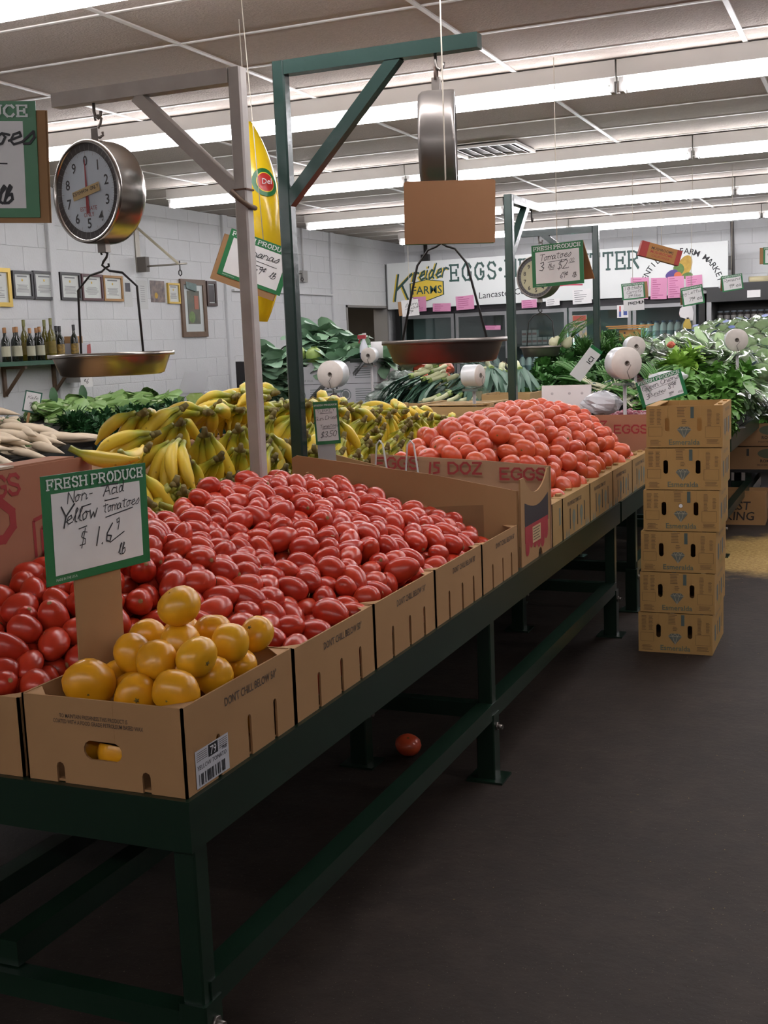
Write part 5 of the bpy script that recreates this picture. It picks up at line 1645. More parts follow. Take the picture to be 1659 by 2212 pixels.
B().lathe([(0.06, 0), (0.045, -0.001), (0, -0.002)], 14, (-0.045, -0.0125, -0.09), 'y').build('print_green_patch', mat('print_green', '6f8a52', 0.6, noise=(25, 0.6)), t)
B().slab([(-0.09, 0), (0.1, -0.03), (0.1, 0.05), (-0.1, 0.07)], (-0.05, -0.024, 0.2), (1, 0, 0), (0, 0, 1), 0.002).build('tucked_leaflet', mat('tucked_leaflet', '5f7672', 0.5, noise=(20, 0.6)), t)
t = framed('small dark plaque right of the tall picture', 10.862, 11.06, 2.045, 2.308, mat('plaque_wood', '3a2620', 0.4), False, 0.03)
B().box(-0.055, 0.055, -0.012, -0.008, -0.09, 0.09).build('plate', mat('plaque_plate', '2a2024', 0.3), t)
# wall bracket for a scale
t = thing('wall_bracket', 'steel wall bracket with a diagonal strut and ring hook', 'bracket', (XL + 0.001, 9.65, 2.4))
M_br = mat('bracket_steel', '8f8a80', 0.45, metal=0.5)
B().box(0, 0.012, -0.035, 0.035, -0.05, 0.42).build('wall_plate', M_br, t)
B().cyl((0.012, 0, 0.0), (0.55, 0, 0.0), 0.009, 8).build('rod', M_br, t)
B().beam((0.012, 0, 0.375), (0.46, 0, 0.0), 0.03, 0.016).build('strut', mat('pale_strut', 'a8a08a', 0.6), t)
B().box(0.012, 0.11, -0.03, 0.03, -0.05, 0.09).build('clamp', mat('dark_clamp', '5a544e', 0.6), t)
B().tube([(0.47, 0, 0.03), (0.47, 0, -0.05), (0.455, 0, -0.07), (0.455, 0, -0.095), (0.47, 0, -0.11), (0.487, 0, -0.095), (0.485, 0, -0.07), (0.472, 0, -0.055)], 0.006, 6).build('ring_hook', M_dark, t)
t = thing('outlet_box', 'small metal outlet box with conduit high on the block wall', 'outlet', (XL + 0.001, 13.15, 2.36))
B().box(0, 0.05, -0.06, 0.06, 0, 0.14).build('box', mat('box_grey', '8f8d88', 0.5), t)
B().cyl((0.02, 0, 0.14), (0.02, 0, 0.655), 0.012, 8).build('conduit', mat('conduit_white', 'b9b8b6', 0.5), t)
t = thing('wall_ring', 'small dark ring hook on the block wall behind the green post', 'hook', (XL + 0.001, 12.75, 2.42))
B().tube([(0, 0, 0.02), (0.2, 0, 0.02), (0.2, 0, -0.02), (0.185, 0, -0.05), (0.2, 0, -0.075), (0.22, 0, -0.05), (0.205, 0, -0.025)], 0.006, 6).build('rod', M_dark, t)
# long painted ledge
t = thing('wall_ledge', 'white painted ledge running along the block wall', 'ledge', (XL + 0.001, 12.7, 2.232))
B().box(0, 0.03, -1.28, 1.28, -0.02, 0.0).build('ledge_board', M_wall, t)

# shelf with bottles
t = thing('wall_shelf', 'dark green wall shelf holding oil and wine bottles', 'shelf', (XL + 0.001, 7.75, 1.52))
B().box(0, 0.27, -0.75, 0.62, 0, 0.035).build('board', mat('shelf_green', '1f4a35', 0.5), t)
for y in (-0.12, 0.51):
    B().box(0, 0.02, y - 0.018, y + 0.018, -0.25, 0).build('bracket_upright', M_brn, t)
    B().box(0.0, 0.24, y - 0.015, y + 0.015, -0.025, 0.0).build('bracket_arm', M_brn, t)
    B().beam((0.015, y, -0.235), (0.215, y, -0.02), 0.024, 0.02).build('bracket_brace', M_brn, t)
def bottle(label, y, x, h, glass, cap, lab_c, r=0.034):
    t = thing('bottle', label, 'bottle', (x, y, 1.556), group='bottles on the wall shelf')
    B().lathe([(0, 0), (r * 0.95, 0), (r, 0.008), (r, h * 0.55), (r * 0.85, h * 0.64), (r * 0.38, h * 0.74), (r * 0.33, h * 0.88)], 16).build('glass', glass, t)
    B().lathe([(r * 0.4, h * 0.84), (r * 0.42, h * 0.99), (r * 0.36, h), (0, h)], 14).build('cap', cap, t)
    B().lathe([(r * 1.015, h * 0.15), (r * 1.015, h * 0.45)], 16).build('paper_label', lab_c, t)
G_dk = mat('dark_bottle_glass', '161a12', 0.1)
G_yl = mat('amber_oil_glass', '5a5212', 0.1)
C_or = mat('orange_foil', '9a6a3a', 0.35)
C_bk = mat('black_foil', '1c1a1c', 0.35)
C_gn = mat('green_gold_foil', '6a6a2c', 0.35)
L_w = mat('cream_label', 'a8a690', 0.6)
L_g = mat('gold_black_label', '4a4230', 0.5, noise=(40, 0.8), col2='b8923a')
L_y = mat('olive_label', '7a6a2c', 0.6, noise=(30, 0.6))
bs_ = [(7.46, 0, .27), (7.56, 0, .27), (7.60, 1, .275), (7.68, 0, .275), (7.76, 0, .265), (7.80, 2, .335), (7.88, 0, .275), (7.95, 0, .27), (8.03, 2, .345), (8.06, 2, .335), (8.14, 3, .28), (8.21, 3, .285), (8.33, 3, .29)]
nm_ = ['dark wine bottle with cream label and orange foil on the shelf', 'dark wine bottle half hidden in the second row of the shelf', 'tall amber olive oil bottle with green gold cap on the shelf', 'black bottle with gold and black label at the right of the shelf']
for k, (y, kind, h) in enumerate(bs_):
    bottle(nm_[kind], y, XL + (0.2 if k % 2 == 0 else 0.11), h, G_yl if kind == 2 else G_dk, (C_or, C_or, C_gn, C_bk)[kind], (L_w, L_w, L_y, L_g)[kind])
t = thing('tissue_carton', 'small white carton with a flag print at the end of the shelf', 'carton', (XL + 0.12, 8.43, 1.35), (0, 0, math.pi / 2))
B().box(-0.05, 0.12, -0.08, 0.08, 0.18, 0.34).build('carton_body', mat('pale_carton', 'b5b2b8', 0.6), t)
B().box(-0.03, 0.12, 0.0, 0.08, 0.34, 0.40).build('tan_flap', M_card, t)
B().slab([(0.06, 0.22), (0.12, 0.25), (0.12, 0.33), (0.07, 0.32)], (0, -0.0808, 0), (1, 0, 0), (0, 0, 1), 0.0005).build('flag_print', mat('flag_red', '9a4a48', 0.6), t)
B().box(-0.05, 0.12, -0.08, 0.08, 0.0, 0.18).build('lower_box', mat('pale_box', 'a8a6a2', 0.6), t)
t = thing('tag_card', 'small plastic wrapped price tag hanging under the shelf end', 'sign', (XL + 0.29, 8.34, 1.40), (0, 0, R(70)))
B().box(-0.06, 0.06, -0.001, 0.001, -0.09, 0.09).build('card', M_white, t)
b = B()
strokes(b, 'Oil', 0.04, -0.04, 0.02, 0.1, 0.2, yoff=-0.0015)
strokes(b, '\u00a26', 0.04, -0.03, -0.06, 0.1, 0.2, yoff=-0.0015)
b.build('handwriting', M_ink, t)
B().tube([(0, 0, 0.09), (-0.02, 0.01, 0.12)], 0.002, 4).build('string', M_string, t)

# =================================================================== COUNTER PRODUCE
def leaf(b, base, d, upv, L_, W, curl=0.6, segs=4, fold=0.25, shape=None, rnd=None):
    """bent leaf blade: two halves folded along the midrib"""
    base, d, upv = Vector(base), Vector(d).normalized(), Vector(upv).normalized()
    side = d.cross(upv)
    if side.length < 1e-4:
        side = d.orthogonal()
    side.normalize()
    upv = side.cross(d)
    p = base.copy()
    v = []
    for k in range(segs + 1):
        u = k / segs
        w = W * (shape(u) if shape else math.sin(math.pi * (0.12 + 0.80 * u)) ** 0.8) / 2
        j = (rnd.uniform(-0.12, 0.12) * W if rnd else 0)
        v += [p - side * w + upv * (w * fold + j), p, p + side * w + upv * (w * fold - j)]
        ang = -curl * (u + 0.5 / segs)
        dd = d * math.cos(ang) + upv * math.sin(ang)
        p = p + dd * (L_ / segs)
    f = []
    for k in range(segs):
        a = k * 3
        f += [(a, a + 1, a + 4, a + 3), (a + 1, a + 2, a + 5, a + 4)]
    b.add(v, f, True)
def rdir(rnd, el0, el1):
    a, e = rnd.uniform(0, 2 * math.pi), rnd.uniform(el0, el1)
    return Vector((math.cos(a) * math.cos(e), math.sin(a) * math.cos(e), math.sin(e)))

M_daik = mat('radish_skin', 'd8c8b0', 0.5, noise=(9, 0.4), col2='bda88a', rand=0.4, rand2='cbb69a')
M_leafg = mat('leaf_green', '3c6a2a', 0.5, noise=(12, 0.5), col2='27481c', rand=0.5, rand2='4f7f36')
def daikon_mesh(seed):
    rnd = random.Random(seed)
    L_ = rnd.uniform(0.28, 0.40)
    r = rnd.uniform(0.028, 0.038)
    bend = rnd.uniform(-0.05, 0.05)
    pts, rs = [], []
    for k in range(11):
        u = k / 10
        pts.append((u * L_, bend * math.sin(math.pi * u), -0.03 * u * u))
        rs.append(max(0.002, r * (0.72 + 0.28 * min(1, u * 6)) * (1 - max(0, (u - 0.35) / 0.65) ** 1.6 * 0.95)))
    return B().tube(pts, rs, 8).mesh('root', M_daik), r
def daik_top(seed):
    rnd = random.Random(seed)
    b = B()
    for k in range(5):
        d = Vector((-1, rnd.uniform(-0.6, 0.6), rnd.uniform(-0.2, 0.7)))
        leaf(b, (0, 0, 0), d, (0, 0, 1), rnd.uniform(0.03, 0.07), 0.018, 0.5, 2)
    return b.mesh('leaf_stub', M_leafg)
dms = [daikon_mesh(s)[0] for s in range(6)]
dts = [daik_top(s) for s in range(3)]
def HD(x):
    return np.interp(x, [-6.42, -6.2, -5.42], [1.19, 1.17, 0.93])
tray = thing('black_tray', 'long black display tray of white radishes on the wall counter', 'tray', (-5.93, 6.0, 0.825))
B().box(-0.5, 0.55, -1.15, 1.12, 0, 0.02).build('tray_floor', M_black, tray)
B().box(0.53, 0.55, -1.15, 1.12, 0.02, 0.085).build('front_lip', M_black, tray)
B().slab([(-0.5, 0), (0.52, 0), (0.52, 0.04), (-0.3, 0.27), (-0.5, 0.28)], (0, 1.1, 0.02), (1, 0, 0), (0, 0, 1), 2.2).build('false_bottom', mat('tray_riser', '24211e', 0.8), tray)
rnd = random.Random(33)
k = 0
for r_ in range(9):
    x = -5.47 - r_ * 0.11
    y = 5.75
    while y < 6.98:
        z = float(HD(x)) + rnd.uniform(0.01, 0.06)
        t = thing('daikon', 'long white radish in the heap on the wall counter', 'radish', (x, y, z), (rnd.uniform(-0.5, 0.5), rnd.uniform(-0.05, 0.28), rnd.choice((0, math.pi * 0.95)) + rnd.gauss(0.25, 0.65)), 'white radishes on the counter')
        place('root', dms[k % 6], t)
        place('leaf_stub', dts[k % 3], t)
        k += 1
        y += rnd.uniform(0.10, 0.16)
def crumpled(name, label, cat, m_, loc, size, seed, rot=0, amp=0.25, n=14, m2=10, group=None, pn='film'):
    rnd = random.Random(seed)
    v = []
    ph = [rnd.uniform(0, 6.28) for _ in range(6)]
    for i in range(m2 + 1):
        tt = math.pi * i / m2
        for q in range(n):
            a = 2 * math.pi * q / n
            f_ = 1 + amp * (math.sin(3 * a + ph[0] + 2 * tt) * 0.5 + math.sin(5 * a + ph[1] - 3 * tt) * 0.35 + rnd.uniform(-0.3, 0.3)) * math.sin(tt)
            v.append((size[0] * math.sin(tt) * math.cos(a) * f_, size[1] * math.sin(tt) * math.sin(a) * f_, size[2] * (math.cos(tt) * (1 + 0.3 * amp * math.sin(4 * a + ph[2])) + 1)))
    f = [(i * n + q, (i + 1) * n + q, (i + 1) * n + (q + 1) % n, i * n + (q + 1) % n) for i in range(m2) for q in range(n)]
    o = B().add(v, f, False).build(name, m_, None, loc, (0, 0, rot))
    return tag(o, label, cat, group)
crumpled('paper_sack', 'crumpled tan paper sack at the left end of the white radishes', 'bag', mat('kraft_paper', 'a58a62', 0.8, noise=(8, 0.4)), (-5.52, 5.95, 0.92), (0.16, 0.30, 0.10), 4, 0.3, 0.35)

# dark herb heap and romaine heads in the next trays
tray = thing('black_tray', 'deep black tray holding herbs and romaine on the wall counter', 'tray', (-5.93, 8.1, 0.825))
B().box(-0.5, 0.55, -0.92, 1.2, 0, 0.02).build('tray_floor', M_black, tray)
B().box(0.53, 0.55, -0.92, 1.2, 0.02, 0.15).build('front_lip', mat('tray_green_film', '1c3a34', 0.2), tray)
B().slab([(-0.5, 0), (0.52, 0), (0.52, 0.10), (0.0, 0.20), (-0.5, 0.26)], (0, 1.15, 0.02), (1, 0, 0), (0, 0, 1), 2.05).build('false_bottom', MATS['tray_riser'], tray)
def leafy_mesh(seed, n, L0, L1, W, rad, hgt, m_, nm='leaves', curl=0.8, el=(0.0, 1.3), fold=0.3, segs=3):
    rnd = random.Random(seed)
    b = B()
    for k in range(n):
        d = rdir(rnd, *el)
        p = Vector((d.x * rad * rnd.uniform(0.1, 0.9), d.y * rad * rnd.uniform(0.1, 0.9), hgt * rnd.uniform(0.1, 0.8) * max(0.25, d.z)))
        leaf(b, p, d, (0, 0, 1) if abs(d.z) < 0.9 else (1, 0, 0), rnd.uniform(L0, L1), W * rnd.uniform(0.7, 1.2), curl * rnd.uniform(0.4, 1.4), segs, fold, None, rnd)
    return b.mesh(nm, m_)
M_herb = mat('dark_herb', '24502a', 0.5, rand=0.4, rand2='33662f', noise=(20, 0.5), col2='173a1c')
hm = [leafy_mesh(s, 130, 0.04, 0.075, 0.026, 0.10, 0.10, M_herb) for s in (1, 2, 3)]
stem_me = B().tube([(0, 0, -0.02), (0.005, 0, 0.03)], 0.014, 6).mesh('stems', M_leafg)
def greens(name, label, cat, group, mset, pts, sc=(0.9, 1.2), stems=True, tilt=0.4, seed=1):
    rnd = random.Random(seed)
    for k, (x, y, z) in enumerate(pts):
        t = thing(name, label, cat, (x, y, z), (rnd.uniform(-tilt, tilt), rnd.uniform(-tilt, tilt), rnd.uniform(0, 6.28)), group)
        s_ = rnd.uniform(*sc)
        t.scale = (s_, s_, s_)
        place('leaves', mset[k % len(mset)], t)
        if stems:
            place('stems', stem_me, t)
pts = []
rnd = random.Random(3)
for x in (-5.47, -5.58, -5.70):
    y = 7.25
    while y < 8.9:
        pts.append((x + rnd.uniform(-0.03, 0.03), y, 0.955 + (-5.45 - x) * 0.35 + rnd.uniform(0, 0.02)))
        y += 0.17
greens('herb_bunch', 'dark green leafy herb bunch at the front of the black tray', 'herbs', 'dark herb bunches on the wall counter', hm, pts, seed=4)
M_rom = mat('romaine_leaf', '8fae68', 0.45, noise=(10, 0.6), col2='5f8a42', rand=0.3, rand2='6f9a4c')
M_rib = mat('romaine_rib', 'b9c79a', 0.45)
def head_mesh(seed):
    rnd = random.Random(seed)
    b = B()
    for k in range(9):
        a = 2 * math.pi * k / 9 + rnd.uniform(-0.2, 0.2)
        off = Vector((0, math.cos(a) * 0.028, math.sin(a) * 0.028))
        leaf(b, off + Vector((-0.15, 0, 0)), (1, off.y * 3, off.z * 3), off, rnd.uniform(0.27, 0.34), 0.13, -0.25 if k % 2 else 0.25, 4, -0.4, lambda u: 0.35 + 0.65 * math.sin(math.pi * min(1, u * 0.8 + 0.1)), rnd)
    return b.mesh('leaves', M_rom)
rhm = [head_mesh(s) for s in range(4)]
core_me = B().ell((-0.05, 0, 0), (0.12, 0.045, 0.045), 10, 8).mesh('pale_heart', M_rib)
rnd = random.Random(8)
n_ = 0
for layer, (x0, z0) in enumerate([(-5.86, 1.03), (-6.05, 1.075), (-6.24, 1.105), (-5.95, 1.13), (-6.15, 1.165)]):
    y = 7.55 + 0.1 * (layer % 2)
    while y < 9.15:
        t = thing('romaine_lettuce', 'pale green romaine head in the row along the block wall', 'lettuce', (x0 + rnd.uniform(-0.03, 0.03), y, z0 + rnd.uniform(0, 0.02)), (rnd.uniform(-0.4, 0.4), rnd.uniform(-0.1, 0.1), R(90) + rnd.gauss(0, 0.3) + (math.pi if rnd.random() < 0.4 else 0)), 'romaine heads on the wall counter')
        place('leaves', rhm[n_ % 4], t)
        place('pale_heart', core_me, t)
        n_ += 1
        y += 0.26
for k, y in enumerate((7.62, 8.0)):
    b = B()
    leaf(b, (0, 0, 0), (0.05, 0.0, 1), (1, 0, 0), 0.14, 0.07, 0.4, 4)
    o = b.build('upright_leaf', M_herb, None, (-6.1, y, 1.2), (0, 0, R(-50)))
    tag(o, ('left' if k == 0 else 'right') + ' dark leaf standing upright above the romaine', 'leaf')
def mini_sign(label, pos, rz, roll, w=0.11, h=0.14, lines=('Kale', '99\u00a2')):
    return price_sign(label, w, h, pos, rz, roll, [(lines[0], 0.16, 0, 0.12, {}), (lines[1], 0.2, 0, -0.22, {})], head=None, border=mat('mini_green', '2a5a48', 0.5), marks=None, stick=(0.02, 0.12), name='price_tag')
mini_sign('small tilted price tag between radishes and romaine', (-6.15, 7.42, 1.235), R(40), R(14), 0.13, 0.17)
mini_sign('small white price tag in the dark leaves near the grey post', (-5.5, 9.75, 1.2), R(25), R(-3), 0.12, 0.16, ('Mint', '79\u00a2'))
# celery carton and dark leafy bin beyond
t = thing('printed_carton', 'white carton with a green leaf print beyond the romaine', 'carton', (-5.95, 9.55, 0.83), (0, 0, R(35)))
B().box(-0.2, 0.2, -0.13, 0.13, 0, 0.36).build('carton_body', mat('white_carton', 'b9b9bc', 0.6), t)
B().slab([(-0.2, 0), (0.05, 0), (0.1, 0.2), (-0.12, 0.2)], (0, -0.13, 0.36), (1, 0, 0), (0, 0, 1), 0.004).build('raised_flap', MATS['white_carton'], t)
b = B()
pp = [(0.10 * math.sin(2 * math.pi * k / 20) * (1 + 0.15 * math.sin(k * 2.3)), 0.15 * math.cos(2 * math.pi * k / 20)) for k in range(20)]
b.add([(x - 0.03, -0.1312, 0.24 + z) for x, z in pp], [tuple(range(20))])
b.build('leaf_print', mat('lime_print', '8faa45', 0.6, noise=(30, 0.7), col2='b5c48a'), t)
place('lettering', font_mesh('Fresh', 0.09, mat('lime_text', '7a9a2c', 0.6), 0.01, 0, 'CENTER'), t, (-0.03, -0.132, 0.03))
t = thing('dark_bin', 'dark plastic lined bin of green leaves behind the grey post', 'bin', (-5.75, 10.35, 0.0))
B().box(-0.5, 0.6, -0.35, 0.6, 0.0, 1.02).build('bin_body', mat('black_film', '1a1517', 0.25, bump=(8, 0.5)), t)
B().slab([(-0.5, 1.02), (0.3, 1.02), (0.15, 1.42), (-0.5, 1.45)], (0, 0.55, 0), (1, 0, 0), (0, 0, 1), 0.1).build('raised_lid', MATS['black_film'], t)
M_sp = mat('spinach_leaf', '3f6a30', 0.4, rand=0.5, rand2='5c8a40', noise=(14, 0.5), col2='2a4c22')
spm = [leafy_mesh(s, 60, 0.09, 0.15, 0.08, 0.12, 0.12, M_sp, curl=1.0) for s in (5, 6)]
greens('chard_bunch', 'leafy green bunch spilling over the dark bin', 'greens', 'leafy bunches in the dark bin', spm, [(-5.6 + 0.22 * k, 10.05 + 0.14 * j, 1.06 + 0.08 * j) for k in range(4) for j in range(3)], (0.9, 1.3), seed=6)

# =================================================================== MIDDLE TABLES: COLLARDS, LEEKS, GREENS
def white_carton(label, x0, x1, y0, z0, h, kind=0):
    t = thing('white_carton', label, 'carton', ((x0 + x1) / 2, y0 + 0.25, z0), group='white collard cartons')
    w = (x1 - x0) / 2
    b = B()
    slit_slab(b, wall_outline(2 * w, h, (), [(w * (0.75 if kind == 0 else 1.0), h * 0.86, 0.07, 0.022)] if kind == 0 else ()), (-w, -0.25, 0), (1, 0, 0), (0, 0, 1), -0.006)
    b.build('end_panel', mat('white_carton', 'b9b9bc', 0.6), t)
    B().box(-w, -w + 0.006, -0.244, 0.25, 0, h).build('side_panel', MATS['white_carton'], t)
    B().box(w - 0.006, w, -0.244, 0.25, 0, h).build('side_panel', MATS['white_carton'], t)
    B().box(-w + 0.006, w - 0.006, -0.244, 0.25, 0, 0.006).build('base_panel', MATS['white_carton'], t)
    P_ = mat('grey_carton_print', '6f7674', 0.7)
    if kind == 0:
        place('lettering', font_mesh('PRODUCT OF U.S.A.', 0.026, P_), t, (-w * 0.9, -0.2512, 0.02))
        B().box(w * 0.55, w * 0.75, -0.2512, -0.2508, 0.05, 0.12).build('printed_mark', P_, t)
    else:
        b = B()
        b.lathe([(0.052, 0), (0.044, -0.0002)], 20, (-w * 0.45, -0.2512, h * 0.5), 'y')
        b.lathe([(0.034, 0), (0.0, -0.0002)], 14, (-w * 0.45, -0.2512, h * 0.5), 'y')
        stuff(b.build('round_emblem', P_, t))
        b = B()
        for k in range(6):
            bar(b, 0.0, h * (0.25 + 0.1 * k), w * 0.75, h * (0.27 + 0.1 * k), 0.006, -0.2512)
        stuff(b.build('fine_print', P_, t))
    for xx in (-w * 0.85, w * 0.8):
        B().box(xx - 0.008, xx + 0.008, -0.2515, -0.249, h * 0.78, h * 0.93).build('slot', M_dark, t)
pl_ = [(-4.86, -4.42), (-4.41, -3.99)]
for r_, z in enumerate((0.861, 1.055, 1.249)):
    for c_, (a, c) in enumerate(pl_):
        white_carton('white carton of collards, ' + ('left' if c_ == 0 else 'right') + ' column, ' + ('bottom', 'middle', 'top')[r_] + ' layer', a, c, 9.3, z, 0.19, 0 if (c_ == 0 and r_ == 2) else 1)
M_col = mat('collard_leaf', '7a9a80', 0.45, noise=(7, 0.45), col2='5f8266', rand=0.5, rand2='93b08c')
def collard_mesh(seed):
    rnd = random.Random(seed)
    b = B()
    for k in range(15):
        a = rnd.uniform(-2.0, 2.0)
        e = rnd.uniform(0.1, 1.1)
        d = Vector((math.sin(a) * math.cos(e), -math.cos(a) * math.cos(e), math.sin(e)))
        leaf(b, (rnd.uniform(-0.05, 0.05), rnd.uniform(-0.02, 0.08), 0.02), d, (0, 0, 1) if e < 0.9 else (0, 1, 0), rnd.uniform(0.2, 0.32), rnd.uniform(0.15, 0.22), rnd.uniform(0.7, 1.9), 5, 0.2, None, rnd)
    return b.mesh('leaves', M_col)
cm = [collard_mesh(s) for s in range(4)]
rnd = random.Random(2)
pts = []
for x in (-5.0, -4.82, -4.62, -4.42, -4.22, -4.05):
    for j, y in enumerate((9.38, 9.6, 9.85, 10.1)):
        top = np.interp(x, [-5.1, -4.7, -4.3, -4.0], [1.66, 1.60, 1.38, 1.22])
        pts.append((x + rnd.uniform(-0.05, 0.05), y, 1.37 + (top - 1.37) * (j / 3) + rnd.uniform(-0.02, 0.02)))
for z in (1.02, 1.12, 1.24, 1.36):
    pts.append((-5.0 + rnd.uniform(-0.05, 0.03), 9.25, z))
    pts.append((-5.1, 9.45, z + 0.1))
for k, p in enumerate(pts):
    t = thing('collard_bunch', 'broad blue green collard bunch heaped on the white cartons', 'collards', p, (rnd.uniform(-0.3, 0.3), rnd.uniform(-0.3, 0.3), rnd.gauss(0.3, 0.5)), 'collard bunches')
    t.scale = (0.85, 0.85, 0.85)
    place('leaves', cm[k % 4], t)
    place('stems', stem_me, t)
t = thing('display_riser', 'dark step behind the white cartons carrying the collards', 'riser', (-4.5, 10.3, 0.861))
B().box(-0.6, 0.5, -0.45, 0.5, 0, 0.45).build('riser_box', mat('riser_dark', '1f2620', 0.8), t)
B().box(-0.6, -0.4, -1.08, -0.45, 0, 0.15).build('riser_side', MATS['riser_dark'], t)
M_cab = mat('pale_cabbage', '94a85a', 0.45, noise=(9, 0.6), col2='6f8a45', rand=0.3, rand2='7f9a50')
def cabbage_mesh(nm, m_, seed, r):
    rnd = random.Random(seed)
    b = B()
    b.ell((0, 0, 0), (r * 0.9, r * 0.9, r * 0.85), 14, 9)
    for k in range(9):
        d = rdir(rnd, -0.6, 0.9)
        base = Vector((-d.x, -d.y, -0.6)).normalized() * r * 0.2 + Vector((0, 0, -r * 0.6)) + d * r * 0.45
        leaf(b, base, (d + Vector((0, 0, 1.1))), d * 1.0, r * 1.5, r * 1.3, 1.3, 4, -0.25, None, rnd)
    return b.mesh(nm, m_)
for k, (p, lab) in enumerate([((-4.78, 9.36, 1.52), 'pale green cabbage head left among the collards'), ((-4.6, 9.33, 1.50), 'pale cabbage head with open leaves at the collard front')]):
    o = place('cabbage', cabbage_mesh('cabbage', M_cab, k, 0.085), None, p)
    tag(o, lab, 'cabbage')
t = thing('white_carton', 'low white carton holding the purple cabbages', 'carton', (-4.25, 8.9, 0.0))
B().box(-0.22, 0.22, -0.2, 0.2, 0, 1.0).build('carton_stack', MATS['white_carton'], t)
M_pur = mat('purple_cabbage', '4a3048', 0.35, noise=(8, 0.5), col2='6a4a66')
for k, (p, lab) in enumerate([((-4.35, 8.82, 1.07), 'purple cabbage at the left of the low white carton'), ((-4.2, 8.8, 1.06), 'purple cabbage at the front of the low white carton'), ((-4.24, 8.95, 1.11), 'purple cabbage at the back of the low white carton')]):
    o = place('purple_cabbage', cabbage_mesh('purple_cabbage', M_pur, k + 9, 0.075), None, p)
    tag(o, lab, 'cabbage')
# spray bottle, tub
t = thing('spray_bottle', 'blue and white spray bottle with a red trigger', 'spray bottle', (-4.06, 9.2, 1.46))
B().lathe([(0, 0), (0.036, 0), (0.038, 0.05)], 16).build('blue_base', mat('spray_blue', '38466e', 0.3), t)
B().lathe([(0.038, 0.05), (0.036, 0.10), (0.014, 0.155), (0.014, 0.17)], 16).build('bottle_body', mat('spray_white', 'c9ccd2', 0.3), t)
B().box(-0.05, 0.02, -0.014, 0.014, 0.168, 0.2).build('trigger_head', mat('spray_red', 'a8343c', 0.35), t)
B().beam((-0.03, 0, 0.17), (-0.045, 0, 0.13), 0.01, 0.008).build('trigger', MATS['spray_red'], t)
B().box(-0.005, 0.02, -0.012, 0.012, 0.2, 0.215).build('cap', M_white, t)
B().box(-0.1, 0.14, -0.08, 0.1, -0.03, 0.0).build('stand', MATS['riser_dark'], t)
t = thing('paper_tub', 'white round tub behind the small bag roll', 'tub', (-3.96, 9.25, 1.46))
B().lathe([(0, 0), (0.05, 0), (0.052, 0.14), (0.048, 0.14), (0.046, 0.02), (0, 0.02)], 20).build('tub_body', M_white, t)
M_redbag = mat('red_net_bag', 'b04a34', 0.35, noise=(25, 0.5), col2='c86a4a')
rnd = random.Random(14)
for k in range(12):
    crumpled('carrot_bag', 'orange red mesh carrot bag beyond the leeks', 'bag', M_redbag, (-4.12 + 0.13 * (k % 5) + rnd.uniform(-0.02, 0.02), 9.75 + 0.22 * (k // 5), 1.22 + 0.06 * (k // 5)), (0.075, 0.12, 0.055), k, rnd.uniform(0, 3), 0.2, 12, 8, 'orange red carrot bags')
t = thing('display_riser', 'dark step under the red carrot bags', 'riser', (-3.9, 10.1, 0.861))
B().box(-0.02, 0.3, -0.45, 0.5, 0, 0.38).build('riser_box', MATS['riser_dark'], t)
M_dkbag = mat('printed_dark_bag', '20342c', 0.3, noise=(16, 0.9), col2='9aa39a')
for k in range(14):
    crumpled('salad_bag', 'dark green printed salad bag left of the leeks', 'bag', M_dkbag, (-3.85 + 0.12 * (k % 4) + rnd.uniform(-0.03, 0.03), 8.75 + 0.2 * (k // 4), 1.0 + 0.075 * (k // 4)), (0.08, 0.11, 0.06), k + 30, rnd.uniform(0, 3), 0.3, 12, 8, 'dark printed salad bags')
# wooden crates in front of the leeks
M_wood = mat('crate_wood', 'a88a5c', 0.75, noise=(4, 0.4), col2='8c6f44', stretch=(1, 8, 8))
def crate(label, x0, x1, y0, y1, z0, h, rz=0.0, slats=3, lid=False):
    t = thing('wooden_crate', label, 'crate', ((x0 + x1) / 2, (y0 + y1) / 2, z0), (0, 0, rz))
    w, l = (x1 - x0) / 2, (y1 - y0) / 2
    sh = h / slats
    for k in range(slats):
        za, zb = k * sh + 0.004, (k + 1) * sh - 0.006
        B().box(-w, w, -l, -l + 0.008, za, zb).build('slat', M_wood, t)
        B().box(-w, w, l - 0.008, l, za, zb).build('slat', M_wood, t)
    B().box(-w, -w + 0.012, -l + 0.008, l - 0.008, 0, h).build('end_board', M_wood, t)
    B().box(w - 0.012, w, -l + 0.008, l - 0.008, 0, h).build('end_board', M_wood, t)
    B().box(-w + 0.012, w - 0.012, -l + 0.008, l - 0.008, 0, 0.008).build('bottom_board', M_wood, t)
    for sx in (-1, 1):
        for sy in (-1, 1):
            B().box(sx * (w - 0.022) - 0.01, sx * (w - 0.022) + 0.01, sy * (l - 0.02) - 0.01, sy * (l - 0.02) + 0.01, 0.008, h).build('corner_post', M_wood, t)
    if lid:
        for k in range(3):
            y = -l + 0.04 + k * (2 * l - 0.1) / 2
            B().box(-w + 0.01, w - 0.01, y - 0.03, y + 0.05, h + 0.001, h + 0.008).build('lid_slat', M_wood, t)
        B().box(-w + 0.02, -w + 0.05, -l, l, h + 0.008, h + 0.016).build('lid_batten', M_wood, t)
        B().box(w - 0.05, w - 0.02, -l, l, h + 0.008, h + 0.016).build('lid_batten', M_wood, t)
    return t
crate('spotted plywood crate at the end of the bananas', -3.04, -2.80, 7.1, 7.55, ZT, 0.463, 0, 2)
crate('slatted wooden crate with its lid left on, behind the round tomatoes', -2.78, -2.25, 7.1, 7.5, ZT, 0.46, R(-4), 3, True)
crate('narrow wooden crate against the green post', -2.5, -2.16, 7.62, 7.95, ZT, 0.505, 0, 3)
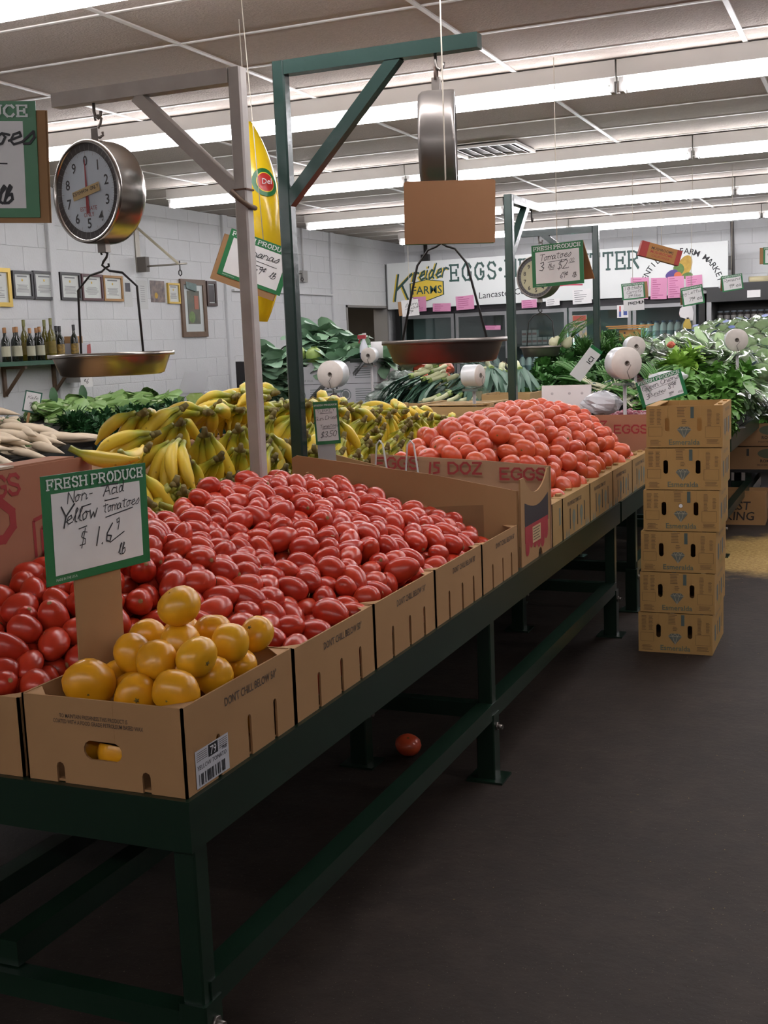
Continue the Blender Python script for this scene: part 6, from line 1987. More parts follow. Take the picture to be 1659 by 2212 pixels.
# leeks
M_leekw = mat('leek_white', 'c9cca0', 0.4, noise=(12, 0.3))
M_leekg = mat('leek_leaf', '4a6a58', 0.45, noise=(9, 0.5), col2='36564a', rand=0.5, rand2='5e806a', stretch=(1, 6, 6))
def leek_parts(seed):
    rnd = random.Random(seed)
    sw = B().tube([(-0.02, 0, 0), (0.0, 0, 0), (0.06, 0, 0), (0.11, 0, 0.005)], [0.012, 0.021, 0.018, 0.02], 8).mesh('white_stalk', M_leekw)
    sg = B().tube([(0.11, 0, 0.005), (0.15, 0, 0.008)], [0.0205, 0.024], 8).mesh('pale_green_stalk', mat('leek_pale', '93a860', 0.4))
    b = B()
    for k in range(7):
        d = Vector((1, (k - 3) * 0.10 + rnd.uniform(-0.05, 0.05), rnd.uniform(-0.05, 0.2)))
        leaf(b, (0.135, (k - 3) * 0.005, 0.008), d, (0, 0, 1), rnd.uniform(0.32, 0.48), rnd.uniform(0.035, 0.055), rnd.uniform(0.4, 1.5), 5, 0.35, lambda u: 1.0 if u < 0.6 else 1.0 - (u - 0.6) / 0.42, rnd)
    lv = b.mesh('leaves', M_leekg)
    b = B()
    for k in range(8):
        d = rdir(rnd, -0.6, 0.6)
        d.x = -abs(d.x)
        b.tube([(-0.02, 0, 0), (-0.02 + d.x * 0.03, d.y * 0.02, d.z * 0.02)], 0.0015, 3)
    rt2 = b.mesh('roots', mat('leek_root', 'b5a27c', 0.8))
    return sw, sg, lv, rt2
lks = [leek_parts(s) for s in range(4)]
rnd = random.Random(19)
lk = []
for k in range(16):      # left cascade: leaves falling to the left front
    lk.append((-3.15 + rnd.uniform(-0.2, 0.15), 8.75 + rnd.uniform(-0.15, 0.2), 1.20 + 0.012 * k, R(215) + rnd.gauss(0, 0.3), rnd.uniform(0.2, 0.5)))
for k in range(26):      # right cascade: leaves falling to the front and right
    lk.append((-2.75 + rnd.uniform(-0.3, 0.25), 8.9 + rnd.uniform(-0.2, 0.15), 1.20 + 0.008 * k, R(285) + rnd.gauss(0, 0.4), rnd.uniform(0.15, 0.55)))
for k in range(6):       # bare white ends pointing at the viewer
    lk.append((-3.2 + 0.1 * k, 8.35, 1.12 + rnd.uniform(0, 0.03), R(60) + rnd.gauss(0, 0.15), rnd.uniform(-0.35, -0.1)))
for k in range(3):
    lk.append((-3.32 + 0.06 * k, 8.6, 1.36 + 0.03 * k, R(25) + rnd.gauss(0, 0.1), -0.25))
for k, (x, y, z, rz, rp) in enumerate(lk):
    lab = 'leek in the dark green heap behind the wooden crates' if k < 42 else ('leek with its white end towards the viewer' if k < 48 else 'leek on top with a pale stalk and frayed roots')
    t = thing('leek', lab, 'leek', (x, y, z), (0, rp, rz), 'leeks in the heap')
    for nm, me in zip(('white_stalk', 'pale_green_stalk', 'leaves', 'roots'), lks[k % 4]):
        place(nm, me, t)
t = thing('display_riser', 'dark step carrying the leek heap', 'riser', (-2.95, 8.95, 0.861))
B().slab([(-0.25, 0.12), (0.35, 0.36), (0.55, 0.4), (0.55, 0), (-0.55, 0), (-0.55, 0.0)], (-0.55, -0.05, 0), (0, 1, 0), (0, 0, 1), 1.1).build('riser_box', MATS['riser_dark'], t)
# parsley / spinach mound
M_par = mat('parsley_leaf', '4a7c36', 0.5, noise=(25, 0.6), col2='356428', rand=0.5, rand2='3c6e3c')
M_cur = mat('curly_lettuce_leaf', '6a9a44', 0.5, noise=(18, 0.6), col2='4c7a30', rand=0.4, rand2='54863a')
M_lime = mat('bright_lettuce_leaf', '93b84c', 0.5, noise=(12, 0.5), col2='6f9a38')
pm = [leafy_mesh(s, 210, 0.03, 0.06, 0.03, 0.10, 0.11, M_par) for s in (21, 22, 23)]
cmu = [leafy_mesh(s, 120, 0.06, 0.11, 0.055, 0.10, 0.10, M_cur, curl=1.4) for s in (31, 32, 33)]
limes = [leafy_mesh(s, 70, 0.08, 0.14, 0.06, 0.08, 0.10, M_lime, curl=1.0) for s in (41, 42)]
def mound(x0, x1, y0, y1, zf, d, seed):
    rnd = random.Random(seed)
    P = []
    y = y0
    while y <= y1:
        x = x0
        while x <= x1:
            P.append((x + rnd.uniform(-0.03, 0.03), y + rnd.uniform(-0.03, 0.03), zf(x, y) + rnd.uniform(-0.02, 0.02)))
            x += d
        y += d
    return P
def riser(label, pr, y0, y1):
    t = thing('display_riser', label, 'riser', (0, (y0 + y1) / 2, 0.861))
    B().slab(pr, (0, (y1 - y0) / 2, 0), (1, 0, 0), (0, 0, 1), y1 - y0).build('riser_box', MATS['riser_dark'], t)
def riser_y(label, x0, x1, prof):
    """prof in (y, z) world"""
    t = thing('display_riser', label, 'riser', ((x0 + x1) / 2, 0, 0))
    w = (x1 - x0) / 2
    B().slab([(y, z) for y, z in prof], (-w, 0, 0), (0, 1, 0), (0, 0, 1), 2 * w).build('riser_box', MATS['riser_dark'], t)
zf = lambda x, y: np.interp(y, [8.35, 8.7, 9.4, 10.0], [1.02, 1.18, 1.36, 1.40])
greens('parsley_bunch', 'dark green parsley bunch in the mound beside the third post', 'parsley', 'parsley bunches', pm, mound(-2.45, -1.95, 8.38, 10.0, zf, 0.16, 1), (0.9, 1.25), seed=2)
riser_y('dark step under the parsley', -2.5, -1.82, [(8.35, 0.862), (8.35, 1.0), (8.7, 1.14), (9.4, 1.31), (10.1, 1.35), (10.1, 0.862)])
zf2 = lambda x, y: np.interp(y, [8.35, 8.7, 9.3, 9.6], [1.0, 1.12, 1.24, 1.26])
greens('curly_lettuce', 'curly green lettuce in the mound right of the onion sign', 'lettuce', 'curly lettuces', cmu, mound(-1.5, -0.98, 8.4, 9.3, zf2, 0.17, 3) + [(-1.0, 8.3, 0.93), (-1.12, 8.28, 0.95)], (0.9, 1.25), seed=5)
riser_y('dark step under the curly lettuce', -1.56, -0.97, [(8.36, 0.862), (8.36, 0.97), (8.7, 1.08), (9.3, 1.20), (9.6, 1.22), (9.6, 0.862)])
greens('leaf_lettuce', 'bright lime lettuce tuft among the darker curly lettuce', 'lettuce', 'bright lettuces', limes, [(-1.42, 9.0, 1.31), (-1.33, 9.1, 1.33), (-1.36, 8.9, 1.28)], (0.9, 1.1), seed=7)
# green onions
M_on = mat('onion_green', '4a7a38', 0.45, rand=0.5, rand2='6a9a50')
def onion_parts(seed):
    rnd = random.Random(seed)
    g, w_ = B(), B()
    for k in range(9):
        y = (k - 4) * 0.009 + rnd.uniform(-0.004, 0.004)
        z = rnd.uniform(-0.012, 0.016)
        w_.tube([(-0.012, y, z), (0.0, y, z), (0.03, y, z), (0.11, y, z)], [0.004, 0.008, 0.0055, 0.005], 5)
        g.tube([(0.11, y, z), (0.2, y * 1.2, z + 0.008), (0.30, y * 1.8 + rnd.uniform(-0.01, 0.01), z + 0.006), (0.37, y * 2.2 + rnd.uniform(-0.02, 0.02), z - 0.012)], [0.005, 0.0055, 0.005, 0.002], 5)
    return w_.mesh('white_bulbs', mat('onion_white', 'cfcdb0', 0.45)), g.mesh('green_tops', M_on), B().tube([(0.09, 0.045, 0), (0.09, 0, 0.022), (0.09, -0.045, 0), (0.09, 0, -0.018), (0.09, 0.045, 0)], 0.003, 4).mesh('rubber_band', mat('blue_band', '5a6a8a', 0.5))
ons = [onion_parts(s) for s in range(3)]
rnd = random.Random(29)
for k in range(24):
    x = -1.95 + 0.045 * (k % 12) + rnd.uniform(-0.02, 0.02)
    t = thing('green_onion_bunch', 'banded green onion bunch with white bulbs behind the foam sheet', 'green onions', (x, 8.4 + 0.14 * (k // 12) + rnd.uniform(-0.05, 0.05), 1.05 + 0.1 * (k // 12) + rnd.uniform(0, 0.08)), (0, rnd.uniform(-0.55, -0.1), R(95) + rnd.gauss(0, 0.7)), 'green onion bunches')
    for nm, me in zip(('white_bulbs', 'green_tops', 'rubber_band'), ons[k % 3]):
        o = place(nm, me, t)
riser_y('dark step under the green onions', -1.8, -1.58, [(8.36, 0.862), (8.36, 0.98), (8.7, 1.1), (9.3, 1.26), (9.6, 1.28), (9.6, 0.862)])
# white onions / bulbs with fronds
M_bulb = mat('white_bulb', 'd0cda8', 0.4)
for k, (p, lab) in enumerate([((-2.42, 9.3, 1.54), 'upper white bulb above the parsley'), ((-2.43, 9.28, 1.47), 'lower white bulb resting on the parsley'), ((-2.33, 9.34, 1.53), 'right white bulb above the parsley')]):
    t = thing('white_bulb', lab, 'onion', p, (0, R(40), 0))
    B().lathe([(0.0, -0.045), (0.03, -0.04), (0.046, -0.015), (0.044, 0.012), (0.025, 0.035), (0.012, 0.055), (0.0, 0.058)], 14).build('bulb', M_bulb, t)
    b = B()
    rr = random.Random(k)
    for q in range(10):
        b.tube([(0, 0, 0.05), (rr.uniform(-0.03, 0.03), rr.uniform(-0.03, 0.03), 0.16), (rr.uniform(0.0, 0.12), rr.uniform(-0.06, 0.06), 0.30)], [0.004, 0.003, 0.001], 4)
    b.build('fronds', M_on, t)
dill = [leafy_mesh(s, 260, 0.04, 0.08, 0.008, 0.10, 0.12, mat('dill_frond', '44702c', 0.5, rand=0.4, rand2='2f5a2a')) for s in (51, 52)]
greens('dill_bunch', 'feathery dill bunch beside the white bulbs', 'herbs', 'dill bunches', dill, [(-2.3 + 0.12 * k, 9.75 + 0.1 * (k % 2), 1.43 + 0.02 * (k % 3)) for k in range(5)] + [(-2.2 + 0.1 * k, 9.45, 1.40) for k in range(3)], (1.0, 1.3), seed=9)
# orange topped wooden basket with parsley
t = thing('wooden_basket', 'orange brown wooden basket standing on the greens table', 'basket', (-1.97, 10.1, 0.861), (0, 0, R(12)))
M_bask = mat('basket_wood', 'b07f42', 0.6, noise=(5, 0.4))
B().box(-0.09, 0.09, -0.08, 0.0, 0.62, 0.755).build('side_board', M_bask, t)
B().box(-0.18, 0.16, -0.1, 0.08, 0.765, 0.777).build('top_slat', M_bask, t)
B().box(-0.2, 0.2, -0.02, 0.02, 0.782, 0.792).build('top_slat', M_bask, t)
B().box(-0.09, 0.09, 0.0, 0.16, 0.0, 0.755).build('body', mat('basket_shadow', '6a5238', 0.8), t)
B().slab([(-0.075, 0.63), (-0.03, 0.63), (-0.055, 0.72), (-0.075, 0.70)], (0, -0.0808, 0), (1, 0, 0), (0, 0, 1), 0.0006).build('yellow_print', mat('yellow_print', 'c89a2c', 0.6), t)
for xx in (-0.045, 0.035):
    B().cyl((xx, -0.0805, 0.728), (xx, -0.0815, 0.728), 0.009, 10).build('peg_hole', M_dark, t)
greens('parsley_bunch', 'parsley bunch hanging left of the wooden basket', 'parsley', 'parsley by the basket', pm, [(-2.16, 10.0, 1.50), (-2.1, 9.95, 1.53)], (0.8, 0.95), seed=3)
# wrapped lettuce heads
M_ice = mat('iceberg_leaf', 'a3bd84', 0.5, noise=(9, 0.7), col2='6f9458', rand=0.4, rand2='b5c49a', bump=(12, 0.6))
M_wrap = clear_film('lettuce_wrap', 'f2f6f4', 0.16, 0.08)
ih = [fruit_mesh('lettuce_head', M_ice, 0.085, 0.078, s + 70, 5, 0.05, 0, 0.0, 14, 9) for s in range(3)]
wr = []
for s in range(3):
    rr = random.Random(s)
    b = B()
    v = []
    for i in range(9):
        tt = math.pi * i / 8
        for q in range(14):
            a = 2 * math.pi * q / 14
            f_ = 0.094 * (1 + rr.uniform(-0.05, 0.07))
            v.append((f_ * math.sin(tt) * math.cos(a), f_ * math.sin(tt) * math.sin(a), f_ * math.cos(tt) * 0.95))
    b.add(v, [(i * 14 + q, (i + 1) * 14 + q, (i + 1) * 14 + (q + 1) % 14, i * 14 + (q + 1) % 14) for i in range(8) for q in range(14)], False)
    wr.append(b.mesh('clear_wrap', M_wrap))
lbl_me = B().lathe([(0.03, 0.0985), (0.0, 0.101)], 10).mesh('blue_label', mat('blue_label', '6a7ab0', 0.4))
zi = lambda x, y: np.interp(y, [9.75, 10.2, 10.9, 11.6], [1.24, 1.36, 1.56, 1.62]) - np.interp(x, [-1.75, -1.45, -1.0], [0.12, 0.0, 0.0])
rnd = random.Random(41)
k = 0
for j in range(11):
    for i in range(7):
        x, y = -1.7 + 0.165 * i + (0.08 if j % 2 else 0), 9.78 + 0.16 * j
        t = thing('wrapped_lettuce', 'film wrapped iceberg lettuce head in the pile at the far right', 'lettuce', (x, y, float(zi(x, y)) + rnd.uniform(-0.02, 0.02)), (rnd.uniform(-0.6, 0.6), rnd.uniform(-0.6, 0.6), rnd.uniform(0, 6)), 'wrapped lettuce heads')
        place('lettuce_head', ih[k % 3], t)
        place('clear_wrap', wr[k % 3], t)
        if k % 2:
            place('blue_label', lbl_me, t)
        k += 1
riser_y('dark step under the wrapped lettuce', -1.78, -0.97, [(9.7, 0.862), (9.7, 1.14), (10.2, 1.22), (10.9, 1.42), (11.6, 1.48), (11.6, 0.862)])
# cellophane sleeved romaine lying across
M_cel = mat('sleeved_lettuce', '8fae78', 0.4, noise=(14, 0.8), col2='4f7a48', rand=0.4, rand2='b9c9a0')
def sleeve_mesh(seed):
    rnd = random.Random(seed)
    b = B()
    for q in range(14):
        d = Vector((1, rnd.uniform(-0.28, 0.28), rnd.uniform(-0.1, 0.32)))
        leaf(b, (-0.12, rnd.uniform(-0.02, 0.02), rnd.uniform(-0.015, 0.02)), d, (0, 0, 1), rnd.uniform(0.22, 0.34), 0.07, rnd.uniform(-0.3, 0.5), 4, 0.3, None, rnd)
    lv = b.mesh('leaves', M_cel)
    pts_, rs_ = [], []
    for q in range(8):
        u = q / 7
        pts_.append((-0.15 + 0.38 * u, 0.01 * math.sin(9 * u + seed), 0.012))
        rs_.append(0.035 + 0.045 * u + 0.006 * math.sin(q * 2.4 + seed))
    return lv, B().tube(pts_, rs_, 10, False).mesh('clear_sleeve', M_wrap)
slv = [sleeve_mesh(s) for s in range(3)]
rnd = random.Random(43)
for k in range(26):
    x, y = -1.68 + 0.075 * (k % 9) + rnd.uniform(-0.03, 0.03), 9.25 + 0.15 * (k // 9) + rnd.uniform(-0.04, 0.04)
    t = thing('sleeved_romaine', 'romaine in a shiny clear sleeve lying above the curly lettuce', 'lettuce', (x, y, 1.30 + 0.07 * (k // 9) + rnd.uniform(-0.02, 0.03) - 0.09 * max(0, x + 1.25)), (rnd.uniform(-0.3, 0.3), rnd.uniform(-0.35, 0.05), R(120) + rnd.gauss(0, 0.5)), 'sleeved romaine')
    place('leaves', slv[k % 3][0], t)
    place('clear_sleeve', slv[k % 3][1], t)
for k in range(12):     # sleeves draped down the aisle side
    t = thing('sleeved_romaine', 'pale sleeved lettuce draped down the aisle side of the mound', 'lettuce', (-0.97 + rnd.uniform(-0.02, 0.05), 8.75 + 0.07 * k, 1.18 - 0.02 * (k % 4)), (rnd.uniform(-0.4, 0.4), rnd.uniform(0.4, 0.8), R(-30) + rnd.gauss(0, 0.4)), 'sleeved lettuces on the aisle side')
    place('leaves', slv[k % 3][0], t)
    place('clear_sleeve', slv[k % 3][1], t)
riser_y('dark step under the sleeved romaine', -1.56, -0.99, [(9.61, 0.862), (9.61, 1.24), (9.69, 1.25), (9.69, 0.862)])
crumpled('clear_bag', 'knotted clear bag with a red tie near the small bag roll', 'bag', M_wrap, (-1.6, 9.3, 1.40), (0.06, 0.06, 0.06), 77, 0, 0.3)
crumpled('red_label', 'red orange label ball beside the small bag roll', 'label', mat('label_red', 'b8543c', 0.4), (-1.5, 9.32, 1.46), (0.03, 0.03, 0.025), 78, 0, 0.3)
crumpled('white_sheet', 'crumpled white plastic sheet right of the largest bag roll', 'bag', mat('white_plastic', 'c9cbcc', 0.3), (-1.38, 8.5, 1.22), (0.13, 0.06, 0.045), 79, 0.2, 0.3)
crumpled('clear_bag', 'crumpled white produce bag beside the foam sheet', 'bag', mat('milky_plastic', 'c2c4c8', 0.25), (-1.58, 7.22, 1.09), (0.12, 0.07, 0.075), 80, 0, 0.25)
# radishes in a carton behind the egg case
M_rad = mat('red_radish', '7a2c3e', 0.4, rand=0.5, rand2='8f3a4a')
t, w, l, h = carton('carton of red radishes behind the far egg case', -1.65, -1.26, 7.36, 7.85, ZT, 0.30, front_notch=[], side_notch=[], front_hole=[])
rm = fruit_mesh('radish', M_rad, 0.02, 0.021, 90, 3, 0.03, 0, 0, 10, 7)
rnd = random.Random(51)
for k in range(70):
    o = place('radish', rm, None, (-1.635 + 0.04 * (k % 9) + rnd.uniform(-0.01, 0.01) + 0.02, 7.385 + 0.04 * (k // 9) + rnd.uniform(-0.01, 0.01), 1.055 + rnd.uniform(-0.005, 0.03)), (rnd.uniform(0, 6), rnd.uniform(0, 6), 0))
    tag(o, 'small red radish in the carton behind the egg case', 'radish', 'red radishes')
B().box(-w / 2 + 0.006, w / 2 - 0.006, -l / 2 + 0.006, l / 2 - 0.006, 0.29, 0.325).build('filling', M_rad, t)

# =================================================================== CARTONS AT THE RIGHT EDGE
M_ck = mat('coast_carton', '9c7448', 0.8, noise=(5, 0.3))
t = thing('printed_carton', 'brown carton with black lettering lying on the floor at the right', 'carton', (-1.07, 9.98, 0.0), (0, 0, R(2)))
b = B().box(-0.245, 0.235, -0.19, -0.184, 0, 0.28)
b.build('front_panel', M_ck, t)
B().box(-0.245, 0.235, 0.184, 0.19, 0, 0.26).build('back_panel', M_ck, t)
B().box(-0.245, -0.239, -0.184, 0.184, 0, 0.27).box(0.229, 0.235, -0.184, 0.184, 0, 0.24).build('side_panel', M_ck, t)
B().box(-0.24, 0.23, -0.184, 0.184, 0, 0.006).build('base_panel', M_ck, t)
M_blt = mat('carton_black_ink', '2c221c', 0.8)
place('lettering', font_mesh('COAST', 0.098, M_blt, 0.012, 0.1, 'RIGHT'), t, (0.115, -0.1912, 0.125))
place('lettering', font_mesh('KING', 0.098, M_blt, 0.012, 0.1, 'RIGHT'), t, (0.15, -0.1912, 0.04))
t = thing('lettuce_carton', 'white lettuce carton printed upside down in purple on the floor', 'carton', (-0.62, 10.95, 0.0))
B().box(-0.33, 0.3, -0.2, -0.194, 0, 0.37).build('front_panel', mat('white_carton', 'b9b9bc', 0.6), t)
B().box(-0.33, 0.3, 0.194, 0.2, 0, 0.37).box(-0.33, -0.324, -0.194, 0.194, 0, 0.37).box(0.294, 0.3, -0.194, 0.194, 0, 0.37).build('other_panels', M_ck, t)
M_vio = mat('violet_print', '8a4a80', 0.7)
place('lettering', font_mesh('LETTUCE', 0.06, mat('pink_print', 'a85a72', 0.7), 0.01, 0, 'CENTER'), t, (-0.13, -0.2012, 0.33), (0, math.pi, 0))
place('lettering', font_mesh('LEAF', 0.06, MATS['pink_print'], 0.01, 0, 'CENTER'), t, (-0.13, -0.2012, 0.26), (0, math.pi, 0))
b = B()
for xx, rr in ((-0.2, 0.035), (-0.1, 0.045), (-0.28, 0.03)):
    b.lathe([(rr, 0), (0, -0.0005)], 9, (xx, -0.2012, 0.16), 'y')
stuff(b.build('purple_emblems', M_vio, t))
t = thing('low_bench', 'low dark bench carrying the brown romaine cartons', 'bench', (-0.55, 10.75, 0))
B().box(-0.68, 0.6, -0.45, 0.45, 0.37, 0.395).build('bench_top', M_black, t)
for sx in (-0.64, 0.56):
    for sy in (-0.41, 0.41):
        B().box(sx - 0.03, sx + 0.03, sy - 0.03, sy + 0.03, 0, 0.37).build('leg', M_black, t)
M_rc = mat('romaine_carton', '8c6844', 0.8, noise=(5, 0.3))
for k, (z, lab) in enumerate([(0.396, 'lower brown romaine carton with an oval emblem at the right edge'), (0.595, 'upper brown romaine carton with an oval emblem at the right edge')]):
    t = thing('romaine_carton', lab, 'carton', (-0.82 + 0.01 * k, 10.6, z))
    B().box(-0.36, 0.36, -0.28, 0.28, 0, 0.19).build('carton_body', M_rc, t)
    b = B()
    b.add([(-0.02 + 0.1 * math.cos(a), -0.2808, 0.135 + 0.042 * math.sin(a)) for a in [2 * math.pi * q / 22 for q in range(22)]], [tuple(range(22))])
    b.build('oval_emblem', mat('dull_green_print', '4c4f3c', 0.8), t)
    place('lettering', font_mesh('ROMAINE', 0.036, M_blt, 0.02, 0, 'CENTER'), t, (-0.02, -0.2812, 0.06))
    place('lettering', font_mesh('FRESH FROM THE FIELD', 0.02, M_blt, 0, 0, 'CENTER'), t, (-0.02, -0.2812, 0.03))
    for xx in (-0.2, 0.15):
        B().box(xx - 0.01, xx + 0.01, -0.282, -0.279, 0.115, 0.175).build('slot', M_dark, t)
greens('curly_lettuce', 'dark leafy lettuce on the upper romaine carton', 'lettuce', 'lettuces on the romaine cartons', cmu, [(-1.05 + 0.14 * k, 10.42, 0.80) for k in range(5)], (0.7, 0.85), seed=11)
crumpled('clear_bag', 'shiny clear film over the lettuce at the right edge', 'bag', M_wrap, (-0.85, 10.42, 0.80), (0.2, 0.12, 0.06), 81, 0, 0.3)
t = thing('dark_tray', 'dark green plastic tray at the right edge below the tan cartons', 'tray', (-0.72, 10.9, 0.9))
B().box(-0.25, 0.3, -0.2, 0.2, 0.0, 0.14).build('tray_body', mat('dark_green_plastic', '14302a', 0.4), t)
B().box(-0.25, 0.3, -0.2, 0.2, -0.11, 0.0).build('tray_support', M_black, t)
t = thing('side_table', 'dark table behind the lettuce pile holding tan cartons', 'table', (-0.6, 11.6, 0))
B().box(-0.36, 0.7, -0.3, 0.6, 0.93, 0.96).build('table_top', M_black, t)
for sx in (-0.32, 0.66):
    for sy in (-0.26, 0.56):
        B().box(sx - 0.03, sx + 0.03, sy - 0.03, sy + 0.03, 0, 0.93).build('leg', M_black, t)
for k, z in enumerate((0.961, 1.15)):
    t = thing('printed_carton', ('lower' if k == 0 else 'upper') + ' tan carton at the right edge under the bag roll', 'carton', (-0.66 + 0.02 * k, 11.6, z))
    B().box(-0.28, 0.4, -0.25, 0.25, 0, 0.184).build('carton_body', M_ck, t)
    place('lettering', font_mesh('COAST', 0.07, M_blt, 0.012, 0.1), t, (-0.26, -0.2512, 0.1))
    place('lettering', font_mesh('KING', 0.07, M_blt, 0.012, 0.1), t, (-0.22, -0.2512, 0.02))
# loose straw and peelings on the floor, too small to count
rnd = random.Random(61)
b = B()
for k in range(520):
    if k < 260:
        x, y = rnd.gauss(0.25, 0.55), rnd.gauss(3.6, 1.0)
    else:
        x, y = rnd.gauss(-0.6, 0.5), rnd.gauss(7.9, 0.8)
    if x < -1.15 or x > 2.5 or y < 1.8:
        continue
    a = rnd.uniform(0, 3.14)
    L_ = rnd.uniform(0.002, 0.007)
    b.box(x, x + 0.001, y, y + 0.001, 0.0, 0.001) if False else b.beam((x, y, 0.0012), (x + L_ * math.cos(a), y + L_ * math.sin(a), 0.0012), 0.0016, 0.0012)
o = b.build('floor_litter', mat('straw_litter', '7f6b48', 0.8))
stuff(tag(o, 'scattered straw and onion skin bits on the floor', 'litter'))

# =================================================================== BACK WALL: COOLERS AND SIGN
YC = 15.9
M_silver = mat('door_aluminium', '8f8f90', 0.35, metal=0.7)
M_cin = mat('cooler_interior', '6f7476', 0.5)
M_glass = clear_film('cooler_glass', 'c9d2d0', 0.07, 0.03)
M_led = mat('cooler_lamp', 'ffffff', 0.4, emit=('c8fff4', 26.0))
t = thing('dairy_cooler', 'long reach in dairy cooler with glass doors under the white sign', 'cooler', (-4.28, YC, 0))
cx_ = -4.28
def cb(bb, n, m_):
    bb.v = [(p[0] - cx_, p[1] - YC, p[2]) for p in bb.v]
    return bb.build(n, m_, t)
cb(B().box(-6.5, -2.12, 16.42, 16.5, 0, 2.05), 'back_panel', M_cin)
cb(B().box(-6.5, -6.42, YC, 16.42, 0, 2.05), 'side_panel', M_black)
cb(B().box(-2.2, -2.12, YC, 16.42, 0, 2.05), 'side_panel', M_black)
cb(B().box(-6.42, -2.2, YC + 0.04, 16.42, 1.985, 2.05), 'bounce_panel', mat('cooler_bounce_white', 'c9caca', 0.5))  # unseen top, added in white to bounce light onto the back wall
cb(B().box(-6.42, -2.2, YC - 0.02, YC + 0.06, 1.955, 2.05), 'black_header', mat('cooler_black_trim', '1e1a20', 0.4))
cb(B().box(-6.42, -2.2, YC, 16.42, 0, 0.18), 'kick_base', M_black)
for z in (0.6, 1.02, 1.45, 1.60 if False else 1.9):
    if z < 1.8:
        cb(B().box(-6.42, -2.2, YC + 0.12, 16.4, z, z + 0.02), 'shelf', mat('wire_shelf_grey', '6f7272', 0.4))
XD = [-6.40, -5.58, -4.78, -3.94, -3.07, -2.22]
for k in range(5):
    a, c = XD[k] + 0.012, XD[k + 1] - 0.012
    d = cb(B().box(a, a + 0.045, YC - 0.02, YC + 0.03, 0.2, 1.95).box(c - 0.045, c, YC - 0.02, YC + 0.03, 0.2, 1.95).box(a + 0.045, c - 0.045, YC - 0.02, YC + 0.03, 1.90, 1.95).box(a + 0.045, c - 0.045, YC - 0.02, YC + 0.03, 0.2, 0.26), 'door', M_silver)
    o = B().add([(x - cx_, y - YC, z) for x, y, z in ((a + 0.045, YC + 0.005, 0.26), (c - 0.045, YC + 0.005, 0.26), (c - 0.045, YC + 0.005, 1.90), (a + 0.045, YC + 0.005, 1.90))], [(0, 1, 2, 3)]).build('pane', M_glass, d)
    B().box(c - 0.035 - cx_, c - 0.015 - cx_, -0.055, -0.035, 0.9, 1.3).build('handle', M_black, d)
for k, x in enumerate((-6.34, -3.055, -3.90)):
    cb(B().cyl((x, YC + 0.09, 0.35), (x, YC + 0.09, 1.62 if k else 1.58), 0.014, 8), 'door_lamp', M_led)
# milk jugs, cartons and bottles on the shelves
jug_me = B().lathe([(0, 0), (0.042, 0), (0.044, 0.02), (0.044, 0.15), (0.036, 0.19), (0.018, 0.215), (0.018, 0.225)], 14).mesh('jug_body', mat('milk_jug', 'dbe2df', 0.35))
cap_me = B().lathe([(0.02, 0.222), (0.02, 0.245), (0, 0.245)], 12).mesh('cap', mat('milk_cap', '5f6f8a', 0.4))
tag_me = B().lathe([(0.0447, 0.05), (0.0447, 0.12)], 14).mesh('paper_label', mat('milk_label', '8fa3a5', 0.5))
def jug(x, y, z, lab, grp, s=1.0):
    t = thing('milk_bottle', lab, 'bottle', (x, y, z), (0, 0, 0), grp)
    t.scale = (s, s, s)
    place('jug_body', jug_me, t)
    place('cap', cap_me, t)
    place('paper_label', tag_me, t)
for k in range(8):
    jug(-2.98 + 0.095 * k, YC + 0.2, 1.471, 'white milk jug in the lit row behind the right cooler door', 'milk jugs in the right door', 1.05)
for k in range(8):
    jug(-2.98 + 0.095 * k, YC + 0.32, 1.471, 'white milk jug in the second row behind the right cooler door', 'milk jugs second row', 1.05)
for k in range(7):
    jug(-3.85 + 0.1 * k, YC + 0.2, 1.471 - 0.43, 'white milk jug on the lower shelf of the fourth door', 'milk jugs lower shelf')
for k in range(6):
    jug(-4.66 + 0.1 * k, YC + 0.2, 1.041, 'clear capped bottle on the lower shelf of the middle door', 'bottles in the middle door', 1.2)
for k in range(12):
    jug(-6.25 + 0.11 * k, YC + 0.2, 1.041, 'white bottle low in the two left doors', 'bottles in the left doors', 1.2)
for k in range(9):
    x = -4.62 + 0.075 * (k % 6)
    z = 1.471 + 0.105 * (k // 6)
    t2 = thing('egg_carton', 'small white carton stacked behind the middle cooler door', 'carton', (x, YC + 0.22, z), group='white cartons in the middle door')
    B().box(-0.034, 0.034, -0.05, 0.05, 0, 0.1).build('carton_body', mat('white_pack', 'b2b2b0', 0.5), t2)
    B().box(-0.03, 0.03, -0.0508, -0.05, 0.03, 0.06).build('printed_band', mat('pack_red', '8f6a68', 0.5), t2)
# poster, thermometer sticker, cow cut out on the doors
t2 = thing('door_poster', 'colourful product poster stuck inside the fourth cooler door', 'poster', (-3.78, YC - 0.026, 1.68))
B().box(-0.1, 0.1, 0, 0.003, -0.14, 0.17).build('sheet', mat('poster_mix', 'b59a5a', 0.5, noise=(14, 1.0), col2='5a7a9a'), t2)
B().box(-0.09, 0.09, -0.001, 0, 0.09, 0.16).build('poster_heading', mat('poster_red', '9a4436', 0.5), t2)
t2 = thing('thermometer_sticker', 'white sticker with red and blue thermometers on the cooler door', 'sticker', (-3.19, YC - 0.026, 1.87))
B().box(-0.075, 0.075, 0, 0.002, -0.085, 0.085).build('sheet', M_white, t2)
B().box(-0.045, -0.025, -0.001, 0, 0.0, 0.07).build('red_bar', mat('sticker_red', 'a83a3a', 0.5), t2)
B().box(-0.048, -0.022, -0.001, 0, -0.07, 0.0).build('blue_bar', mat('sticker_blue', '3a4a8a', 0.5), t2)
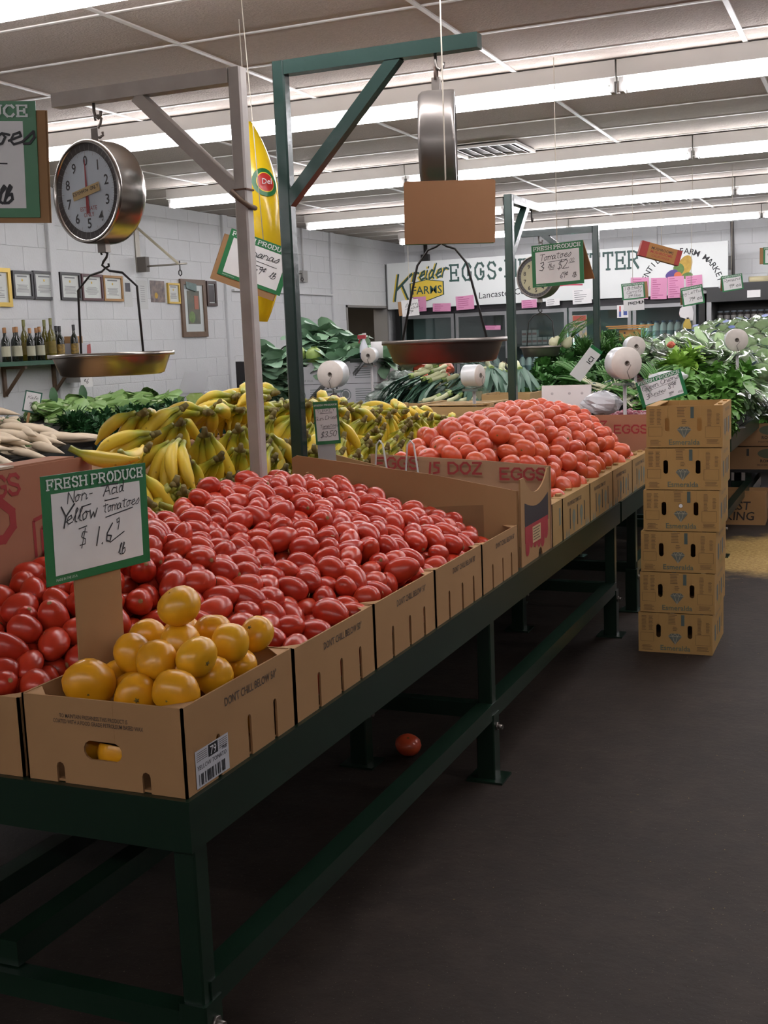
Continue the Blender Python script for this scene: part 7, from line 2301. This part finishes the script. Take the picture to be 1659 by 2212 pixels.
B().box(0.01, 0.06, -0.001, 0, -0.05, 0.02).build('blue_block', MATS['sticker_blue'], t2)
t2 = thing('cow_cutout', 'black and white cow cut out fixed to the cooler door edge', 'decoration', (-2.36, YC - 0.03, 1.81))
pp = [(0.09, -0.1), (0.1, 0.0), (0.085, 0.085), (0.03, 0.1), (-0.03, 0.095), (-0.075, 0.06), (-0.085, 0.0), (-0.07, -0.05), (-0.01, -0.07), (0.03, -0.1)]
B().slab(pp[::-1], (0, 0, 0), (1, 0, 0), (0, 0, 1), 0.006).build('board', M_white, t2)
b = B()
b.lathe([(0.042, 0), (0.03, -0.003), (0, -0.004)], 12, (-0.045, -0.001, -0.01), 'y')
b.build('muzzle', mat('cow_pink', 'b58a88', 0.5), t2)
for xx, zz, rr in ((0.07, 0.06, 0.024), (0.065, -0.05, 0.03), (0.02, 0.07, 0.015)):
    B().lathe([(rr, 0), (0, -0.001)], 10, (xx, -0.0012, zz), 'y').build('black_spot', M_ink, t2)
t2 = thing('yellow_bag', 'tall yellow bag hanging on the cooler door edge', 'bag', (-2.33, YC - 0.1, 1.45))
B().slab([(-0.05, 0), (0.05, 0), (0.055, 0.2), (0.03, 0.28), (-0.02, 0.28), (-0.05, 0.22)][::-1], (0, 0, 0), (1, 0, 0), (0, 0, 1), 0.04).build('bag_body', mat('yellow_foil', 'a8903a', 0.35), t2)
B().box(-0.01, 0.01, 0.0, 0.06, 0.26, 0.3).build('hanger', M_dark, t2)

# ---- long white sign
YS = 15.8
t = thing('shop_sign', 'long white cooler sign with dark green lettering and yellow farm badge', 'sign', (-4.2, YS, 2.0))
ox = -4.2
B().box(-6.56 - ox, -1.82 - ox, 0, 0.06, 0.05, 0.70).build('sign_board', mat('sign_white', 'cfd2d0', 0.4), t)
B().box(-6.57 - ox, -6.56 - ox, -0.005, 0.07, 0.05, 0.68).build('end_cap', mat('sign_grey_edge', '7f8080', 0.5), t)
B().box(-6.56 - ox, -2.1 - ox, 0.06, 0.1, 0.05, 0.3).build('mount_rail', M_black, t)
CND = lambda x, z: (x * 0.62, z)
M_sg = mat('sign_dark_green', '23453f', 0.5)
M_sy = mat('sign_yellow', 'd0b23a', 0.5)
M_sr = mat('sign_red', 'a8324a', 0.5)
b = B()
strokes(b, 'EGGS', 0.215, -5.585 - ox, 0.405, 0.2, 0, 0.5, True, -0.002, fn=CND)
b.build('lettering', M_sg, t)
b = B()
strokes(b, 'MILK', 0.215, -4.775 - ox, 0.42, 0.2, 0, 0.5, True, -0.002, fn=CND)
b.build('lettering', M_sg, t)
b = B()
strokes(b, 'BUTTER', 0.215, -2.965 - ox, 0.43, 0.2, 0, 0.42, True, -0.002, anchor='r', fn=CND)
b.build('lettering', M_sg, t)
for xx, zz in ((-4.86, 0.52), (-4.08, 0.53)):
    B().lathe([(0.028, 0), (0, -0.001)], 14, (xx - ox, -0.002, zz), 'y').build('bullet_dot', M_sg, t)
for m_, dx, dz, yo in ((M_sy, -0.022, -0.006, -0.0015), (M_sg, 0, 0, -0.003)):
    b = B()
    strokes(b, 'K', 0.36, -6.45 - ox + dx, 0.17 + dz, 0.11, 0.25, 0.2, yoff=yo, fn=lambda x, z: (x * 0.72, z))
    b.build('script_lettering', m_, t)
    b = B()
    strokes(b, 'reider', 0.20, -6.17 - ox + dx, 0.43 + dz, 0.15, 0.45, 0.15, yoff=yo, rise=0.05, fn=lambda x, z: (x * 0.62, z))
    b.build('script_lettering', m_, t)
hexa = [(-6.215, 0.21), (-6.215, 0.40), (-5.96, 0.445), (-5.695, 0.41), (-5.695, 0.22), (-5.96, 0.14)]
def flat_poly(pts, yo, nm, m_, sc=1.0):
    cx2 = sum(p[0] for p in pts) / len(pts)
    cz2 = sum(p[1] for p in pts) / len(pts)
    B().add([((p[0] - cx2) * sc + cx2 - ox, yo, (p[1] - cz2) * sc + cz2) for p in pts], [tuple(range(len(pts)))]).build(nm, m_, t)
flat_poly(hexa, -0.0035, 'badge_border', M_sg)
flat_poly(hexa, -0.0045, 'badge_face', M_sy, 0.93)
place('lettering', font_mesh('FARMS', 0.155, M_sg, 0.012, 0, 'CENTER'), t, (-5.955 - ox, -0.0055, 0.245))
o = place('lettering', font_mesh("Lancaster County's", 0.125, M_ink, 0.0, 0.1), t, (-5.19 - ox, -0.002, 0.135), (0, R(-3), 0))
o = place('lettering', font_mesh('finest.', 0.14, M_sr, 0.01, 0.2), t, (-4.12 - ox, -0.002, 0.265), (0, R(-3), 0))
b = B()
for k in range(8):
    bar(b, -4.15 + 0.055 * k - ox, 0.235 + 0.012 * math.sin(k * 0.5) + 0.003 * k, -4.15 + 0.055 * (k + 1) - ox, 0.235 + 0.012 * math.sin((k + 1) * 0.5) + 0.003 * (k + 1), 0.02, -0.002)
b.build('red_swash', M_sr, t)
txt = "GENTILE'S FARM MARKET"
cxa, cza, ra = -2.405, 0.10, 0.47
for k, ch in enumerate(txt):
    if ch == ' ':
        continue
    u = k / (len(txt) - 1)
    a = R(166) - R(152) * u
    place('lettering', font_mesh(ch, 0.108, M_ink, 0.008, 0, 'CENTER'), t, (cxa + ra * math.cos(a) - ox, -0.002, cza + ra * math.sin(a)), (0, math.pi / 2 - a + 0.0, 0) if False else (0, -(a - math.pi / 2), 0))
# cornucopia picture
def ellp(cx2, cz2, rx, rz, ang, yo, nm, m_):
    B().add([(cx2 + rx * math.cos(q) * math.cos(ang) - rz * math.sin(q) * math.sin(ang) - ox, yo, cz2 + rx * math.cos(q) * math.sin(ang) + rz * math.sin(q) * math.cos(ang)) for q in [2 * math.pi * i / 20 for i in range(20)]], [tuple(range(20))]).build(nm, m_, t)
ellp(-2.37, 0.40, 0.09, 0.16, R(-25), -0.002, 'horn', mat('horn_yellow', 'b8963a', 0.6, noise=(18, 0.7), col2='8a6a24'))
ellp(-2.44, 0.38, 0.07, 0.075, 0, -0.0025, 'fruit_green', mat('fruit_green', '5a7a3a', 0.6, noise=(20, 0.6)))
ellp(-2.53, 0.32, 0.085, 0.05, R(25), -0.003, 'fruit_purple', mat('fruit_purple', '4a3a7a', 0.6))
ellp(-2.45, 0.30, 0.05, 0.045, 0, -0.0035, 'fruit_orange', mat('fruit_orange', 'c0603a', 0.6))
ellp(-2.33, 0.29, 0.07, 0.04, R(10), -0.003, 'fruit_leaf', MATS['fruit_green'])
# ---- pink and white notices taped along the cooler top
M_pink = mat('pink_paper', 'c583a4', 0.6)
notes = [('pink notice behind the small hanging card', -6.165, -5.97, 2.0, 2.207, M_pink), ('low pink notice under the yellow badge', -5.87, -5.6, 1.985, 2.1, M_pink), ('square pink notice beside the bail wire', -5.52, -5.255, 1.995, 2.187, M_pink),
         ('slanted pink notice below the county lettering', -4.565, -4.35, 1.975, 2.085, M_pink), ('small white notice on the cooler frame', -4.22, -4.03, 1.99, 2.08, M_white), ('crooked white handwritten notice under the red script', -3.85, -3.59, 1.995, 2.19, M_white),
         ('first of four pink notices under the market arch', -3.065, -2.83, 2.02, 2.30, M_pink), ('second of four pink notices under the market arch', -2.80, -2.59, 2.005, 2.28, M_pink), ('third of four pink notices under the market arch', -2.58, -2.37, 2.012, 2.288, M_pink), ('last of four pink notices under the market arch', -2.345, -2.135, 2.0, 2.287, M_pink),
         ('pink notice stuck on the second glass door', -5.15, -4.9, 1.70, 1.76, M_pink)]
rnd = random.Random(4)
for lab, a, c, z0, z1, m_ in notes:
    yy = YS - 0.012 if z0 > 1.9 else YC - 0.03
    q = thing('paper_notice', lab, 'notice', ((a + c) / 2, yy, (z0 + z1) / 2), (0, R(rnd.uniform(-3, 3)), 0))
    w, h = (c - a) / 2, (z1 - z0) / 2
    B().box(-w, w, 0, 0.002, -h, h).build('sheet', m_, q)
    b = B()
    k = 0
    while h * 0.8 - k * 0.028 > -h * 0.85:
        e = rnd.uniform(0.3, 0.85)
        bar(b, -w * 0.8, h * 0.8 - k * 0.028, -w * 0.8 + 1.6 * w * e, h * 0.8 - k * 0.028, 0.008, -0.001)
        k += 1
    stuff(b.build('printed_lines', mat('magenta_print', '9a5078', 0.7) if m_ is M_pink else mat('grey_text', '77797a', 0.7), q))

# ---- black open case at the right
t = thing('open_cooler', 'black open front drinks case right of the dairy cooler', 'cooler', (-0.4, 15.6, 0))
def oc(bb, n, m_):
    bb.v = [(p[0] + 0.4, p[1] - 15.6, p[2]) for p in bb.v]
    return bb.build(n, m_, t)
M_case = mat('case_black', '1b1c1c', 0.35)
oc(B().box(-2.06, 1.2, 15.6, 16.5, 1.93, 2.10), 'canopy', M_case)
oc(B().box(-2.06, 1.2, 16.4, 16.5, 0, 1.93), 'back_panel', M_case)
oc(B().box(-2.06, -2.0, 15.6, 16.4, 0, 1.93), 'side_panel', M_silver)
oc(B().box(-2.0, 1.2, 15.6, 16.5, 0, 0.9), 'base', M_case)
for z in (1.15, 1.46, 1.66):
    oc(B().box(-2.0, 1.2, 15.85, 16.5, z, z + 0.02), 'shelf', M_case)
oc(B().box(-2.0, 1.2, 15.84, 15.85, 1.655, 1.70), 'shelf_rail', mat('rail_chrome', '9a9c9c', 0.3, metal=0.8))
oc(B().box(-1.56, -1.40, 15.597, 15.6, 1.965, 2.055), 'sticker', M_white)
oc(B().box(-1.9, 1.1, 15.7, 15.75, 2.1, 2.16), 'top_edge', M_case)
jar_me = B().lathe([(0, 0), (0.035, 0), (0.037, 0.02), (0.037, 0.1), (0.03, 0.115)], 12).mesh('jar_glass', mat('jar_dark', '4a4442', 0.15))
jl_me = B().lathe([(0.0375, 0.03), (0.0375, 0.08)], 12).mesh('paper_label', mat('jar_label', 'a5a39f', 0.5))
jc_me = B().lathe([(0.033, 0.115), (0.033, 0.135), (0, 0.135)], 12).mesh('lid', mat('jar_lid', '7f8a92', 0.4))
for k in range(12):
    t2 = thing('jar', 'small dark jar with pale label on the top shelf of the black case', 'jar', (-1.93 + 0.085 * k, 15.93, 1.681), group='jars in the black case')
    place('jar_glass', jar_me, t2)
    place('paper_label', jl_me, t2)
    place('lid', jc_me, t2)
bcol = ['4a5a8a', '8a7a5a', '7a3a5a', '3a4a7a', '9a9a9c', '5a3a6a', '3f4f86', '8a8c90']
for k in range(9):
    mm = mat('drink_%d' % (k % 8), bcol[k % 8], 0.3)
    t2 = thing('drink_bottle', ('white', 'blue', 'tan', 'plum', 'navy', 'grey', 'violet', 'pale', 'slate')[k] + ' drink bottle on the second shelf of the black case', 'bottle', (-1.85 + 0.1 * k, 15.93, 1.481), group='drink bottles in the black case')
    B().lathe([(0, 0), (0.042, 0), (0.044, 0.09), (0.03, 0.13), (0.016, 0.145)], 12).build('bottle_body', mm, t2)
    B().lathe([(0.018, 0.14), (0.018, 0.16), (0, 0.16)], 10).build('cap', mat('cap_white', 'c5c8ca', 0.4), t2)
t2 = thing('storage_bin', 'black bin standing on the right end of the dairy cooler', 'bin', (-2.03, 15.75, 2.1))
B().cbox(-0.09, 0.1, -0.08, 0.2, 0.0, 0.02).build('bin_base', M_case, t2)
t2 = thing('paper_roll', 'rolled cream paper lying on the black case', 'paper roll', (-1.45, 15.9, 2.16), (0, 0, R(12)))
B().cyl((-0.12, 0, 0.03), (0.14, 0, 0.03), 0.045, 14).build('roll', mat('cream_paper', 'b5ab8a', 0.7), t2)
# conduit, switch box and dark pipe on the back wall
t2 = thing('conduit', 'dark conduit with a switch box on the back wall', 'conduit', (-1.86, YB - 0.002, 0))
B().cyl((0.03, -0.02, 2.1), (0.0, -0.02, 3.0), 0.022, 8).build('pipe', mat('conduit_grey', '6f6c6a', 0.5), t2)
B().box(-0.12, 0.0, -0.06, 0.0, 2.38, 2.55).build('switch_box', mat('switch_grey', '7f7f7e', 0.5), t2)
B().box(-0.07, -0.04, -0.065, -0.06, 2.43, 2.5).build('switch', M_white, t2)
t2 = thing('conduit', 'short black pipe above the farm sign in the corner', 'conduit', (-6.25, YB - 0.002, 0))
B().cyl((0.0, -0.02, 2.4), (0.0, -0.02, 3.0), 0.03, 8).build('pipe', mat('dark_pipe', '3a3836', 0.5), t2)
B().box(-0.06, 0.06, -0.07, 0.0, 2.72, 2.85).build('pipe_box', MATS['dark_pipe'], t2)
